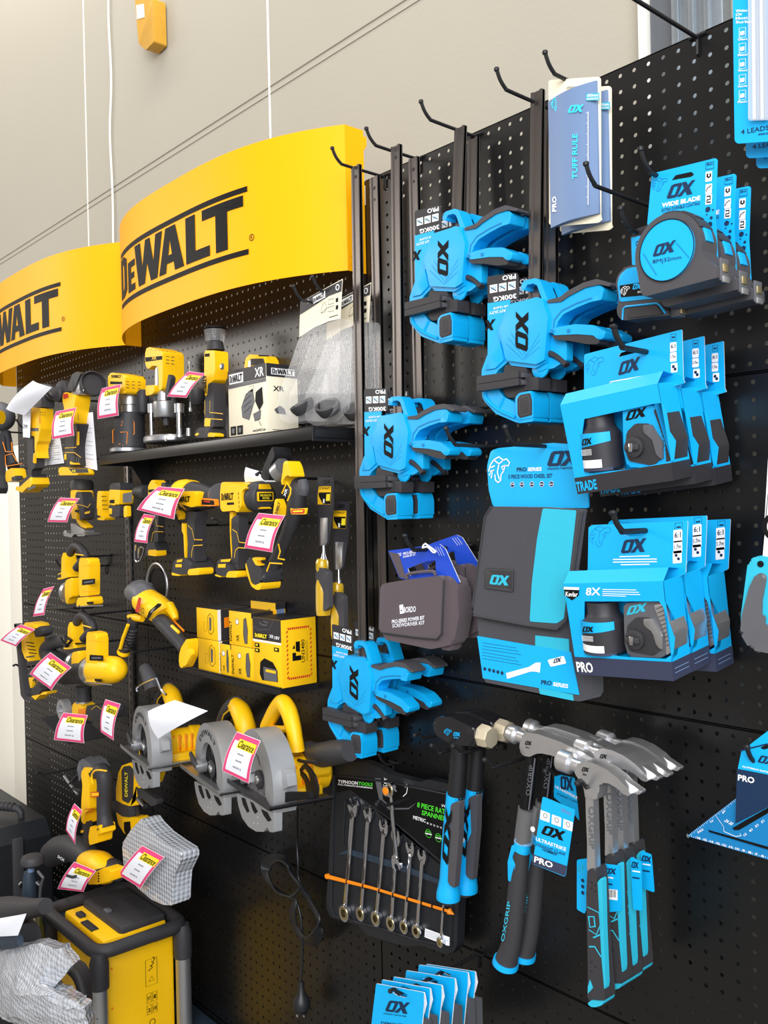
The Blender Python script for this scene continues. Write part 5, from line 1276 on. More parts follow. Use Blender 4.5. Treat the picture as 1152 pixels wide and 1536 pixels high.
# ================================================================== things on the long shelf
view(140, 480, 5.486)
def trim_router():
    Y = -.085; F = FY(Y-.038)
    t = thing('trim_router', 'small yellow trim router at the left end of the long shelf', 'router', at(290, 1075, Y))
    p = Part(); turn(p, 290, [(1050, 135), (1060, 150), (1085, 150), (1092, 140)], Y, 'alu'); p.done('base_plate', t)
    p = Part(); turn(p, 295, [(765, 118), (775, 125), (900, 124), (1000, 124), (1030, 128), (1052, 128)], Y, 'dark_rubber')
    for pts in ([(170, 775), (300, 760), (420, 790)], [(172, 800), (335, 812), (335, 845), (275, 890), (272, 995), (172, 1000)], [(172, 935), (232, 935), (232, 970), (172, 970)], [(330, 905), (350, 900), (350, 1000), (325, 1005)], [(172, 1022), (340, 1018), (420, 900), (418, 800)]):
        uv = [F.px(*rp_(q)) for q in pts]; a0, _ = F.px(*rp_((295, 800))); R = 131/VW[2]*mpp(295, 900, Y); ax = at(295, 900, Y)
        p.tube([Vector((ax.x+max(-R*.99, min(R*.99, (u-a0)*1.0)), ax.y-math.sqrt(max(0, R*R-min(R*R*.98, (u-a0)**2))), F.P(u, v).z)) for u, v in uv], .0012, 'orange', n=6)
    p.done('grip', t)
    p = Part(); turn(p, 300, [(600, 80), (615, 86), (700, 86), (705, 72), (762, 72)], Y, 'alu'); p.done('motor_sleeve', t)
    p = Part(); pieces(p, F, [('yellow', [(120, 470), (135, 445), (200, 432), (425, 455), (435, 500), (425, 590), (400, 610), (150, 580), (125, 540)], 0, .075, .006, .008)])
    vents(p, F, (270, 505), (48, 3), (0, 26), 3, 3, (26, 2), .0018); p.patch(F, [(140, 505), (238, 508), (238, 530), (140, 528)], 'print_black'); dewalt(p, F, (150, 475), (230, 478), (150, 450), 'print_black')
    for k in range(7): p.disc(F, (165+k*35, 458+k*2), .0012, .0003, 'print_black', h=.0004, n=8)
    p.done('motor_head', t)
    p = Part(); turn(p, 405, [(575, 30), (600, 48), (680, 52), (760, 40), (775, 20)], Y+.01, 'dark_rubber'); p.done('knob', t)
trim_router()
clearance([(72, 562), (230, 525), (210, 785), (35, 815)], -.14, 'pink clearance tag on the small trim router at the left end of the long shelf')
def plunge_router():
    Y = -.075; F = FY(Y-.035)
    t = thing('plunge_router', 'taller yellow plunge router with silver column on the long shelf', 'router', at(600, 1010, Y))
    p = Part(); turn(p, 600, [(955, 215), (968, 228), (1000, 228), (1012, 215)], Y, 'alu', flat=.75); p.disc(FY(Y-.078), (600, 985), .004, .003, 'steel', h=.002); p.done('base', t)
    for x, r in ((475, 17), (705, 24)):
        p = Part(); turn(p, x, [(700, r), (950, r), (952, r*1.6), (965, r*1.6)], Y-.02 if x < 600 else Y-.01, 'chrome'); turn(p, x, [(690, r*1.7), (765, r*1.7)], Y-.02 if x < 600 else Y-.01, 'alu'); p.done('column', t)
    p = Part(); turn(p, 585, [(390, 80), (520, 82), (560, 86), (670, 88), (680, 98), (790, 98), (805, 88)], Y, 'alu'); turn(p, 600, [(805, 26), (865, 24), (870, 18)], Y, 'dark_rubber'); turn(p, 585, [(618, 92), (675, 92)], Y, 'dark_rubber'); p.done('motor_sleeve', t)
    p = Part(); pieces(p, F, [('yellow', [(430, 250), (460, 230), (520, 222), (700, 250), (748, 262), (750, 470), (740, 560), (680, 590), (665, 380), (560, 375), (470, 410), (425, 350)], 0, .070, .006, .008),
                              ('yellow', [(440, 540), (610, 535), (600, 590), (560, 612), (445, 625)], .004, .05, .004, .004)])
    vents(p, F, (598, 300), (42, 5), (0, 28), 2, 3, (28, 3), .002); p.patch(F, [(428, 308), (568, 295), (568, 325), (430, 345)], 'print_black'); p.text(F, 'XR', (482, 328), (522, 325), (482, 302), 'yellow', h=.001)
    for k in range(7): p.disc(F, (480+k*32, 245+k*4), .0012, .0003, 'print_black', h=.0004, n=8)
    p.done('motor_head', t)
    p = Part(); pieces(p, FY(Y-.05), [('dark_rubber', [(640, 445), (680, 475), (620, 655), (590, 660), (590, 600)], 0, .014, .003, .003)]); p.done('lever', t)
    p = Part(); turn(p, 850, [(560, 35), (580, 60), (660, 64), (700, 40), (705, 20)], Y+.02, 'dark_rubber'); p.done('handle_knob', t)
    p = Part(); turn(p, 792, [(340, 12), (365, 12), (366, 6), (720, 6), (722, 14), (755, 14)], Y+.02, 'steel', n=10); turn(p, 785, [(890, 20), (955, 20)], Y, 'alu', n=12); p.done('depth_rod', t)
plunge_router()
clearance([(785, 422), (925, 440), (770, 640), (605, 630)], -.155, 'pink clearance tag tilted in front of the silver plunge router')
def cutout_tool():
    Y = -.10; F = FY(Y-.026)
    t = thing('cutout_tool', 'upright yellow and grey cut-out tool with clear dust cup on the long shelf', 'power tool', at(990, 960, Y))
    p = Part(); pieces(p, F, [('yellow', [(915, 260), (940, 250), (1095, 250), (1105, 265), (1112, 400), (1085, 490), (1000, 530), (960, 630), (925, 630), (912, 500)], 0, .052, .004, .010)])
    p.disc(F, (1060, 382), .0075, .003, 'grey_plastic', h=.002, b=.001); p.disc(F, (1062, 382), .004, .002, 'alu', h=.0045)
    p.patch(F, [(918, 278), (958, 274), (958, 300), (918, 304)], 'print_black'); p.text(F, 'DEWALT', (940, 600), (932, 450), (918, 600), 'print_black') if False else p.shape(F, DW, (935, 605), (930, 450), (915, 605), 'print_black')
    p.done('body', t)
    p = Part(); pieces(p, F, [('dark_rubber', [(985, 520), (1075, 515), (1090, 560), (1088, 760), (1095, 880), (915, 895), (920, 640), (965, 630)], .001, .050, .004, .009)])
    for pts in ([(922, 665), (922, 780)], [(965, 665), (962, 760), (1070, 772)], [(925, 810), (1068, 820)]): p.strip(F, pts, .0016, 'yellow', h=.0016)
    p.patch(F, [(922, 812), (970, 815), (965, 875), (918, 875)], 'yellow', h=.0016); p.done('grip', t)
    p = Part(); pieces(p, FY(Y-.035), [('dark_rubber', [(835, 940), (860, 905), (920, 885), (1090, 885), (1100, 950), (1090, 968), (840, 968)], 0, .065, .004, .006), ('yellow', [(945, 935), (1000, 925), (1080, 935), (1080, 962), (945, 962)], .0015, .068, .003, .003), ('yellow', [(838, 940), (900, 928), (905, 945), (860, 955)], .0015, .02, .002, .002)]); p.done('battery_foot', t)
    p = Part(); turn(p, 1005, [(180, 60), (250, 75)], Y, 'dark_rubber'); turn(p, 1000, [(60, 90), (75, 95), (82, 60), (95, 40), (180, 40)], Y, 'print_black'); turn(p, 1000, [(85, 92), (180, 82)], Y, 'film'); p.done('collar', t)
cutout_tool()
# charger box and battery behind
view(330, 420, 5.009)
def charger_box():
    Y = -.105; F = FY(Y); c = F.px(*rp_((345, 625))); X = c[0]; S = FX(X)
    zt = at(345, 622, Y).z; w = X-F.px(*rp_((60, 740)))[0]; d = .085
    t = thing('charger_box', 'white and black cardboard battery kit box on the long shelf, drawing of a charger', 'box', (X-w/2, Y+d/2, zs))
    p = Part(); p.box((X-w/2, Y+d/2, (zt+zs)/2), (w, d, zt-zs), 'cream_board', b=.0006)
    H = zt-zs
    def f(u, v): return (X-w+w*u, zs+H*v)
    p.patch(F, [f(0, .80), f(1, .80), f(1, 1), f(0, 1)], 'charcoal_card', h=.0008, raw=True); p.patch(F, [f(0, .745), f(1, .745), f(1, .795), f(0, .795)], 'grey_plastic', h=.0008, raw=True)
    p.patch(F, [f(.04, .805), f(.42, .805), f(.42, .95), f(.04, .95)], 'white', h=.001, raw=True); p.shape(F, DW, f(.06, .825), f(.40, .825), f(.06, .93), 'print_black', h=.0014, raw=True); p.text(F, 'XR', f(.72, .83), f(.95, .83), f(.72, .96), 'white', h=.001, raw=True, bold=.02)
    for u, v in ((.05, .06), (.23, .06)):
        p.patch(F, [f(u, v), f(u+.15, v), f(u+.15, v+.13), f(u, v+.13)], 'print_black', h=.001, raw=True); p.patch(F, [f(u+.04, v+.03), f(u+.11, v+.03), f(u+.11, v+.10), f(u+.04, v+.10)], 'grey_plastic', h=.0014, raw=True)
    for loop, m in (([(.38, .3), (.36, .45), (.48, .62), (.66, .68), (.70, .5), (.55, .25)], 'grey_plastic'), ([(.72, .5), (.74, .62), (.9, .68), (.92, .45), (.82, .36)], 'print_black'), ([(.66, .32), (.86, .36), (.84, .24), (.7, .22)], 'grey_plastic'), ([(.54, .66), (.6, .72), (.7, .72), (.66, .64)], 'cream_board')):
        p.patch(F, [f(*q) for q in loop], m, h=.001, raw=True); p.strip(F, [f(*q) for q in loop], .0008, 'print_black', h=.0014, raw=True, closed=True)
    for k in range(3): p.strip(F, [f(.42, .36+k*.08), f(.62, .44+k*.08)], .0009, 'print_black', h=.0015, raw=True)
    p.strip(F, [f(.78, .24), f(.86, .14)], .0012, 'print_black', h=.0012, raw=True); p.text(F, 'www.DeWALT.com', f(.64, .07), f(.96, .07), f(.64, .105), 'print_black', h=.001, raw=True)
    def g(u, v): return (Y+d*u, zs+H*v)
    p.patch(S, [g(0, .82), g(1, .82), g(1, 1), g(0, 1)], 'charcoal_card', h=.0008, raw=True); p.patch(S, [g(.15, .85), g(.9, .85), g(.9, .94), g(.15, .94)], 'white', h=.001, raw=True); p.shape(S, DW, g(.18, .86), g(.88, .86), g(.18, .93), 'print_black', h=.0014, raw=True)
    p.text(S, 'XR', g(.2, .62), g(.55, .62), g(.2, .69), 'print_black', h=.001, raw=True); p.patch(S, [g(.22, .36), g(.3, .31), g(.6, .3), g(.55, .38), g(.4, .42)], 'grey_plastic', h=.001, raw=True); p.strip(S, [g(.15, .08), g(.6, .08)], .001, 'print_black', h=.001, raw=True)
    p.done('carton', t)
charger_box()
t = thing('cordless_radio', 'yellow framed tool top showing above the charger box', 'power tool', (at(315, 700, -.02).x, -.025, zs))
p = Part(); F = FY(-.035); pieces(p, F, [('yellow', [(180, 690), (190, 610), (215, 570), (250, 558), (390, 565), (430, 580), (445, 630), (440, 700), (425, 1100), (190, 1100)], 0, .035, .004, .006), ('dark_rubber', [(225, 620), (240, 592), (400, 590), (420, 640), (225, 640)], .002, .03, .003, .002)])
p.strip(F, [(290, 568), (370, 570)], .003, 'print_black', h=.0006); p.patch(F, [(222, 610), (236, 606), (236, 650), (222, 655)], 'chrome', h=.0026); p.done('body', t)
# clear accessory bags
view(330, 420, 5.009)
def bag():
    Y = -.115; F = FY(Y)
    t = thing('accessory_bag', 'clear plastic bag with black ring adapters under a black and cream header card, front one', 'bag', at(700, 1060, Y), 'clear accessory bags')
    p = Part(); p.prism(F, [(603, 165), (905, 0), (920, -10), (915, 70), (903, 290), (815, 310), (700, 360), (595, 430), (600, 260)], .0012, 'cream_board', r=.001)
    p.patch(F, [(604, 165), (919, 0), (914, 85), (820, 120), (700, 200), (602, 262)], 'charcoal_card', h=.0006)
    p.patch(F, [(700, 130), (792, 80), (794, 130), (704, 180)], 'white', h=.0009); p.shape(F, DW, (706, 170), (788, 125), (704, 140), 'print_black', h=.0013)
    p.ring(F, (885, 55), .004, .006, .0003, 'white', h=.001); p.disc(F, (665, 162), .004, .0003, 'white', h=.001)
    for x, y in ((838, 160), (838, 215)): p.strip(F, [(x-22, y-10), (x+20, y-22), (x+18, y+16), (x-22, y+24)], .0008, 'print_black', closed=True, h=.0006); p.patch(F, [(x+33, y-22), (x+52, y-28), (x+50, y+4), (x+33, y+8)], 'print_black')
    p.strip(F, [(760, 250), (770, 190), (790, 165), (800, 210), (790, 240), (760, 250), (815, 205)], .0008, 'print_black'); p.strip(F, [(820, 282), (888, 262)], .0016, 'print_black')
    p.done('header_card', t)
    p = Part(); p.prism(F.moved(.006), [(600, 420), (700, 350), (815, 300), (905, 280), (902, 500), (890, 930), (880, 970), (790, 1062), (640, 1058), (520, 1078), (460, 1050), (432, 1000), (440, 850), (520, 650)], .030, 'film', r=.006, b=.012, seg=4, both=True, h=0)
    for pts in ([(700, 400), (560, 800), (540, 950)], [(860, 400), (870, 500), (830, 620), (760, 760)], [(740, 380), (640, 660)]): p.tube([F.P(*F.px(*rp_(q)), .0065) for q in pts], .0006, 'film', n=5, smooth=3)  # thin film tubes shaped as highlights along the bag
    p.done('pouch', t)
    for (x, y, r0, r1) in ((620, 950, .021, .026), (810, 960, .020, .0255)):
        q = Part(); c = at(x, y, Y); d = Vector((.25, -.55, .8)).normalized() if x > 700 else Vector((-.1, -.5, .86)).normalized()
        q.lathe(c-d*.012, d, [(0, r1*.8), (.012, r1), (.020, r1), (.020, r0), (.002, r0*.8)], 'dark_rubber', n=28); q.done('adapter_ring', t)
    q = Part(); q.patch(F, [(745, 900), (765, 700), (780, 690), (800, 760), (800, 850), (840, 900)], 'film', h=-.006); q.done('leaflet', t)
    return t
bg = bag(); dup(bg, (.030, .048, -.006), 'clear accessory bag behind the front one, cut by the steel clamp bar')
view(); peg(505, 455, .15, 'thin wire hook of the front clear bag', base=(at(466, 453, -.12).x, 0, at(466, 453, -.12).z)); peg(520, 440, .13, 'thin wire hook of the rear clear bag', base=(at(500, 440, -.09).x, 0, at(500, 440, -.09).z))

# ================================================================== impact tools row
view(310, 660, 5.486)
def impact(lab, Y=-.15):
    F = FY(Y-.038)
    t = thing('impact_wrench', lab, 'power tool', at(200, 1120, Y))
    p = Part(); pieces(p, F, [('yellow', [(118, 350), (150, 345), (265, 360), (290, 385), (320, 395), (290, 420), (285, 540), (255, 600), (225, 580), (130, 590), (112, 570), (110, 440)], 0, .076, .005, .012)], sq=False)
    dewalt(p, F, (122, 498), (222, 492), (122, 440)); p.patch(F, [(168, 515), (226, 512), (226, 532), (168, 535)], 'print_black'); vents(p, F, (262, 430), (0, 0), (2, 36), 1, 4, (0, 22), .002); p.done('gear_case', t)
    p = Part(); c = at(115, 460, Y); p.lathe(c, (-1, 0, 0), [(0, .030), (.012, .027), (.022, .020), (.03, .012), (.05, .0095), (.052, .004)], 'grey_plastic', n=24); p.done('nose', t)
    p = Part(); c = at(285, 470, Y-.038); c.y = Y; p.lathe(c, (1, 0, 0), [(-.01, .030), (.004, .034), (.020, .034), (.028, .031), (.033, .026), (.034, .015)], 'dark_rubber', n=32)
    S = PL((c.x+.0342, Y, c.z), (0, 1, 0), (0, 0, 1))
    for k, (z, w) in enumerate(((.021, .017), (-.021, .017))): p.prism(S, [(-w, z-.005), (w, z-.005), (w*.7, z+.006*(1 if z > 0 else -.2)), (-w*.7, z+.006*(1 if z > 0 else -.2))], .012, 'yellow', raw=True, r=.003, h=.0006)
    p.prism(S, [(-.020, -.010), (.020, -.010), (.020, .010), (-.020, .010)], .02, 'yellow', raw=True, r=.002, h=.002, b=.001); p.patch(S, [(-.017, -.0075), (.017, -.0075), (.017, .0075), (-.017, .0075)], 'print_black', h=.0026, raw=True); p.text(S, 'BRUSHLESS', (-.014, .0005), (.014, .0005), (-.014, .005), 'lemon', raw=True, h=.003); p.text(S, 'MOTOR', (-.009, -.0055), (.009, -.0055), (-.009, -.001), 'lemon', raw=True, h=.003)
    p.done('motor_cap', t)
    p = Part(); pieces(p, FY(Y-.024), [('yellow', [(190, 590), (245, 590), (245, 640), (215, 650), (195, 700), (210, 880), (240, 960), (222, 985), (200, 850), (190, 720)], 0, .03, .003, .004),
                                       ('dark_rubber', [(215, 640), (340, 610), (345, 700), (335, 850), (325, 1000), (335, 1070), (205, 1040), (225, 900), (205, 760)], .001, .048, .004, .014)])
    G = FY(Y-.0255)
    for pts in ([(215, 735), (250, 760), (270, 840), (325, 848)], [(230, 970), (240, 905), (265, 885), (320, 890)]): p.strip(G, pts, .0018, 'yellow', h=.0008)
    p.done('handle', t)
    p = Part(); pieces(p, FY(Y-.036), [('dark_rubber', [(72, 1090), (95, 1020), (120, 980), (200, 975), (330, 1040), (365, 1090), (362, 1120), (100, 1120)], 0, .07, .005, .010),
                                       ('yellow', [(165, 1125), (185, 1090), (230, 1078), (355, 1080), (368, 1110), (360, 1132), (170, 1130)], .002, .072, .004, .004), ('yellow', [(70, 1105), (170, 1118), (168, 1130), (75, 1118)], .001, .07, .002, .002)])
    K = FY(Y-.036); p.patch(K, [(98, 1022), (160, 1020), (158, 1050), (96, 1050)], 'yellow', h=.001); p.patch(K, [(122, 985), (205, 978), (190, 1002), (118, 1002)], 'yellow', h=.001); p.done('battery_foot', t)
    return t
im = impact('yellow impact wrench with round motor cap, right of the large clearance tag')
# long-bodied wrench behind the large tag
view(190, 690, 7.2); Y = -.15; F = FY(Y-.034)
t = thing('impact_wrench', 'long-bodied impact wrench with its nose behind the large clearance tag', 'power tool', at(740, 1240, Y))
p = Part(); p.limb([(440, 400, 95), (560, 400, 160), (680, 395, 175), (800, 400, 150), (900, 410, 120), (950, 420, 95), (975, 425, 60)], Y, 'dark_rubber', flat=.9, n=22)
p.limb([(600, 385, 172), (640, 385, 178), (720, 390, 172)], Y, 'yellow', flat=.92, n=22)
pieces(p, F, [('yellow', [(560, 340), (740, 335), (775, 350), (770, 500), (720, 510), (600, 470), (560, 460)], .006, .03, .003, .006)], sq=False); p.shape(F, DW, (610, 455), (718, 450), (612, 395), 'print_black', h=.007) if False else p.shape(F, DW, (560, 458), (715, 450), (560, 398), 'print_black', h=.0075)
S = F.moved(-.006); p.prism(S, [(825, 425), (840, 412), (975, 425), (985, 495), (900, 500), (825, 490)], .01, 'orange', r=.002, b=.001, h=.006); p.patch(S, [(838, 428), (970, 438), (975, 485), (838, 482)], 'print_black', h=.0066); p.strip(S, [(860, 445), (930, 452)], .003, 'red', h=.007)
p.done('body', t)
p = Part(); pieces(p, F.moved(-.012), [('yellow', [(540, 560), (590, 530), (640, 560), (655, 620), (640, 645), (560, 640)], .004, .02, .003, .003), ('yellow', [(598, 680), (655, 690), (690, 930), (680, 1060), (665, 1050), (640, 800), (600, 770)], .001, .03, .002, .003),
    ('dark_rubber', [(660, 560), (880, 560), (830, 700), (825, 860), (825, 1060), (860, 1100), (660, 1090), (670, 900), (650, 760)], 0, .05, .004, .014)])
for pts in ([(668, 705), (710, 750), (735, 860), (822, 862)], [(705, 1050), (708, 990), (725, 925), (825, 918)]): p.strip(F.moved(-.012), pts, .0018, 'yellow', h=.0012)
p.done('handle', t)
p = Part(); pieces(p, F, [('dark_rubber', [(488, 1200), (520, 1120), (560, 1070), (690, 1060), (830, 1060), (930, 1110), (955, 1180), (940, 1235), (500, 1235)], 0, .07, .005, .010), ('yellow', [(665, 1215), (680, 1180), (930, 1165), (945, 1200), (935, 1240), (670, 1245)], .0015, .07, .003, .003), ('yellow', [(488, 1215), (665, 1238), (660, 1252), (500, 1245)], .001, .05, .001, .001)])
p.patch(F, [(532, 1125), (600, 1125), (600, 1158), (532, 1158)], 'yellow', h=.0012); p.patch(F, [(550, 1080), (610, 1070), (600, 1100), (545, 1105)], 'yellow', h=.0012); p.done('battery_foot', t)
Y = -.11; F = FY(Y-.028)
t = thing('cordless_drill', 'compact yellow drill left of the large clearance tag, black chuck forward', 'power tool', at(330, 1030, Y))
p = Part(); p.limb([(110, 350, 60), (150, 348, 75), (200, 348, 82), (225, 348, 70)], Y, 'dark_rubber', n=20); p.done('chuck', t)
p = Part(); pieces(p, F, [('yellow', [(232, 265), (285, 250), (290, 220), (380, 215), (385, 245), (430, 270), (440, 420), (400, 470), (232, 440)], 0, .05, .004, .010)]); p.patch(F, [(236, 320), (300, 315), (300, 345), (236, 350)], 'print_black')
pieces(p, F.moved(-.01), [('dark_rubber', [(380, 240), (470, 250), (500, 420), (400, 470), (370, 420)], 0, .04, .004, .010)]); p.done('body', t)
p = Part(); pieces(p, F.moved(-.01), [('dark_rubber', [(315, 450), (420, 450), (400, 700), (400, 890), (290, 890), (320, 700)], 0, .04, .004, .012)])
for pts in ([(318, 640), (325, 710), (400, 720)], [(270, 880), (285, 790), (310, 772), (400, 775)]): p.strip(F.moved(-.01), pts, .0016, 'yellow', h=.001)
p.done('handle', t)
p = Part(); pieces(p, F, [('dark_rubber', [(200, 1010), (215, 930), (290, 885), (400, 885), (450, 950), (470, 970), (440, 1030), (210, 1035)], 0, .05, .004, .008), ('yellow', [(232, 1010), (245, 970), (420, 968), (438, 1000), (430, 1040), (240, 1028)], .0015, .05, .003, .003)]); p.done('battery_foot', t)
p = Part(); p.tube([at(x, y, -.16) for x, y in ((95, 915), (90, 1075), (140, 1090), (190, 960), (130, 950), (128, 1060))], .0025, 'chrome', n=6, smooth=2); onething(p, 'belt_clip', 'bent steel belt clip on the foot of the small drill', 'clip', at(110, 1080, -.16))
clearance([(345, 285), (628, 310), (515, 642), (108, 535)], -.215, 'largest pink clearance tag, in front of the second impact wrench')
clearance([(185, 580), (312, 600), (225, 900), (80, 882)], -.19, 'narrow pink clearance tag hanging below the largest one')
view(); peg(345, 800, .17, 'wire hook crossing under the second impact wrench', base=(at(335, 787, -.05).x, 0, at(335, 787, -.05).z)); peg(430, 790, .2, 'wire hook under the impact wrench beside the multi-tool', base=(at(395, 784, -.08).x, 0, at(395, 784, -.08).z), tip=.008)

# ================================================================== oscillating multi-tool
view(310, 660, 5.486)
Y = -.15; F = FY(Y-.026)
t = thing('multi_tool', 'yellow and grey oscillating multi-tool with triangular sanding pad, right of the impact wrenches', 'power tool', at(560, 1220, Y))
p = Part(); p.limb([(690, 240, 55), (720, 330, 75), (745, 430, 88), (735, 540, 85), (700, 660, 70), (660, 780, 60), (610, 900, 58), (560, 1010, 62), (530, 1080, 70)], Y, 'dark_rubber', flat=.85, n=20, smooth=5)
p.limb([(790, 330, 40), (800, 400, 52), (795, 450, 45)], Y-.03, 'grey_rubber', n=16)
for pts in ([(620, 440), (660, 350), (692, 400), (690, 440), (665, 500)], [(590, 855), (605, 920), (588, 975), (640, 985)], [(495, 1080), (520, 1012), (620, 1018)]): p.tube([at(x, y, Y-.040) for x, y in pts], .0016, 'yellow', n=6)
p.text(FY(Y-.043), 'XR', (650, 470), (668, 405), (632, 460), 'paper'); p.done('body', t)
p = Part(); pieces(p, FY(Y-.036), [('yellow', [(610, 350), (640, 270), (660, 180), (720, 170), (770, 220), (805, 290), (800, 305), (720, 285), (650, 330), (635, 375)], 0, .06, .004, .012)]); p.done('gear_head', t); p = Part(); pieces(p, FY(Y-.036), [('yellow', [(565, 500), (590, 480), (640, 540), (645, 600), (640, 630), (530, 620)], -.004, .06, .004, .006)])
dewalt(p, FY(Y-.0405), (580, 615), (612, 520), (560, 600)); p.done('name_plate', t)
p = Part(); K = FY(Y-.046); p.prism(K, [(688, 560), (700, 568), (820, 560), (812, 612), (695, 612)], .004, 'yellow', r=.002, b=.001); p.patch(K, [(700, 572), (810, 568), (805, 605), (700, 606)], 'red', h=.001); p.strip(K, [(715, 588), (795, 584)], .003, 'lemon', h=.0014); p.done('badge', t)
p = Part(); pieces(p, FY(Y-.03), [('black', [(442, 300), (480, 240), (600, 110), (658, 55), (672, 62), (700, 120), (690, 150), (620, 200), (595, 330), (505, 332)], 0, .060, .003, .004)]); p.tube([at(x, y, Y-.01) for x, y in ((590, 270), (640, 225))], .022, 'alu', n=16); p.done('sanding_pad', t)
p = Part(); pieces(p, FY(Y-.038), [('dark_rubber', [(325, 1010), (345, 975), (380, 965), (500, 990), (600, 1060), (635, 1120), (615, 1180), (500, 1200), (420, 1190), (350, 1110)], 0, .07, .005, .012),
    ('yellow', [(325, 1010), (385, 1110), (425, 1180), (500, 1195), (615, 1172), (610, 1205), (590, 1232), (520, 1232), (430, 1205), (370, 1130), (322, 1040)], .001, .07, .003, .003), ('yellow', [(378, 975), (400, 965), (492, 968), (490, 990), (430, 990), (440, 1015), (480, 1020), (478, 1035), (420, 1030)], .0015, .01, .002, .001)])
p.done('battery_foot', t)
clearance([(428, 600), (645, 622), (540, 925), (310, 888)], -.215, 'pink clearance tag on the multi-tool with the sanding pad')
sheet([(330, 222), (470, 265), (575, 345), (325, 345)], -.13, .01, 'small white paper behind the sanding pad of the multi-tool')
view(); peg(480, 720, .17, 'wire hook behind the multi-tool head', base=(at(478, 718, -.02).x, 0, at(478, 718, -.02).z), tip=.004)

# ================================================================== wood chisels on cards
view(310, 660, 5.486)
def chisel():
    Y = -.07; F = FY(Y)
    t = thing('wood_chisel', 'wood chisel with amber and grey handle on a black card, front one', 'chisel', at(945, 1440, Y), 'carded wood chisels')
    p = Part(); p.prism(F, [(912, 305), (1045, 303), (1045, 535), (1035, 635), (1000, 860), (925, 870), (915, 635)], .002, 'charcoal_card', r=.001)
    p.patch(F, [(925, 382), (1025, 380), (1022, 530), (915, 530), (915, 460)], 'yellow_card', h=.0006); p.patch(F, [(925, 432), (1022, 430), (1022, 528), (960, 528), (925, 460)], 'print_black', h=.001); p.text(F, 'STANLEY', (930, 408), (1022, 405), (930, 386), 'print_black', h=.001, bold=.02)
    p.patch(F, [(990, 445), (1020, 443), (1018, 500), (985, 502)], 'lemon', h=.0014); p.patch(F, [(962, 485), (975, 484), (975, 520), (962, 520)], 'white', h=.0014); p.patch(F, [(955, 330), (1010, 325), (1010, 355), (960, 362)], 'black', h=.001); p.done('card', t)
    p = Part(); p.prism(F.moved(.004), [(932, 640), (990, 640), (985, 840), (970, 870), (935, 870)], .003, 'steel', b=.001); turn(p, 960, [(870, 10), (930, 14), (980, 28)], Y-.004, 'chrome', n=14); p.done('blade', t)
    p = Part(); turn(p, 950, [(975, 40), (1000, 55), (1060, 55), (1110, 45), (1200, 60), (1330, 62), (1400, 62), (1440, 56), (1445, 30)], Y-.004, 'amber', n=20)
    p.done('handle', t)
    p = Part(); p.prism(FY(Y-.016), [(905, 1040), (960, 1060), (1000, 1090), (1008, 1380), (960, 1410), (965, 1250), (935, 1180), (895, 1150)], .012, 'grey_rubber', r=.003, b=.004, h=.001); p.done('grip', t)
    return t
cz = chisel(); dup(cz, (.012, .030, -.052), 'wood chisel behind and below the front one, darker amber handle')

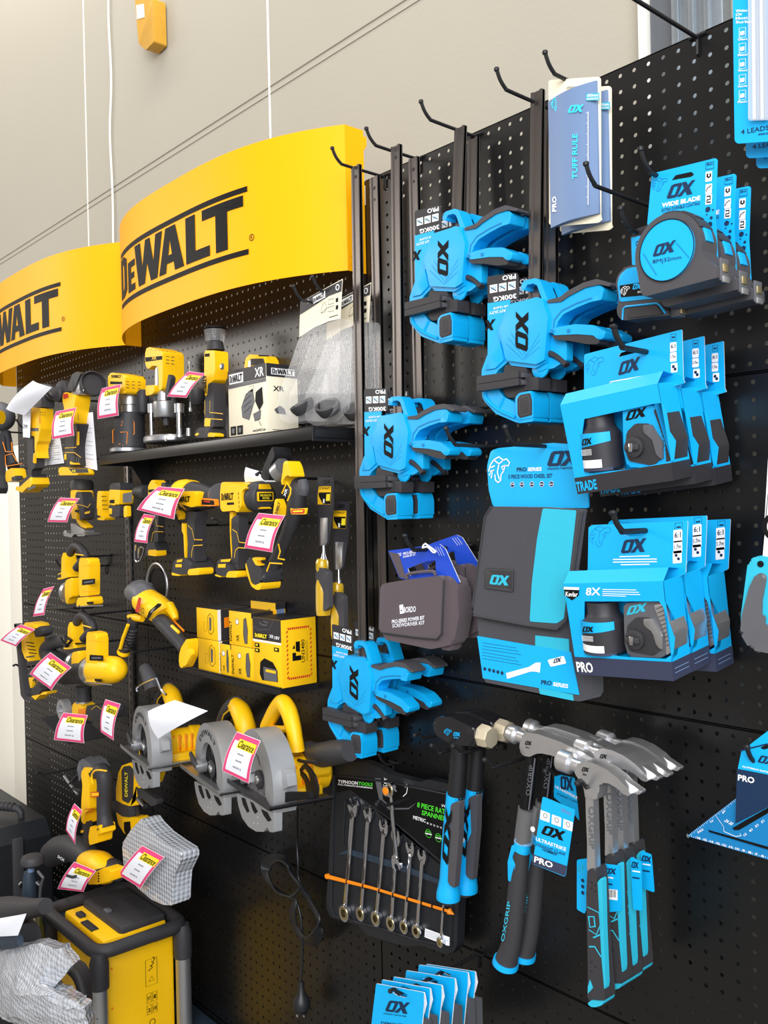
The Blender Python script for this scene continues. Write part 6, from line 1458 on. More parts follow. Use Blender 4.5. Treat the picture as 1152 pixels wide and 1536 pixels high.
# ================================================================== boxes on the short shelf
view(280, 890, 5.236)
def carton(name, lab, F0, Y, X, d, wpx, ztop, zbot, deco, m='yellow_card', top='charcoal_card'):
    """front-right upright edge at X; wpx = width in metres"""
    t = thing(name, lab, 'box', (X-wpx/2, Y+d/2, zbot), 'battery cartons on the short shelf'); H = ztop-zbot; p = Part()
    p.box((X-wpx/2, Y+d/2, (ztop+zbot)/2), (wpx, d, H), m, b=.0005); p.patch(FZ(ztop), [(X-wpx, Y), (X, Y), (X, Y+d), (X-wpx, Y+d)], top, h=.0006, raw=True)
    f = lambda u, v: (X-wpx+wpx*u, zbot+H*v); g = lambda u, v: (Y+d*u, zbot+H*v); deco(p, FY(Y), f, FX(X), g); p.done('carton', t); return t
def deco_big(p, F, f, S, g):
    q = lambda l, m, h=.0007: p.patch(F, [f(*k) for k in l], m, h=h, raw=True)
    q([(0, .67), (1, .67), (1, 1), (0, 1)], 'charcoal_card'); q([(0, .635), (1, .635), (1, .665), (0, .665)], 'white'); p.strip(F, [f(.02, .86), (f(.2, .82)), f(.6, .84), f(.75, .99)], .0012, 'grey_plastic', h=.001, raw=True); p.strip(F, [f(.25, .93), f(.35, .9), f(.5, .9), f(.55, .94), f(.4, .96)], .003, 'grey_plastic', h=.001, raw=True)
    q([(.05, .69), (.55, .69), (.55, .77), (.05, .77)], 'print_black', .0009); p.shape(F, DW, f(.08, .70), f(.52, .70), f(.08, .76), 'lemon', h=.0012, raw=True); p.text(F, 'XR', f(.6, .72), f(.75, .72), f(.6, .77), 'white', h=.0012, raw=True); p.text(F, '18V', f(.78, .71), f(.96, .71), f(.78, .76), 'white', h=.0012, raw=True)
    for u, v in ((.06, .55), (.06, .47), (.75, .53)): q([(u, v), (u+.17, v), (u+.17, v+.06), (u, v+.06)], 'print_black', .0009); q([(u+.04, v+.02), (u+.12, v+.02), (u+.12, v+.045), (u+.04, v+.045)], 'lemon', .0012)
    q([(.3, .06), (.22, .15), (.25, .33), (.4, .40), (.7, .36), (.85, .25), (.86, .08)], 'print_black', .0008); q([(.38, .07), (.36, .27), (.84, .26), (.84, .08)], 'grey_plastic', .0011); q([(.45, .2), (.8, .2), (.8, .24), (.45, .24)], 'yellow_card', .0014)
    N = 11; a = .012
    for k in range(N):
        for (u0, v0, u1, v1) in ((.18+k*.64/N, .88, .18+(k+.6)*.64/N, .85), (.18+k*.64/N, .14, .18+(k+.6)*.64/N, .11)): p.strip(S, [g(u0, v0), g(u1, v1)], .0035, 'red', raw=True, h=.0007)
        for u in (.16, .84): p.strip(S, [g(u-.02, .13+k*.74/N), g(u+.02, .13+(k+.5)*.74/N)], .003, 'red', raw=True, h=.0007)
    p.text(S, 'UN3480', g(.66, .34), g(.66, .68), g(.56, .34), 'print_black', raw=True, bold=.01)
    for l in ([(.3, .38), (.3, .5), (.4, .5), (.4, .45), (.55, .45), (.55, .38)], [(.4, .52), (.4, .66), (.52, .66), (.52, .5)], [(.3, .56), (.36, .62), (.38, .56)]): p.patch(S, [g(*k) for k in l], 'print_black', h=.0008, raw=True)
    for k in range(2): p.strip(S, [g(.7+k*.04, .35), g(.7+k*.04, .66)], .0008, 'print_black', raw=True)
def deco_a(p, F, f, S, g):
    p.strip(F, [f(.6, .2), f(.55, .35), f(.55, .75), f(.65, .85), f(.8, .75), f(.82, .3), f(.7, .18)], .0016, 'print_black', raw=True, closed=True); p.patch(F, [f(.62, .3), f(.62, .75), f(.72, .7), f(.7, .3)], 'grey_plastic', raw=True); p.strip(F, [f(.35, .25), f(.48, .25), f(.48, .55), f(.35, .55)], .0008, 'print_black', raw=True, closed=True)
    p.patch(S, [g(0, 0), g(.10, 0), g(.10, 1), g(0, 1)], 'white', h=.0006, raw=True); p.patch(S, [g(.10, 0), g(1, 0), g(1, 1), g(.10, 1)], 'charcoal_card', h=.0006, raw=True); p.patch(S, [g(.2, .4), g(.5, .42), g(.5, .75), g(.2, .73)], 'orange', h=.0009, raw=True)
def deco_b(p, F, f, S, g):
    p.text(F, 'DeWALT', f(.12, .1), f(.12, .7), f(.02, .1), 'print_black', raw=True, bold=.02); p.text(F, 'XR', f(.45, .12), f(.45, .32), f(.33, .12), 'print_black', raw=True, bold=.02); p.disc(F, f(.38, .7), .007, .0002, 'white', h=.0006, raw=True); p.ring(F, f(.38, .7), .006, .007, .0002, 'print_black', h=.0009, raw=True)
    p.patch(F, [f(.7, .1), f(.65, .35), f(.68, .8), f(.78, .85), f(.85, .5), f(.82, .1)], 'grey_plastic', raw=True); p.strip(F, [f(.7, .1), f(.65, .35), f(.68, .8), f(.78, .85), f(.85, .5), f(.82, .1)], .001, 'print_black', raw=True, closed=True, h=.0008)
    p.patch(S, [g(0, .0), g(1, 0), g(1, .22), g(0, .22)], 'yellow_card', h=.0006, raw=True); p.patch(S, [g(.1, .25), g(.9, .25), g(.9, .85), g(.1, .85)], 'slate', h=.0006, raw=True); p.patch(S, [g(0, .85), g(1, .85), g(1, 1), g(0, 1)], 'charcoal_card', h=.0006, raw=True)
Yb = -.095
big = carton('battery_box', 'large yellow battery box with red hazard border and black top, on the short shelf', None, Yb-.003, -.803, .095, .112, at(745, 215, Yb-.003).z, -1.067, deco_big)
zz = at(150, 360, Yb).z; xA = at(262, 500, Yb).x; wA = xA-at(88, 480, Yb).x; hz = zz+1.067
ba = carton('battery_box', 'lower left yellow battery box on the short shelf', None, Yb, xA-.004, .09, wA-.006, zz, -1.067, deco_a)
bb = carton('battery_box', 'upper left yellow battery box stacked on the short shelf', None, Yb, xA-.008, .09, wA-.006, zz+hz*.98, zz+.001, deco_a)
xB = at(345, 500, Yb).x
bc = carton('battery_box', 'narrow yellow box standing between the lower boxes of the short shelf', None, Yb, xB-.001, .07, xB-xA-.0, zz-.004, -1.067, deco_b)
xC = -.803-.112-.004
bd = carton('battery_box', 'lower yellow box with white disc, left of the large hazard box', None, Yb, xC, .075, xC-xB-.003, at(440, 440, Yb).z+.006, -1.067, deco_b)
zc = at(440, 440, Yb).z+.007
be = carton('battery_box', 'upper narrow yellow box with blue printed side, resting on the lower white disc box', None, Yb-.0, xC-.008, .06, (xC-xB)*.95, zc+.080, zc, deco_b)
bf = carton('battery_box', 'yellow box at the back of the upper stack showing its top flap', None, Yb+.064, xC-.002, .028, .105, zc+.098, zc, deco_b)
# ================================================================== tools hanging at the far left, upper row
view(0, 540, 6.98)
# nailer cut by the left edge
Y = -.17; F = FY(Y-.03)
t = thing('drywall_screwdriver', 'grey and yellow tool cut off by the left edge below the smaller sign', 'power tool', at(60, 1300, Y))
p = Part(); p.lathe(at(-10, 590, Y-.02), (.75, -.6, .1), [(-.03, .045), (0, .050), (.02, .044), (.034, .030), (.040, .012)], 'grey_plastic', n=28); p.done('motor', t); p = Part(); p.disc(P3(at(-10, 590, Y-.058), at(10, 590, Y-.05), at(-10, 560, Y-.058)), (5, 600), .022, .004, 'yellow', h=.004)
p.done('end_cap', t)
p = Part(); p.limb([(55, 760, 55), (75, 860, 52), (90, 960, 50), (115, 1050, 55), (140, 1120, 62)], Y, 'dark_rubber', n=18)
for pts in ([(30, 860), (60, 960), (130, 960), (120, 860)], [(60, 1110), (55, 1000), (130, 980), (175, 1060)], [(70, 1112), (230, 1085)]): p.tube([at(x, y, Y-.03) for x, y in pts], .0014, 'orange', n=6)
p.done('handle', t)
p = Part(); pieces(p, F, [('yellow', [(55, 1200), (75, 1160), (200, 1130), (245, 1140), (285, 1240), (250, 1255), (90, 1280), (62, 1255)], 0, .05, .003, .004), ('dark_rubber', [(120, 1230), (230, 1210), (245, 1250), (140, 1265)], .001, .02, .001, .001)]); p.done('battery_foot', t)
p = Part(); pieces(p, F.moved(.02), [('dark_rubber', [(-120, 800), (0, 760), (30, 900), (45, 1200), (90, 1340), (60, 1400), (-120, 1400)], 0, .03, .004, .006)]); p.done('magazine', t)
# impact wrench with paper
Y = -.16; F = FY(Y-.03)
t = thing('impact_wrench', 'bare yellow impact wrench with white paper over its nose, far left upper row', 'power tool', at(330, 1380, Y))
p = Part(); p.limb([(170, 430, 40), (250, 440, 60), (320, 450, 75)], Y, 'grey_plastic', n=18); pieces(p, F, [('grey_plastic', [(300, 500), (330, 380), (440, 240), (520, 260), (560, 380), (560, 495)], -.004, .055, .004, .014)])
p.limb([(490, 380, 60), (560, 372, 60), (640, 365, 58)], Y+.01, 'dark_rubber', n=18); p.lathe(at(640, 360, Y), (.2, -1, 0), [(-.02, .020), (0, .024), (.015, .024), (.02, .018)], 'dark_rubber'); p.done('nose', t)
p = Part(); pieces(p, F, [('yellow', [(335, 510), (360, 495), (555, 505), (560, 560), (552, 720), (520, 790), (500, 850), (460, 880), (440, 960), (465, 1030), (440, 1020), (415, 930), (415, 800), (330, 790), (318, 700)], 0, .055, .004, .010)])
p.patch(F, [(322, 712), (405, 712), (405, 745), (322, 745)], 'grey_plastic', r=.003); p.text(F, 'DEWALT', (425, 662), (425, 600), (412, 662), 'red'); vents(p, F, (420, 545), (22, 4), (0, 26), 3, 2, (12, 2), .0016); p.done('body', t)
p = Part(); pieces(p, F.moved(-.004), [('dark_rubber', [(290, 830), (330, 795), (415, 800), (420, 930), (450, 1040), (470, 1130), (390, 1150), (380, 1210), (300, 1215), (285, 1080)], 0, .045, .004, .014), ('yellow', [(362, 980), (392, 972), (385, 1085), (350, 1070)], .002, .01, .002, .001)]); p.done('handle', t)
p = Part(); pieces(p, F.moved(-.002), [('dark_rubber', [(200, 1310), (320, 1240), (460, 1190), (500, 1220), (490, 1260), (300, 1360), (220, 1360)], 0, .05, .004, .006), ('yellow', [(172, 1360), (185, 1325), (260, 1330), (500, 1225), (520, 1240), (535, 1300), (480, 1335), (440, 1330), (310, 1388), (250, 1375)], .003, .055, .002, .003)])
p.patch(F, [(300, 1345), (385, 1305), (380, 1335), (305, 1368)], 'grey_plastic', h=.0035); p.done('battery_foot', t)
sheet([(375, 218), (545, 285), (255, 580), (90, 512)], -.225, .03, 'blank white paper curled over the bare impact wrench at far left')
p = Part(); p.patch(FY(-.20), [(238, 560), (325, 520), (315, 815), (242, 808)], 'paper'); p.text(FY(-.2), '299', (245, 715), (290, 722), (245, 672), 'print_black'); onething(p, 'price_ticket', 'white ticket reading 299 beside the yellow impact wrench', 'price tag', at(280, 810, -.2))
# angle grinder
Y = -.15; F = FY(Y-.028)
t = thing('angle_grinder', 'yellow angle grinder hanging head up, left of the long shelf', 'power tool', at(790, 1200, Y))
p = Part(); pieces(p, F.moved(-.004), [('dark_rubber', [(700, 330), (790, 150), (850, 122), (900, 140), (840, 260), (800, 330)], .004, .012, .002, .003)]); p.done('guard_flap', t); p = Part(); pieces(p, F.moved(-.004), [('alu', [(740, 350), (790, 320), (850, 145), (900, 140), (925, 180), (950, 340), (930, 365)], 0, .05, .004, .008)])
p.done('gear_head', t); p = Part(); p.disc(F, (880, 318), .006, .002, 'print_black', h=.001); p.disc(F, (880, 318), .003, .002, 'alu', h=.002); p.done('spindle_lock', t)
p = Part(); p.lathe(at(960, 260, Y+.01), (.9, -.1, .15), [(-.02, .025), (0, .036), (.016, .037), (.018, .034), (.004, .03)], 'dark_rubber', n=28); p.done('wheel_guard', t)
p = Part(); p.limb([(500, 380, 50), (580, 370, 55), (640, 365, 50), (660, 360, 40)], Y-.01, 'dark_rubber', n=16); p.lathe(at(670, 310, Y), (.3, -1, .1), [(-.02, .022), (0, .028), (.012, .026), (.018, .015)], 'dark_rubber'); p.done('side_handle', t)
p = Part(); pieces(p, F, [('yellow', [(655, 430), (662, 350), (740, 335), (940, 365), (950, 400), (940, 450), (915, 520), (915, 660), (880, 690), (800, 680), (690, 690), (690, 500)], 0, .055, .004, .014)]); p.patch(F, [(660, 355), (715, 352), (720, 395), (668, 410)], 'red', h=.001, r=.002); p.text(F, 'DEWALT', (828, 628), (828, 555), (815, 628), 'print_black'); p.done('body', t)
p = Part(); pieces(p, F.moved(-.003), [('dark_rubber', [(682, 700), (800, 690), (950, 665), (930, 750), (890, 900), (870, 1110), (720, 1115), (680, 1060)], 0, .05, .004, .014), ('yellow', [(815, 755), (838, 748), (838, 890), (812, 895)], .002, .01, .002, .001), ('yellow', [(678, 985), (718, 985), (715, 1045), (678, 1045)], .002, .01, .002, .001), ('yellow', [(738, 1060), (830, 1080), (850, 1095), (740, 1092)], .002, .02, .002, .001)])
for pts in ([(805, 700), (800, 915), (680, 922)], [(680, 968), (780, 968), (850, 1020)]): p.strip(F.moved(-.003), pts, .002, 'yellow', h=.001)
vents(p, F.moved(-.003), (752, 1000), (24, 8), (0, 0), 4, 1, (0, 60), .004, 'grey_plastic'); p.done('handle', t)
p = Part(); pieces(p, F, [('yellow', [(608, 1150), (640, 1125), (700, 1120), (960, 1140), (995, 1185), (985, 1205), (640, 1208), (615, 1185)], 0, .05, .004, .005)], sq=False) if False else pieces(p, F, [('yellow', [(608, 1150), (640, 1125), (700, 1120), (960, 1140), (995, 1185), (985, 1205), (640, 1208), (615, 1185)], 0, .05, .004, .005)])
p.patch(F, [(720, 1135), (920, 1140), (935, 1180), (760, 1182)], 'dark_rubber', h=.001); p.text(F, 'XR', (752, 1175), (800, 1176), (756, 1148), 'lemon', h=.0016, bold=.02); p.done('battery_foot', t)
clearance([(585, 538), (802, 495), (778, 790), (548, 832)], -.215, 'pink clearance tag on the upright grinder at far left')
sheet([(930, 560), (972, 545), (1020, 1155), (860, 1110)], -.13, .012, 'printed white sheet hanging right of the upright grinder', lines=9)
sheet([(560, 830), (630, 820), (672, 1080), (470, 1108)], -.13, .006, 'printed white sheet between the impact wrench and the grinder', lines=8)
view(); peg(100, 640, .19, 'wire hook holding the upright grinder', base=(at(118, 600, -.10).x, 0, at(118, 600, -.10).z)); peg(40, 640, .17, 'wire hook holding the bare impact wrench', base=(at(45, 643, -.14).x, 0, at(45, 643, -.14).z)); peg(10, 650, .17, 'wire hook at the left edge of the picture', base=(at(8, 648, -.15).x, 0, at(8, 648, -.15).z))

# ================================================================== sanders
view(60, 700, 7.2)
Y = -.11; F = FY(Y-.030)
t = thing('palm_router', 'yellow jigsaw with silver shoe behind a clearance tag, second row', 'power tool', at(450, 740, Y))
p = Part(); turn(p, 450, [(135, 70), (150, 110), (200, 125), (250, 122)], Y, 'dark_rubber'); pieces(p, F, [('yellow', [(330, 260), (345, 248), (560, 258), (580, 290), (570, 400), (480, 440), (485, 570), (360, 560), (330, 450)], 0, .05, .004, .010), ('dark_rubber', [(390, 300), (440, 268), (540, 275), (570, 350), (600, 430), (600, 560), (500, 580), (490, 450), (400, 400)], .003, .05, .004, .012)])
p.patch(F, [(378, 465), (425, 465), (425, 492), (378, 492)], 'print_black'); p.strip(F, [(400, 405), (480, 420), (530, 440), (560, 400)], .0018, 'yellow', h=.004); p.patch(F, [(495, 490), (555, 478), (550, 500), (498, 515)], 'yellow', h=.004); p.done('body', t)
p = Part(); pieces(p, F, [('yellow', [(385, 560), (470, 590), (575, 650), (560, 668), (480, 650), (420, 610)], 0, .02, .002, .002), ('alu', [(315, 610), (400, 620), (480, 650), (570, 680), (575, 720), (440, 740), (330, 720)], -.004, .03, .003, .004), ('alu', [(258, 700), (300, 685), (330, 710), (440, 735), (640, 715), (672, 730), (660, 752), (530, 752), (500, 725), (460, 728), (420, 765), (300, 752), (262, 748)], .002, .05, .002, .002)]); p.done('shoe', t)
F = FY(-.135); Y = -.10
t = thing('palm_sander', 'yellow palm sander with black top cap, second row beside the jigsaw', 'power tool', at(830, 560, Y))
p = Part(); pieces(p, F, [('yellow', [(632, 280), (650, 262), (745, 265), (740, 530), (800, 545), (820, 550), (790, 580), (640, 575), (608, 545)], 0, .04, .004, .008), ('dark_rubber', [(600, 560), (615, 450), (640, 450), (640, 520), (740, 540), (650, 556)], .001, .03, .002, .002), ('yellow', [(760, 260), (790, 248), (1020, 252), (1030, 300), (1010, 410), (920, 405), (900, 420), (755, 405)], .004, .06, .004, .010), ('dark_rubber', [(755, 410), (900, 425), (1015, 415), (1010, 540), (860, 550), (757, 530)], .003, .055, .004, .010), ('yellow', [(918, 430), (990, 420), (1000, 540), (920, 548)], .004, .05, .003, .004), ('yellow', [(762, 448), (822, 452), (818, 515), (762, 510)], .005, .01, .002, .001)])
vents(p, F, (660, 320), (0, 0), (6, 46), 1, 4, (60, 2), .002); p.patch(F, [(768, 360), (820, 355), (820, 395), (768, 395)], 'print_black', h=.0046); p.patch(F, [(912, 290), (1010, 275), (1010, 385), (912, 388)], 'grey_plastic', h=.0046)
p.done('body', t)
p = Part(); pieces(p, F, [('dark_rubber', [(755, 250), (775, 195), (850, 178), (1000, 172), (1020, 200), (1022, 255), (780, 252)], .002, .06, .004, .010)]); p.done('top_cap', t)
clearance([(215, 335), (430, 342), (295, 602), (80, 598)], -.20, 'pink clearance tag on the jigsaw in the second row')

# ================================================================== planers (rear view) and nailer, third row
view(0, 800, 5.76)
def planer(lab, Y=-.15):
    F = FY(Y-.03)
    t = thing('power_planer', lab, 'power tool', at(700, 640, Y))
    p = Part(); pieces(p, F, [('yellow', [(690, 235), (720, 212), (850, 218), (872, 245), (870, 540), (700, 545), (685, 420)], .002, .050, .004, .008), ('yellow', [(600, 400), (690, 385), (690, 550), (640, 560), (600, 620), (560, 560), (560, 420)], 0, .08, .006, .012), ('yellow', [(672, 590), (700, 555), (870, 548), (905, 575), (900, 620), (672, 632)], .004, .07, .004, .006)])
    p.patch(F, [(718, 400), (830, 390), (830, 435), (715, 448)], 'print_black', h=.0028, r=.001); p.strip(F, [(735, 425), (815, 412)], .005, 'grey_plastic', h=.0034); p.strip(F, [(715, 280), (845, 278), (845, 500), (720, 505)], .0008, 'orange', h=.0026); p.patch(F, [(762, 592), (822, 588), (822, 612), (765, 612)], 'print_black', h=.0046)
    p.strip(F, [(672, 632), (905, 622)], .003, 'alu', h=.0046); p.done('body', t)
    p = Part(); p.lathe(at(600, 510, Y), (-1, 0, .0), [(-.01, .032), (.0, .034), (.006, .034)], 'alu', n=28, flat=.9); p.lathe(at(590, 510, Y), (-1, 0, .0), [(0, .032), (.010, .032), (.018, .029), (.024, .025), (.026, .012)], 'dark_rubber', n=12, flat=.9)
    p.done('front_ring', t)
    p = Part(); pieces(p, F.moved(-.02), [('yellow', [(575, 210), (610, 165), (640, 250), (650, 330), (690, 380), (590, 395), (495, 400), (505, 350), (570, 340)], 0, .04, .003, .005), ('dark_rubber', [(498, 360), (565, 348), (565, 380), (500, 385)], .001, .02, .001, .001)])
    p.tube([at(x, y, Y+.01) for x, y in ((590, 200), (640, 110), (700, 130), (740, 200), (700, 250), (660, 300))], .012, 'dark_rubber', smooth=4, n=12, flat=1); p.tube([at(x, y, Y-.004) for x, y in ((640, 215), (650, 180), (690, 185), (720, 190))], .002, 'yellow', n=6)
    p.done('handle', t)
    return t
pn = planer('yellow power planer alone in the third row, silver front ring')
view(0, 800, 5.76)
pn2 = dup(pn, at(855, 1090, -.18)-at(700, 455, -.18)+Vector((0, -.03, 0)), 'larger yellow power planer in the fourth row, black hose collar at its front')
Y = -.18
p = Part(); p.limb([(1042, 1172, 30), (1032, 1174, 75), (1012, 1176, 100), (980, 1178, 116), (900, 1182, 124), (850, 1184, 124), (838, 1184, 118)], Y, 'yellow', n=26, smooth=2); p.done('drum', pn2)
p = Part(); p.limb([(842, 1185, 128), (815, 1186, 130), (800, 1186, 126)], Y, 'alu', n=26, smooth=1); p.done('drum_ring', pn2)
p = Part(); p.limb([(800, 1186, 120), (730, 1188, 118), (680, 1194, 105), (620, 1210, 92), (560, 1228, 78)], Y, 'dark_rubber', n=22); p.done('hose_collar', pn2)
p = Part(); p.limb([(600, 935, 50), (560, 930, 56), (500, 935, 55), (440, 960, 60), (400, 1010, 62), (430, 1060, 72), (520, 1110, 80)], Y+.01, 'dark_rubber', n=16); p.tube([at(x, y, Y-.022) for x, y in ((565, 895), (618, 925), (575, 975))], .005, 'print_black', n=8); p.done('dust_nozzle', pn2)
p = Part(); p.tube([at(x, y, Y) for x, y in ((610, 955), (820, 948))], .003, 'print_black', n=6); p.done('guide_rod', pn2)
clearance([(375, 480), (470, 455), (385, 705), (285, 720)], -.22, 'narrow pink clearance tag on the lone planer of the third row')
clearance([(435, 1028), (618, 1158), (445, 1355), (255, 1215)], -.26, 'pink clearance tag rotated on the larger planer of the fourth row')
clearance([(180, 785), (305, 830), (140, 980), (0, 925)], -.245, 'pink clearance tag on the framing nailer at the left edge')
# nailer
Y = -.19; F = FY(Y-.02)
t = thing('framing_nailer', 'orange and black framing nailer left of the larger planer', 'power tool', at(250, 1440, Y))
p = Part(); pieces(p, F, [('yellow', [(215, 800), (260, 770), (400, 785), (440, 820), (310, 850), (330, 920), (325, 1020), (335, 1110), (250, 1080), (190, 1010), (185, 900)], 0, .05, .004, .008), ('dark_rubber', [(300, 840), (420, 800), (470, 830), (470, 870), (330, 900)], .003, .06, .004, .006)])
vents(p, F, (225, 940), (0, 0), (8, 30), 1, 4, (70, 10), .003); p.done('body', t)
p = Part(); pieces(p, F.moved(.008), [('dark_rubber', [(120, 785), (150, 790), (170, 1000), (250, 1400), (320, 1420), (330, 1445), (240, 1440), (200, 1400), (155, 1020)], 0, .02, .003, .003), ('dark_rubber', [(120, 780), (230, 795), (225, 815), (130, 805)], 0, .02, .002, .002)]); p.done('magazine', t)
p = Part(); pieces(p, F, [('yellow', [(245, 1245), (330, 1250), (300, 1340), (275, 1330)], 0, .03, .003, .004), ('dark_rubber', [(280, 1330), (400, 1320), (440, 1350), (400, 1400), (280, 1380)], 0, .04, .004, .006), ('yellow', [(275, 1405), (400, 1390), (440, 1370), (500, 1365), (490, 1390), (400, 1395), (330, 1440)], .002, .03, .002, .003)])
for k in range(6): p.strip(F, [(225+k*14, 1070+k*50), (300+k*8, 1060+k*50)], .004, 'dark_rubber'); 
p.strip(F, [(240, 1080), (320, 1370)], .010, 'dark_rubber', h=-.004); p.done('nose', t)
view(); peg(60, 985, .21, 'long wire hook sticking out at far left under the nailer', base=(at(36, 1001, -.19).x, 0, at(36, 1001, -.19).z), tip=.006)
peg(115, 855, .15, 'wire hook holding the lone planer', base=(at(95, 852, -.14).x, 0, at(95, 852, -.14).z)); peg(150, 960, .2, 'wire hook carrying the larger planer', base=(at(128, 966, -.14).x, 0, at(128, 966, -.14).z))
view(0, 800, 5.76)
p = Part(); p.tube([at(x, y, Yq) for x, y, Yq in ((400, 650, -.17), (640, 645, -.16), (800, 640, -.1), (800, 630, 0))], .0035, 'black', n=8); onething(p, 'cradle_wire', 'black wire rest under the lone planer', 'hook', at(640, 645, -.15))

# ================================================================== angle grinder, long body, centre left
view(150, 840, 6.776)
Y = -.14
t = thing('large_grinder', 'yellow angle grinder with side handle, pointing down to the battery boxes', 'power tool', at(860, 1050, Y))
p = Part(); p.limb([(330, 330, 90), (380, 330, 115), (440, 350, 128), (470, 400, 130)], Y, 'grey_plastic', n=22); p.done('gear_head', t); p = Part(); p.limb([(345, 250, 35), (420, 240, 40), (500, 270, 40)], Y+.01, 'grey_plastic', n=14); p.done('gear_cover', t)
p = Part(); p.limb([(450, 400, 135), (500, 440, 140), (580, 490, 140), (640, 540, 130), (660, 570, 120)], Y, 'yellow', n=26); p.limb([(700, 470, 60), (745, 540, 50), (770, 600, 30)], Y+.01, 'yellow', n=14)
K = FY(Y-.042); p.patch(K, [(395, 380), (425, 385), (395, 540), (360, 520)], 'red', h=.001); p.ring(K, (437, 515), .006, .0075, .0004, 'print_black', h=.001); p.patch(K, [(470, 600), (500, 520), (590, 440), (630, 445), (620, 470), (540, 530), (490, 620)], 'print_black', h=.0005, r=.002); p.patch(K, [(510, 530), (545, 490), (570, 480), (530, 535)], 'alu', h=.001)
p.done('motor_body', t)
p = Part(); p.limb([(600, 600, 75), (680, 680, 80), (760, 770, 75), (830, 850, 70), (870, 900, 75)], Y-.012, 'dark_rubber', n=22); p.tube([at(x, y, Y-.055) for x, y in ((730, 670), (800, 735))], .004, 'yellow', n=6); p.limb([(720, 590, 10), (850, 720, 12)], Y+.01, 'orange', n=8); p.done('handle', t)
p = Part(); pieces(p, FY(Y-.04), [('yellow', [(810, 960), (850, 890), (980, 800), (1000, 830), (985, 990), (880, 1095), (840, 1100), (800, 1050)], 0, .05, .004, .006), ('yellow_card', [(860, 1010), (900, 910), (960, 900), (975, 960), (890, 1070), (850, 1080)], .0015, .01, .003, .002)]); p.done('battery_foot', t)
p = Part(); p.limb([(345, 610, 55), (310, 720, 58), (270, 840, 58), (240, 930, 60)], Y-.01, 'dark_rubber', n=18)
for k in range(7): p.limb([(335-k*10, 690+k*30, 57), (333-k*10, 700+k*30, 62), (331-k*10, 706+k*30, 57)], Y-.01, 'dark_rubber', n=16, smooth=1)
p.limb([(245, 915, 62), (238, 945, 66), (235, 955, 50)], Y-.01, 'yellow', n=18); p.tube([at(x, y, Y-.034) for x, y in ((285, 660), (235, 790), (205, 900))], .005, 'yellow', n=6); p.limb([(290, 575, 20), (360, 585, 40), (430, 600, 30)], Y-.005, 'yellow', n=14); p.done('side_handle', t)
p = Part(); c = at(580, 250, Y+.05); p.tube([c+Vector((math.cos(a)*.057, 0, math.sin(a)*.057)) for a in [math.radians(-30+k*12) for k in range(20)]], .0035, 'alu', n=8); p.disc(FY(Y+.055), (580, 270), .05, .004, 'print_black'); p.done('wheel_guard', t)
view(); peg(215, 920, .17, 'wire hook under the head of the centre grinder', base=(at(200, 920, -.02).x-.0, 0, at(200, 920, -.06).z)); peg(250, 968, .15, 'wire hook under the handle of the centre grinder', base=(at(262, 970, -.02).x, 0, at(262, 970, -.02).z))
peg(165, 833, .12, 'bare wire hook right of the lone planer', tip=.008)

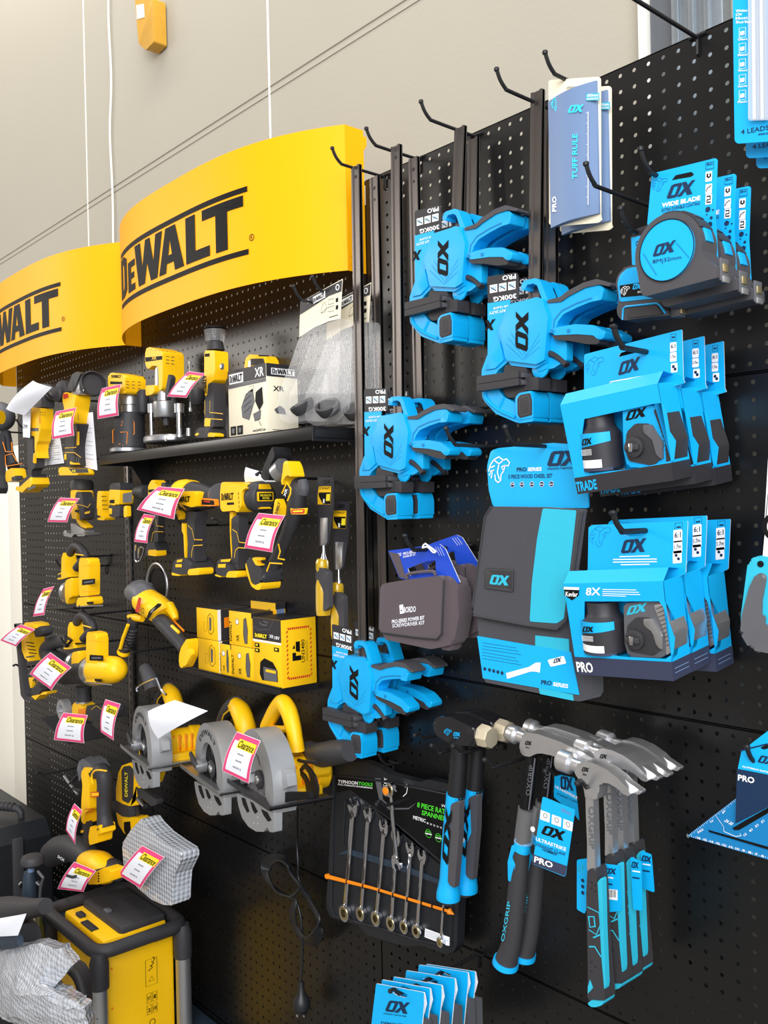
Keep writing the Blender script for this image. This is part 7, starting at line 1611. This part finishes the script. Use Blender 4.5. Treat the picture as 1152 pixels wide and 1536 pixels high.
# ================================================================== circular saws
def saw(kind, lab, tags=None):
    """traced on the third saw: blade side towards the viewer, motor towards the board"""
    view(300, 1030, 5.236); Y = -.21; O = at(540, 975, Y); th = math.radians(13); F = PL(O, (math.cos(th), -math.sin(th), 0), (0, 0, 1)); DV = -F.n
    def A(x, y, dep):
        G = F.moved(-dep); return G.P(*G.px(*rp_((x, y))))
    t = thing('circular_saw', lab, 'saw', at(540, 975, Y))
    mguard = 'cast_grey'
    cx, cz = F.px(*rp_((432, 735))); R = .098
    def arc(r, a0, a1, n=26): return [(cx+r*math.cos(math.radians(a0+(a1-a0)*k/n)), cz+r*math.sin(math.radians(a0+(a1-a0)*k/n))) for k in range(n+1)]
    p = Part(); p.prism(F, arc(R*1.08, 200, -25)+arc(R*.62, -25, 200), .052, mguard, raw=True, b=.010, seg=4, sq=False)
    p.prism(F.moved(-.030), arc(R*1.05, 200, -25), .018, mguard, raw=True, b=.002)
    dewalt_pts = arc(R*.86, 150, 60)
    if kind != 2:
        V, Fc = glyphs('DEWALT', .01); vs = []
        for x, y in V:
            a = math.radians(140-90*x); r = R*(.80+.13*y); vs.append(F.P(cx+r*math.cos(a), cz+r*math.sin(a), .0006))
        p.add(vs, Fc, 'print_black', False)
    p.done('upper_guard', t)
    p = Part(); B = F.moved(-.012)
    def star(r): return [(cx+(r if k % 2 else r*.96)*math.cos(2*math.pi*k/72), cz+(r if k % 2 else r*.96)*math.sin(2*math.pi*k/72)) for k in range(72)]
    p.prism(B, star(R*.93), .0016, 'print_black' if kind != 2 else 'steel', raw=True); p.disc(B, (cx, cz), .020, .004, 'dark_rubber', h=.006, raw=True, b=.001); p.disc(B, (cx, cz), .009, .004, 'steel', h=.010, raw=True, b=.001)
    if kind == 0: p.ring(B, (cx, cz), R*.80, R*.88, .001, 'yellow', h=.0014, raw=True)
    for k in range(5):
        a = math.radians(72*k+20); p.strip(B, [(cx+.03*math.cos(a), cz+.03*math.sin(a)), (cx+.055*math.cos(a+.3), cz+.055*math.sin(a+.3))], .004, 'grey_plastic', raw=True, h=.0006)
    p.done('blade', t)
    # lower guard hanging below the shoe
    p = Part(); L = F.moved(-.004)
    outer = [(285, 835), (300, 930), (330, 1030), (380, 1100), (440, 1138), (500, 1140), (530, 1100), (540, 1140), (580, 1145), (582, 990), (545, 975), (430, 900)]
    p.prism(L, outer, .018, mguard, r=.003, b=.003, seg=3, holes=[])
    for q in ([(325, 870), (355, 875), (390, 980), (372, 990), (340, 930)], [(395, 900), (420, 915), (455, 980), (435, 1000), (415, 970)], [(480, 960), (530, 985), (565, 1050), (535, 1060), (500, 1010)]): p.patch(L, q, 'print_black', h=.0006)
    for q in ((455, 1025), (425, 1070), (455, 1075)): p.disc(L, q, .0012, .0003, 'white', h=.0008, n=8)
    p.done('lower_guard', t)
    # shoe plate: long edge on the viewer side, depth towards the wall
    p = Part(); a = A(160, 715, -.012); b = A(545, 978, -.012); d = DV*.140; msh = 'charcoal_card' if kind == 2 else 'alu'
    e = (b-a); p.quadbox([a, b, b+Vector((0, 0, .003)), a+Vector((0, 0, .003))], d, msh); p.quadbox([a-DV*.001, b-DV*.001, b-DV*.001+Vector((0, 0, .009)), a-DV*.001+Vector((0, 0, .009))], DV*.0022, msh)
    p.quadbox([b, b+d, b+d+Vector((0, 0, .008)), b+Vector((0, 0, .008))], (-.002, 0, 0), msh); p.done('shoe', t)
    # motor and gearbox
    p = Part(); c = Vector((cx, Y+.055, cz)); p.lathe(F.P(cx+.02, cz+.005, -.045), DV, [(0, .045), (.03, .043), (.032, .036), (.075, .036), (.080, .04), (.105, .038), (.112, .030)], 'yellow', n=24)
    p.box(F.P(cx+.030, cz-.028, -.09), (.085, .07, .035), 'yellow', rot=Matrix.Rotation(-th, 3, 'Z'), b=.006)
    for k in range(4): p.box(F.P(cx+.055, cz+.012, -.070-k*.016), (.006, .005, .04), 'orange', rot=Matrix.Rotation(-th, 3, 'Z'), b=.001)
    p.prism(F.moved(-.02), [(590, 660), (660, 650), (680, 700), (690, 790), (600, 820), (575, 790)], .02, 'cast_grey', r=.003, b=.003); p.done('motor', t)
    p = Part(); K = .085
    if kind == 2:
        p.tube([A(x, y, K) for x, y in ((520, 320), (555, 250), (600, 170), (650, 130), (695, 190), (725, 290), (745, 400), (750, 500))], [.016, .017, .018, .020, .020, .019, .018, .022], 'yellow', smooth=5, n=16, flat=.9)
        p.tube([A(x, y, K) for x, y in ((500, 330), (640, 335), (740, 330))], [.010, .008, .010], 'yellow', n=10); p.prism(F.moved(-K+.02), [(600, 440), (680, 430), (690, 500), (610, 480)], .03, 'cast_grey', r=.002, b=.002)
    else:
        p.tube([A(x, y, K) for x, y in ((520, 320), (560, 240), (610, 190), (660, 160))], [.016, .018, .019, .019], 'dark_rubber', smooth=4, n=14)
        p.tube([A(x, y, K) for x, y in ((640, 165), (700, 230), (740, 330), (745, 420))], [.018, .024, .024, .030], 'yellow', smooth=4, n=16)
        p.tube([A(x, y, K-.02) for x, y in ((520, 330), (545, 260), (600, 220), (640, 230))], .002, 'yellow', n=6)
    p.done('handle', t)
    if kind == 2:
        p = Part(); p.tube([A(x, y, .12) for x, y in ((850, 480), (900, 520), (960, 535), (1040, 520), (1120, 510), (1180, 505))], [.016, .022, .026, .026, .024, .02], 'dark_rubber', smooth=3, n=18); p.done('rear_grip', t)
        p = Part(); p.prism(F.moved(-.105), [(680, 500), (880, 490), (910, 560), (1030, 610), (1035, 700), (1000, 740), (720, 790), (690, 720)], .04, 'yellow', r=.004, b=.006, seg=3, both=True, sq=True); p.done('rear_housing', t)
        p = Part(); p.prism(F.moved(-.08), [(770, 660), (820, 600), (860, 640), (900, 700), (925, 790), (920, 880), (820, 890), (840, 850), (820, 740), (790, 700)], .004, 'black', r=.002, holes=[[(790, 665), (820, 640), (850, 680), (870, 750), (845, 740), (820, 690)]]); p.tube([A(x, y, .078) for x, y in ((775, 578), (820, 590), (910, 590))], .004, 'black', n=8); p.lathe(A(775, 880, .078), (0, 0, 1), [(0, .008), (.012, .008), (.012, .004), (.022, .004)], 'steel', n=12); p.done('depth_bracket', t)
        p = Part(); p.prism(F.moved(-.025), [(560, 790), (575, 770), (600, 830), (850, 830), (860, 880), (570, 925)], .01, 'print_black', r=.002, b=.001); p.disc(F.moved(-.024), (622, 880), .005, .003, 'alu', h=.002); p.done('hinge', t)
    else:
        p = Part(); p.lathe(F.P(cx-.055, cz-.005, -.01), F.n, [(0, .016), (.02, .015), (.022, .008), (.026, .008)], 'alu', n=18); q0 = F.P(cx-.055, cz-.005, .012); p.tube([q0-F.u*.05+F.v*.02, q0-F.u*.02+F.v*.005, q0+F.u*.005], [.006, .009, .008], 'dark_rubber', n=12, flat=.7); p.done('guard_lever', t)
    return t
s3 = saw(2, 'corded yellow circular saw on the right, black shoe and grey rear grip')
s2_ = saw(1, 'cordless circular saw in the middle with white paper over its guard')
view()
s2_.location = Vector(s2_.location)+(at(329, 1194, -.175)-at(403, 1216, -.21))
s1_ = saw(0, 'cordless circular saw on the left with narrow tag and yellow blade rim')
view()
s1_.location = Vector(s1_.location)+(at(224, 1156, -.180)-at(403, 1216, -.21))
view(300, 1030, 5.236)
clearance([(290, 352), (478, 425), (385, 762), (175, 660)], -.27, 'pink clearance tag on the corded circular saw')
view(140, 990, 5.236)
clearance([(95, 308), (215, 345), (160, 632), (58, 565)], -.27, 'narrow pink clearance tag on the left circular saw')
sheet([(445, 398), (895, 370), (780, 430), (525, 615)], -.27, .03, 'blank white paper curved over the middle circular saw') if False else sheet([(445, 400), (640, 315), (900, 400), (525, 615)], -.27, .02, 'blank white paper curved over the middle circular saw')
p = Part(); p.tube([at(x, y, -.16) for x, y in ((345, 250), (350, 210), (480, 150), (500, 155), (530, 230), (572, 272))], .003, 'chrome', n=8, smooth=3); onething(p, 'rafter_hook', 'bent chrome rafter hook on the left circular saw', 'hook', at(500, 200, -.16))
p = Part(); p.limb([(400, 60, 45), (440, 130, 60), (470, 230, 65)], -.12, 'grey_rubber', n=16); onething(p, 'rear_handle_grip', 'grey rubber grip standing up behind the left circular saw', 'tool part', at(450, 200, -.12))
# cut-off tool
view(20, 1000, 5.12)
Y = -.14; F = FY(Y-.02)
t = thing('cut_off_saw', 'small yellow cut-off saw with grey disc guard left of the circular saws', 'power tool', at(480, 560, Y))
p = Part(); p.ring(FY(Y-.03), (365, 340), .018, .034, .022, 'cast_grey', a0=-20, a1=200, h=0); p.disc(FY(Y-.022), (365, 345), .028, .0015, 'steel'); p.done('disc_guard', t)
p = Part(); turn(p, 540, [(150, 60), (180, 55), (260, 58)], Y, 'dark_rubber'); turn(p, 540, [(262, 60), (275, 60)], Y, 'alu'); pieces(p, F, [('yellow', [(450, 300), (490, 275), (560, 280), (640, 310), (620, 400), (560, 420), (455, 380)], 0, .04, .004, .008), ('dark_rubber', [(560, 300), (800, 290), (860, 340), (840, 400), (700, 420), (560, 380)], 0, .05, .004, .010)])
p.patch(F, [(500, 325), (560, 320), (555, 370), (500, 370)], 'orange', h=.001); p.strip(F, [(600, 330), (640, 300), (700, 340)], .0014, 'yellow', h=.001); p.done('body', t)
p = Part(); a = at(205, 400, Y-.03); b = at(420, 600, Y-.03); p.quadbox([a, b, b+Vector((0, 0, .003)), a+Vector((0, 0, .003))], (.0, .12, 0), 'charcoal_card'); p.done('base_plate', t)
clearance([(385, 352), (572, 372), (545, 588), (312, 562)], -.22, 'pink clearance tag hooked in front of the small cut-off saw')
p = Part(); p.tube([at(x, y, -.21) for x, y in ((600, 430), (520, 412), (430, 408))], .0045, 'black', n=8); onething(p, 'hook_arm', 'black wire hook tip over the tag of the cut-off saw', 'hook', at(500, 410, -.21))

# ================================================================== right angle drill and yellow clamp
view(60, 1110, 4.43)
Y = -.16; F = FY(Y-.03)
t = thing('joist_drill', 'upright yellow right-angle tool with thick grey handle, left of the yellow clamp', 'power tool', at(380, 700, Y))
p = Part(); p.limb([(330, 200, 80), (345, 180, 75)], Y, 'grey_plastic', n=18); pieces(p, F, [('grey_plastic', [(240, 190), (265, 145), (320, 125), (400, 150), (470, 200), (330, 220), (270, 280)], -.002, .05, .004, .010), ('yellow', [(275, 215), (330, 180), (440, 185), (450, 210), (380, 220), (400, 300), (400, 460), (330, 490), (330, 560), (280, 540), (285, 400), (300, 300)], .002, .05, .004, .012)])
p.patch(F, [(342, 345), (398, 340), (398, 375), (344, 380)], 'red', h=.003); p.patch(F, [(348, 350), (398, 348), (398, 368), (350, 372)], 'yellow', h=.0034); p.strip(F, [(300, 460), (365, 452), (362, 472), (320, 480), (315, 500)], .0015, 'red', h=.003); p.done('body', t)
p = Part(); p.limb([(345, 230, 30), (380, 210, 48), (420, 215, 55), (430, 290, 50), (425, 400, 47), (428, 500, 48), (435, 560, 56), (440, 585, 60)], Y-.012, 'dark_rubber', n=20); p.tube([at(x, y, Y-.045) for x, y in ((350, 290), (345, 230), (375, 200), (440, 205))], .0025, 'yellow', n=6, smooth=3); p.done('handle', t)
p = Part(); pieces(p, F, [('dark_rubber', [(275, 560), (330, 540), (350, 640), (330, 720), (290, 690)], -.002, .05, .003, .006), ('yellow', [(335, 640), (360, 570), (400, 590), (500, 560), (520, 620), (470, 625), (465, 680), (350, 695)], .006, .045, .004, .006), ('yellow', [(275, 600), (298, 598), (298, 615), (275, 617)], .002, .01, .001, .001)]); p.done('battery_mount', t)
p = Part(); p.tube([at(x, y, Y) for x, y in ((160, 240), (250, 360))], .004, 'steel', n=8); p.tube([at(x, y, Y) for x, y in ((260, 225), (200, 290), (215, 320), (280, 340))], .005, 'black', n=8); p.done('chuck_key', t)
clearance([(228, 420), (282, 470), (235, 695), (172, 600)], -.24, 'narrow pink clearance tag left of the upright right-angle tool')
view(); peg(100, 1150, .2, 'long wire hook through the right-angle tool', base=(at(70, 1161, -.18).x, 0, at(70, 1161, -.18).z), tip=.004)
view(60, 1110, 4.43)
Y = -.09; F = FY(Y-.018)
t = thing('trigger_clamp', 'yellow and black trigger bar clamp half hidden under the circular saw', 'clamp', at(580, 640, Y))
p = Part(); pieces(p, F, [('yellow', [(545, 170), (600, 150), (640, 160), (640, 400), (600, 440), (550, 425), (505, 400), (505, 320), (520, 220)], 0, .03, .003, .005)], sq=False); p.prism(F, [(545, 200), (560, 175), (600, 170), (625, 200), (620, 380), (590, 420), (550, 400)], .002, 'dark_rubber', r=.003, b=.0006, h=.002); p.text(F, 'DEWALT', (588, 375), (588, 210), (568, 375), 'lemon', h=.0026, bold=.02)
pieces(p, F, [('yellow', [(640, 170), (720, 200), (785, 205), (790, 225), (765, 290), (745, 260), (700, 265), (680, 310), (640, 290)], 0, .02, .002, .003), ('yellow', [(640, 300), (660, 310), (660, 430), (600, 440)], 0, .02, .002, .003)], sq=False); p.done('body', t)
p = Part(); pieces(p, F, [('dark_rubber', [(640, 310), (700, 340), (775, 395), (775, 430), (740, 440), (700, 400), (650, 370)], .001, .02, .003, .004)], sq=False); p.done('trigger', t)
p = Part(); p.tube([at(x, y, Y-.02) for x, y in ((655, 385), (680, 420), (700, 440))], .008, 'chrome', n=10); p.done('release', t)
p = Part(); pieces(p, F, [('dark_rubber', [(485, 405), (600, 440), (610, 510), (560, 505), (488, 455)], .006, .03, .002, .003)], sq=False); p.prism(F.moved(-.01), [(600, 430), (635, 435), (640, 520), (600, 520)], .01, 'bar_steel'); p.done('jaw_pad', t)
p = Part(); pieces(p, F, [('yellow', [(505, 475), (560, 510), (650, 515), (685, 560), (640, 610), (590, 640), (560, 620), (520, 560)], 0, .03, .003, .005)], sq=False); p.prism(F, [(562, 545), (600, 540), (605, 620), (575, 630), (562, 600)], .002, 'print_black', r=.002, h=.002); p.done('lower_jaw', t)

# ================================================================== battery-drill at the bottom left and the bubble-wrapped pack
Y = -.17; F = FY(Y-.03)
t = thing('rotary_hammer', 'yellow and grey rotary hammer lying behind the black tubular frame', 'power tool', at(330, 940, Y))
p = Part(); p.limb([(80, 760, 80), (130, 730, 90), (220, 720, 85), (300, 760, 80), (340, 800, 75)], Y, 'dark_rubber', n=20, smooth=4); p.text(FY(Y-.052), 'DCH', (118, 782), (158, 808), (122, 764), 'white'); p.done('barrel', t)
p = Part(); p.limb([(300, 800, 60), (350, 820, 85), (400, 840, 95), (440, 870, 85), (470, 880, 60)], Y-.01, 'yellow', n=22); p.limb([(430, 850, 60), (480, 860, 70), (520, 880, 60)], Y, 'dark_rubber', n=16); pieces(p, FY(Y-.05), [('yellow', [(330, 900), (420, 850), (470, 870), (465, 940), (380, 960), (320, 960)], 0, .04, .004, .006)], sq=False); vents(p, FY(Y-.05), (385, 885), (0, 0), (0, 18), 1, 4, (10, 0), .004); p.done('body', t)
clearance([(228, 808), (375, 870), (290, 1010), (115, 990)], -.255, 'pink clearance tag in front of the rotary hammer, hook across it')
p = Part(); p.tube([at(x, y, Yq) for x, y, Yq in ((178, 900, -.28), (215, 912, -.27), (430, 855, -.2), (440, 855, -.15), (455, 940, -.13))], .0040, 'black', n=8); onething(p, 'hook_arm', 'black wire hook crossing the tag of the rotary hammer', 'hook', at(300, 890, -.27))
bub = M['bubble'].node_tree; bb_ = bub.nodes['Principled BSDF']; tcn = bub.nodes.new('ShaderNodeTexCoord'); vo = bub.nodes.new('ShaderNodeTexVoronoi'); vo.inputs['Scale'].default_value = 80; vo.inputs['Randomness'].default_value = .15
bpn = bub.nodes.new('ShaderNodeBump'); bpn.inputs['Strength'].default_value = 1; bpn.inputs['Distance'].default_value = .005; bpn.invert = True
bub.links.new(tcn.outputs['Object'], vo.inputs['Vector']); bub.links.new(vo.outputs['Distance'], bpn.inputs['Height']); bub.links.new(bpn.outputs[0], bb_.inputs['Normal'])
p = Part(); F = FY(-.16)
p.prism(F, [(545, 690), (620, 600), (715, 520), (760, 570), (850, 640), (960, 700), (1060, 750), (1060, 800), (1000, 900), (990, 1000), (985, 1100), (900, 1095), (800, 1060), (680, 985), (560, 850)], .05, 'bubble', r=.006, b=.010, seg=4, both=True, sq=True)
p.tube([at(x, y, -.161) for x, y in ((560, 700), (640, 600), (700, 545))], .002, 'clear_plastic', n=6)
onething(p, 'bubble_wrapped_pack', 'flat pack in bubble wrap standing on the right end of the black frame', 'package', at(800, 1080, -.16))
clearance([(680, 700), (828, 778), (670, 988), (520, 895)], -.19, 'pink clearance tag on the bubble wrapped pack')

# ================================================================== frame cart with yellow panel
x0, x1, y0, y1, zt = -1.302, -1.640, -.317, -.080, -1.755
t = thing('site_charger', 'yellow site machine in a black tube frame on silver posts, bottom left', 'machine', ((x0+x1)/2, (y0+y1)/2, Z0))
p = Part(); R = .017; c = .04
loop = []
for (cx_, cy_, a0) in ((x0-c, y0+c, -90), (x0-c, y1-c, 0), (x1+c, y1-c, 90), (x1+c, y0+c, 180)):
    for k in range(5): a = math.radians(a0+22.5*k); loop.append((cx_+c*math.cos(a), cy_+c*math.sin(a), zt))
p.tube(loop, R, 'dark_rubber', n=16, closed=True)
for x, y in ((x0-.004, y0+.004), (x0-.004, y1-.004), (x1+.004, y0+.004)): p.lathe((x-.004*0, y, zt-.085), (0, 0, 1), [(0, .0235), (.06, .024), (.085, .017)], 'dark_rubber', n=18)
pl_ = PL((x0-.004, y0+.004, zt-.02), Vector((1, .55, 0)), (0, 0, 1)); p.done('tube_frame', t)
for x, y in ((x0-.004, y0+.004), (x0-.004, y1-.004), (x1+.004, y0+.004), (x1+.004, y1-.004)):
    p = Part(); p.lathe((x, y, Z0), (0, 0, 1), [(0, .020), (zt-.06-Z0, .020)], 'alu', n=20)
    if x > -1.4 and y < -.2:
        V, Fc = glyphs('2x18V', .01); vs = []
        for u, v in V:
            a = math.radians(-95+58*(1-v)); rr = .0204; vs.append((x+rr*math.cos(a), y+rr*math.sin(a), zt-.30+.17*u))
        p.add(vs, [f for f in Fc], 'grey_plastic', False)
    p.done('post', t)
p = Part(); p.box(((x0+x1)/2, (y0+y1)/2, (zt-.02+Z0+.02)/2), (abs(x1-x0)-.05, y1-y0-.035, zt-.02-Z0-.02), 'yellow', b=.010); S = FX(x0-.025)
# pictogram stickers on the side
def ic(u, z, w, h): p.strip(S, [(u-w, z-h), (u+w, z-h), (u+w, z+h), (u-w, z+h)], .0012, 'print_black', raw=True, closed=True, h=.0012)
ub = -.165
ic(ub, zt-.105, .016, .034); p.strip(S, [(ub-.008, zt-.128), (ub+.008, zt-.128), (ub, zt-.116)], .0014, 'print_black', raw=True, closed=True, h=.0012)
for k in range(3): p.strip(S, [(ub-.008+k*.007, zt-.100+k*.010), (ub+.004+k*.003, zt-.094+k*.010), (ub-.003+k*.004, zt-.088+k*.010)], .0024, 'print_black', raw=True, h=.0012)
for r in range(2):
    ic(ub-.008, zt-.170-.030*r, .006, .012); ic(ub+.008, zt-.170-.030*r, .006, .012); p.text(S, ('97', '2')[r], (ub-.012, zt-.176-.03*r), (ub-.004, zt-.176-.03*r), (ub-.012, zt-.166-.03*r), 'print_black', raw=True, h=.0012); p.text(S, ('g', '18')[r], (ub+.004, zt-.176-.03*r), (ub+.012, zt-.176-.03*r), (ub+.004, zt-.166-.03*r), 'print_black', raw=True, h=.0012)
for r in range(2): p.ring(S, (ub, zt-.235-.03*r), .007, .0085, .0004, 'print_black', raw=True, h=.0012)
for z in (zt-.06, zt-.16, zt-.26): p.disc(S, (y0+.045, z), .003, .002, 'orange', raw=True, h=.001)
p.done('panel', t)
p = Part(); p.box(((x0+x1)/2-.005, (y0+y1)/2+.005, zt-.012), (abs(x1-x0)-.09, y1-y0-.06, .03), 'yellow', b=.008); p.box(((x0+x1)/2-.005, (y0+y1)/2+.030, zt+.006), (abs(x1-x0)-.10, .13, .03), 'dark_rubber', b=.010)
p.box((-1.47, -.215, zt+.024), (.022, .016, .008), 'grey_plastic', b=.002)
p.text(FZ(zt+.0215), 'DEWALT', (-1.53, -.15), (-1.42, -.15), (-1.53, -.12), 'charcoal_card', raw=True, bold=.02)
p.box((-1.535, -.262, zt+.006), (.030, .018, .010), 'dark_rubber', b=.002); p.box((-1.46, -.27, zt+.004), (.07, .02, .004), 'charcoal_card', b=.001); p.done('lid', t)
p = Part(); p.box((-1.318, -.115, zt-.012), (.03, .10, .02), 'black', b=.003); p.done('latch', t)

# ================================================================== black tool case at the left
X = -2.249+.07; zc = -1.697
t = thing('tool_case', 'big black plastic tool case with a carry handle, left of the pegboard foot', 'case', (-2.55, -.30, Z0))
p = Part(); p.prism(FY(-.56), [(-2.19, Z0), (-2.19, zc-.045), (-2.235, zc), (-2.9, zc), (-2.9, Z0)], .48, 'case_black', raw=True, b=.012, seg=3, both=True); p.done('shell', t)
for y in (-.20, -.36):
    p = Part(); p.box((-2.186, y, zc-.23), (.012, .035, .40), 'dark_rubber', b=.003); p.done('rib', t)
p = Part(); p.tube([(-2.45, -.25, zc), (-2.44, -.245, zc+.028), (-2.37, -.20, zc+.034), (-2.30, -.155, zc+.028), (-2.29, -.15, zc)], [.010, .012, .013, .012, .010], 'dark_rubber', n=12, smooth=3)
for k in range(8): q = Vector((-2.42+k*.014, -.232+k*.009, zc+.033)); p.lathe(q, (.84, .54, 0), [(0, .013), (.002, .0155), (.006, .0155), (.008, .013)], 'dark_rubber', n=12)
p.done('handle', t)
# ================================================================== clutter in the bottom left corner
view(0, 1190, 6.144)
Y = -.30
t = thing('machine_stand_knob', 'grey post with a round black knob in front of the black case', 'machine part', at(270, 1000, Y))
p = Part(); turn(p, 300, [(568, 60), (578, 90), (600, 104), (640, 104), (662, 80)], Y, 'dark_rubber'); turn(p, 285, [(662, 28), (720, 28)], Y, 'slate'); p.done('knob', t)
p = Part(); turn(p, 270, [(720, 45), (760, 55), (990, 70)], Y, 'case_blue'); p.done('post', t)
p = Part(); p.tube([at(x, y, Y) for x, y in ((350, 720), (400, 780), (375, 850), (365, 980))], .004, 'grey_plastic', n=8); p.done('lever', t); p = Part(); p.lathe(at(345, 825, Y), (1, 0, 0), [(0, .006), (.025, .006)], 'chrome', n=10); p.done('bolt', t); p = Part(); p.lathe(at(195, 840, Y), (1, 0, 0), [(0, .009), (.010, .009)], 'chrome', n=10); p.done('bolt', t)
Y = -.42
t = thing('dust_vacuum', 'rounded black vacuum body with blue-grey lid at the bottom left edge', 'machine', at(100, 1440, Y))
p = Part(); p.limb([(-150, 1200, 150), (-60, 1130, 150), (60, 1090, 130), (180, 1070, 105), (300, 1060, 85), (420, 1040, 70)], Y, 'dark_rubber', n=20); p.limb([(-150, 1400, 230), (0, 1380, 230), (150, 1340, 200), (260, 1330, 120)], Y, 'dark_rubber', n=22); p.done('body', t)
p = Part(); p.limb([(-100, 1380, 60), (100, 1370, 60), (185, 1350, 50)], Y-.10, 'case_blue', n=16, flat=.6); p.done('lid', t)
sheet([(-120, 1170), (245, 1108), (165, 1310), (-120, 1320)], Y-.12, .006, 'blank bluish paper lying on the black vacuum at the left edge')
p = Part(); p.limb([(290, 1120, 50), (310, 1180, 70), (330, 1260, 70), (350, 1360, 60)], -.36, 'olive', n=18, smooth=4); onething(p, 'safety_visor', 'olive translucent visor between the vacuum and the yellow machine', 'visor', at(320, 1400, -.36))
# bubble-wrapped machine with black hose
view(0, 1180, 3.388)
def blanket(name, lab, cat, px, Y0, amp, mat_, grp=None, dz=.03):
    """crumpled sheet over a rounded pack: px grid rows of photo points"""
    rows = len(px); cols = len(px[0]); p = Part(); vs = []; S_ = 6; rnd = random.Random(len(lab))
    gr = [[Vector(at(x, y, Y0)) + Vector((0, -amp*math.sin(math.pi*(i+.3)/(rows))*math.sin(math.pi*(j+.5)/cols), 0)) for j, (x, y) in enumerate(r)] for i, r in enumerate(px)]
    NR, NC = (rows-1)*S_+1, (cols-1)*S_+1
    for a in range(NR):
        for b in range(NC):
            i = min(rows-2, a//S_); j = min(cols-2, b//S_); u = (a-i*S_)/S_; v = (b-j*S_)/S_
            q = (gr[i][j]*(1-u)+gr[i+1][j]*u)*(1-v)+(gr[i][j+1]*(1-u)+gr[i+1][j+1]*u)*v
            q = q+Vector((0, rnd.uniform(-.003, .003), rnd.uniform(-.002, .002))); vs.append(q)
    n = len(vs); vs += [q+Vector((-.035, .03, -.01)) for q in vs]
    fs = [(a*NC+b, (a+1)*NC+b, (a+1)*NC+b+1, a*NC+b+1) for a in range(NR-1) for b in range(NC-1)]
    fs += [tuple(n+k for k in f[::-1]) for f in fs[:]]
    for a in range(NR-1): fs += [(a*NC, n+a*NC, n+(a+1)*NC, (a+1)*NC), (a*NC+NC-1, (a+1)*NC+NC-1, n+(a+1)*NC+NC-1, n+a*NC+NC-1)]
    for b in range(NC-1): fs += [(b, b+1, n+b+1, n+b), ((NR-1)*NC+b, n+(NR-1)*NC+b, n+(NR-1)*NC+b+1, (NR-1)*NC+b+1)]
    p.add(vs, fs, mat_); return onething(p, name, lab, cat, at(px[-1][0][0], px[-1][0][1], Y0), grp)
blanket('bubble_wrap', 'crumpled bubble wrap over a machine at the bottom left corner', 'bubble wrap', [[(-60, 850), (80, 815), (230, 790), (330, 820), (380, 900)], [(-60, 920), (80, 900), (180, 930), (260, 960), (300, 1010)], [(-60, 1000), (80, 1010), (200, 1020), (330, 1020), (420, 1070)], [(-60, 1100), (80, 1140), (200, 1130), (340, 1120), (465, 1110)], [(-60, 1130), (120, 1190), (230, 1240), (350, 1260), (470, 1260)]], -.50, .05, 'bubble')
p = Part()
for k in range(4): p.tube([at(x, y, -.43+k*.01) for x, y in ((260+k*12, 960-k*4), (300+k*18, 925-k*6), (350+k*20, 925-k*4), (395+k*14, 970), (420+k*8, 1050), (430+k*6, 1110))], .011, 'dark_rubber', n=12, smooth=4)
onething(p, 'hose_loops', 'black hose loops showing out of the bubble wrap', 'hose', at(420, 1100, -.43))
p = Part(); c = at(40, 1300, -.44); p.box((c.x-.03, c.y, (c.z+Z0)/2), (.26, .10, c.z-Z0), 'dark_rubber', b=.02); onething(p, 'wrapped_machine', 'dark machine base under the bubble wrap, bottom left', 'machine', at(60, 1400, -.46))

# ================================================================== power cord with plug, lead of the corded saw
view(240, 1150, 3.84)
Y = -.03
p = Part()
p.tube([at(x, y, Yq) for x, y, Yq in ((790, 245, -.09), (788, 400, Y), (795, 560, Y), (800, 650, Y), (860, 740, Y), (880, 800, Y))], .0030, 'cord', smooth=5, n=10)
for k in range(6):
    o = k*7; P_ = [(770+o*.3, 770-o*.2), (690-o*.5, 715+o*.2), (620+o*.2, 660-o*.8), (588+o*1.2, 590), (600+o*1.6, 530+o*.6), (650+o*1.2, 508+o*.9), (720+o*.3, 520+o*1.3), (760-o*.2, 590+o*.8), (790+o*.5, 680+o*.2), (850+o*.6, 770+o*.2), (905+o*.4, 870), (935-o*1.3, 960-o*.5), (900-o*1.5, 1025-o*1.2), (830-o*.4, 1015-o*1.6), (775+o*.4, 930-o*.4), (748+o*.8, 840)]
    p.tube([at(x, y, Y-.005*k-.008*math.sin(i*1.3)) for i, (x, y) in enumerate(P_)], .0028, 'cord', smooth=5, n=8, closed=True)
p.tube([at(x, y, Y-.012) for x, y in ((790, 780), (815, 900), (818, 1100), (812, 1240))], .0030, 'cord', smooth=4, n=10)
p.tube([at(x, y, Y-.03) for x, y in ((745, 755), (775, 735), (805, 700))], .0035, 'cord', n=6); pc = p.done('power_cord', s3, label='coiled black mains lead')
p = Part(); turn(p, 812, [(1235, 14), (1300, 22), (1330, 42), (1355, 52), (1385, 50), (1400, 36), (1412, 34)], Y-.012, 'cord')
for x in (790, 828): p.box(at(x, 1425, Y-.012), (.0055, .0016, .014), 'steel', b=.0004)
p.done('plug', pc)

# slotted upright strip left of the join between the two left bays
view(); a = at(193, 930, -.004); b = at(199, 930, -.004); p = Part()
p.box(((a.x+b.x)/2, -.005, -1.05), (b.x-a.x, .008, 1.05), 'bar_steel', b=.001)
for k in range(40): p.box(((a.x+b.x)/2, -.0093, -.545-k*.026), (.005, .001, .014), 'black')
onething(p, 'slotted_upright', 'narrow slotted steel upright left of the centre grinder', 'post', ((a.x+b.x)/2, -.005, -1.57))
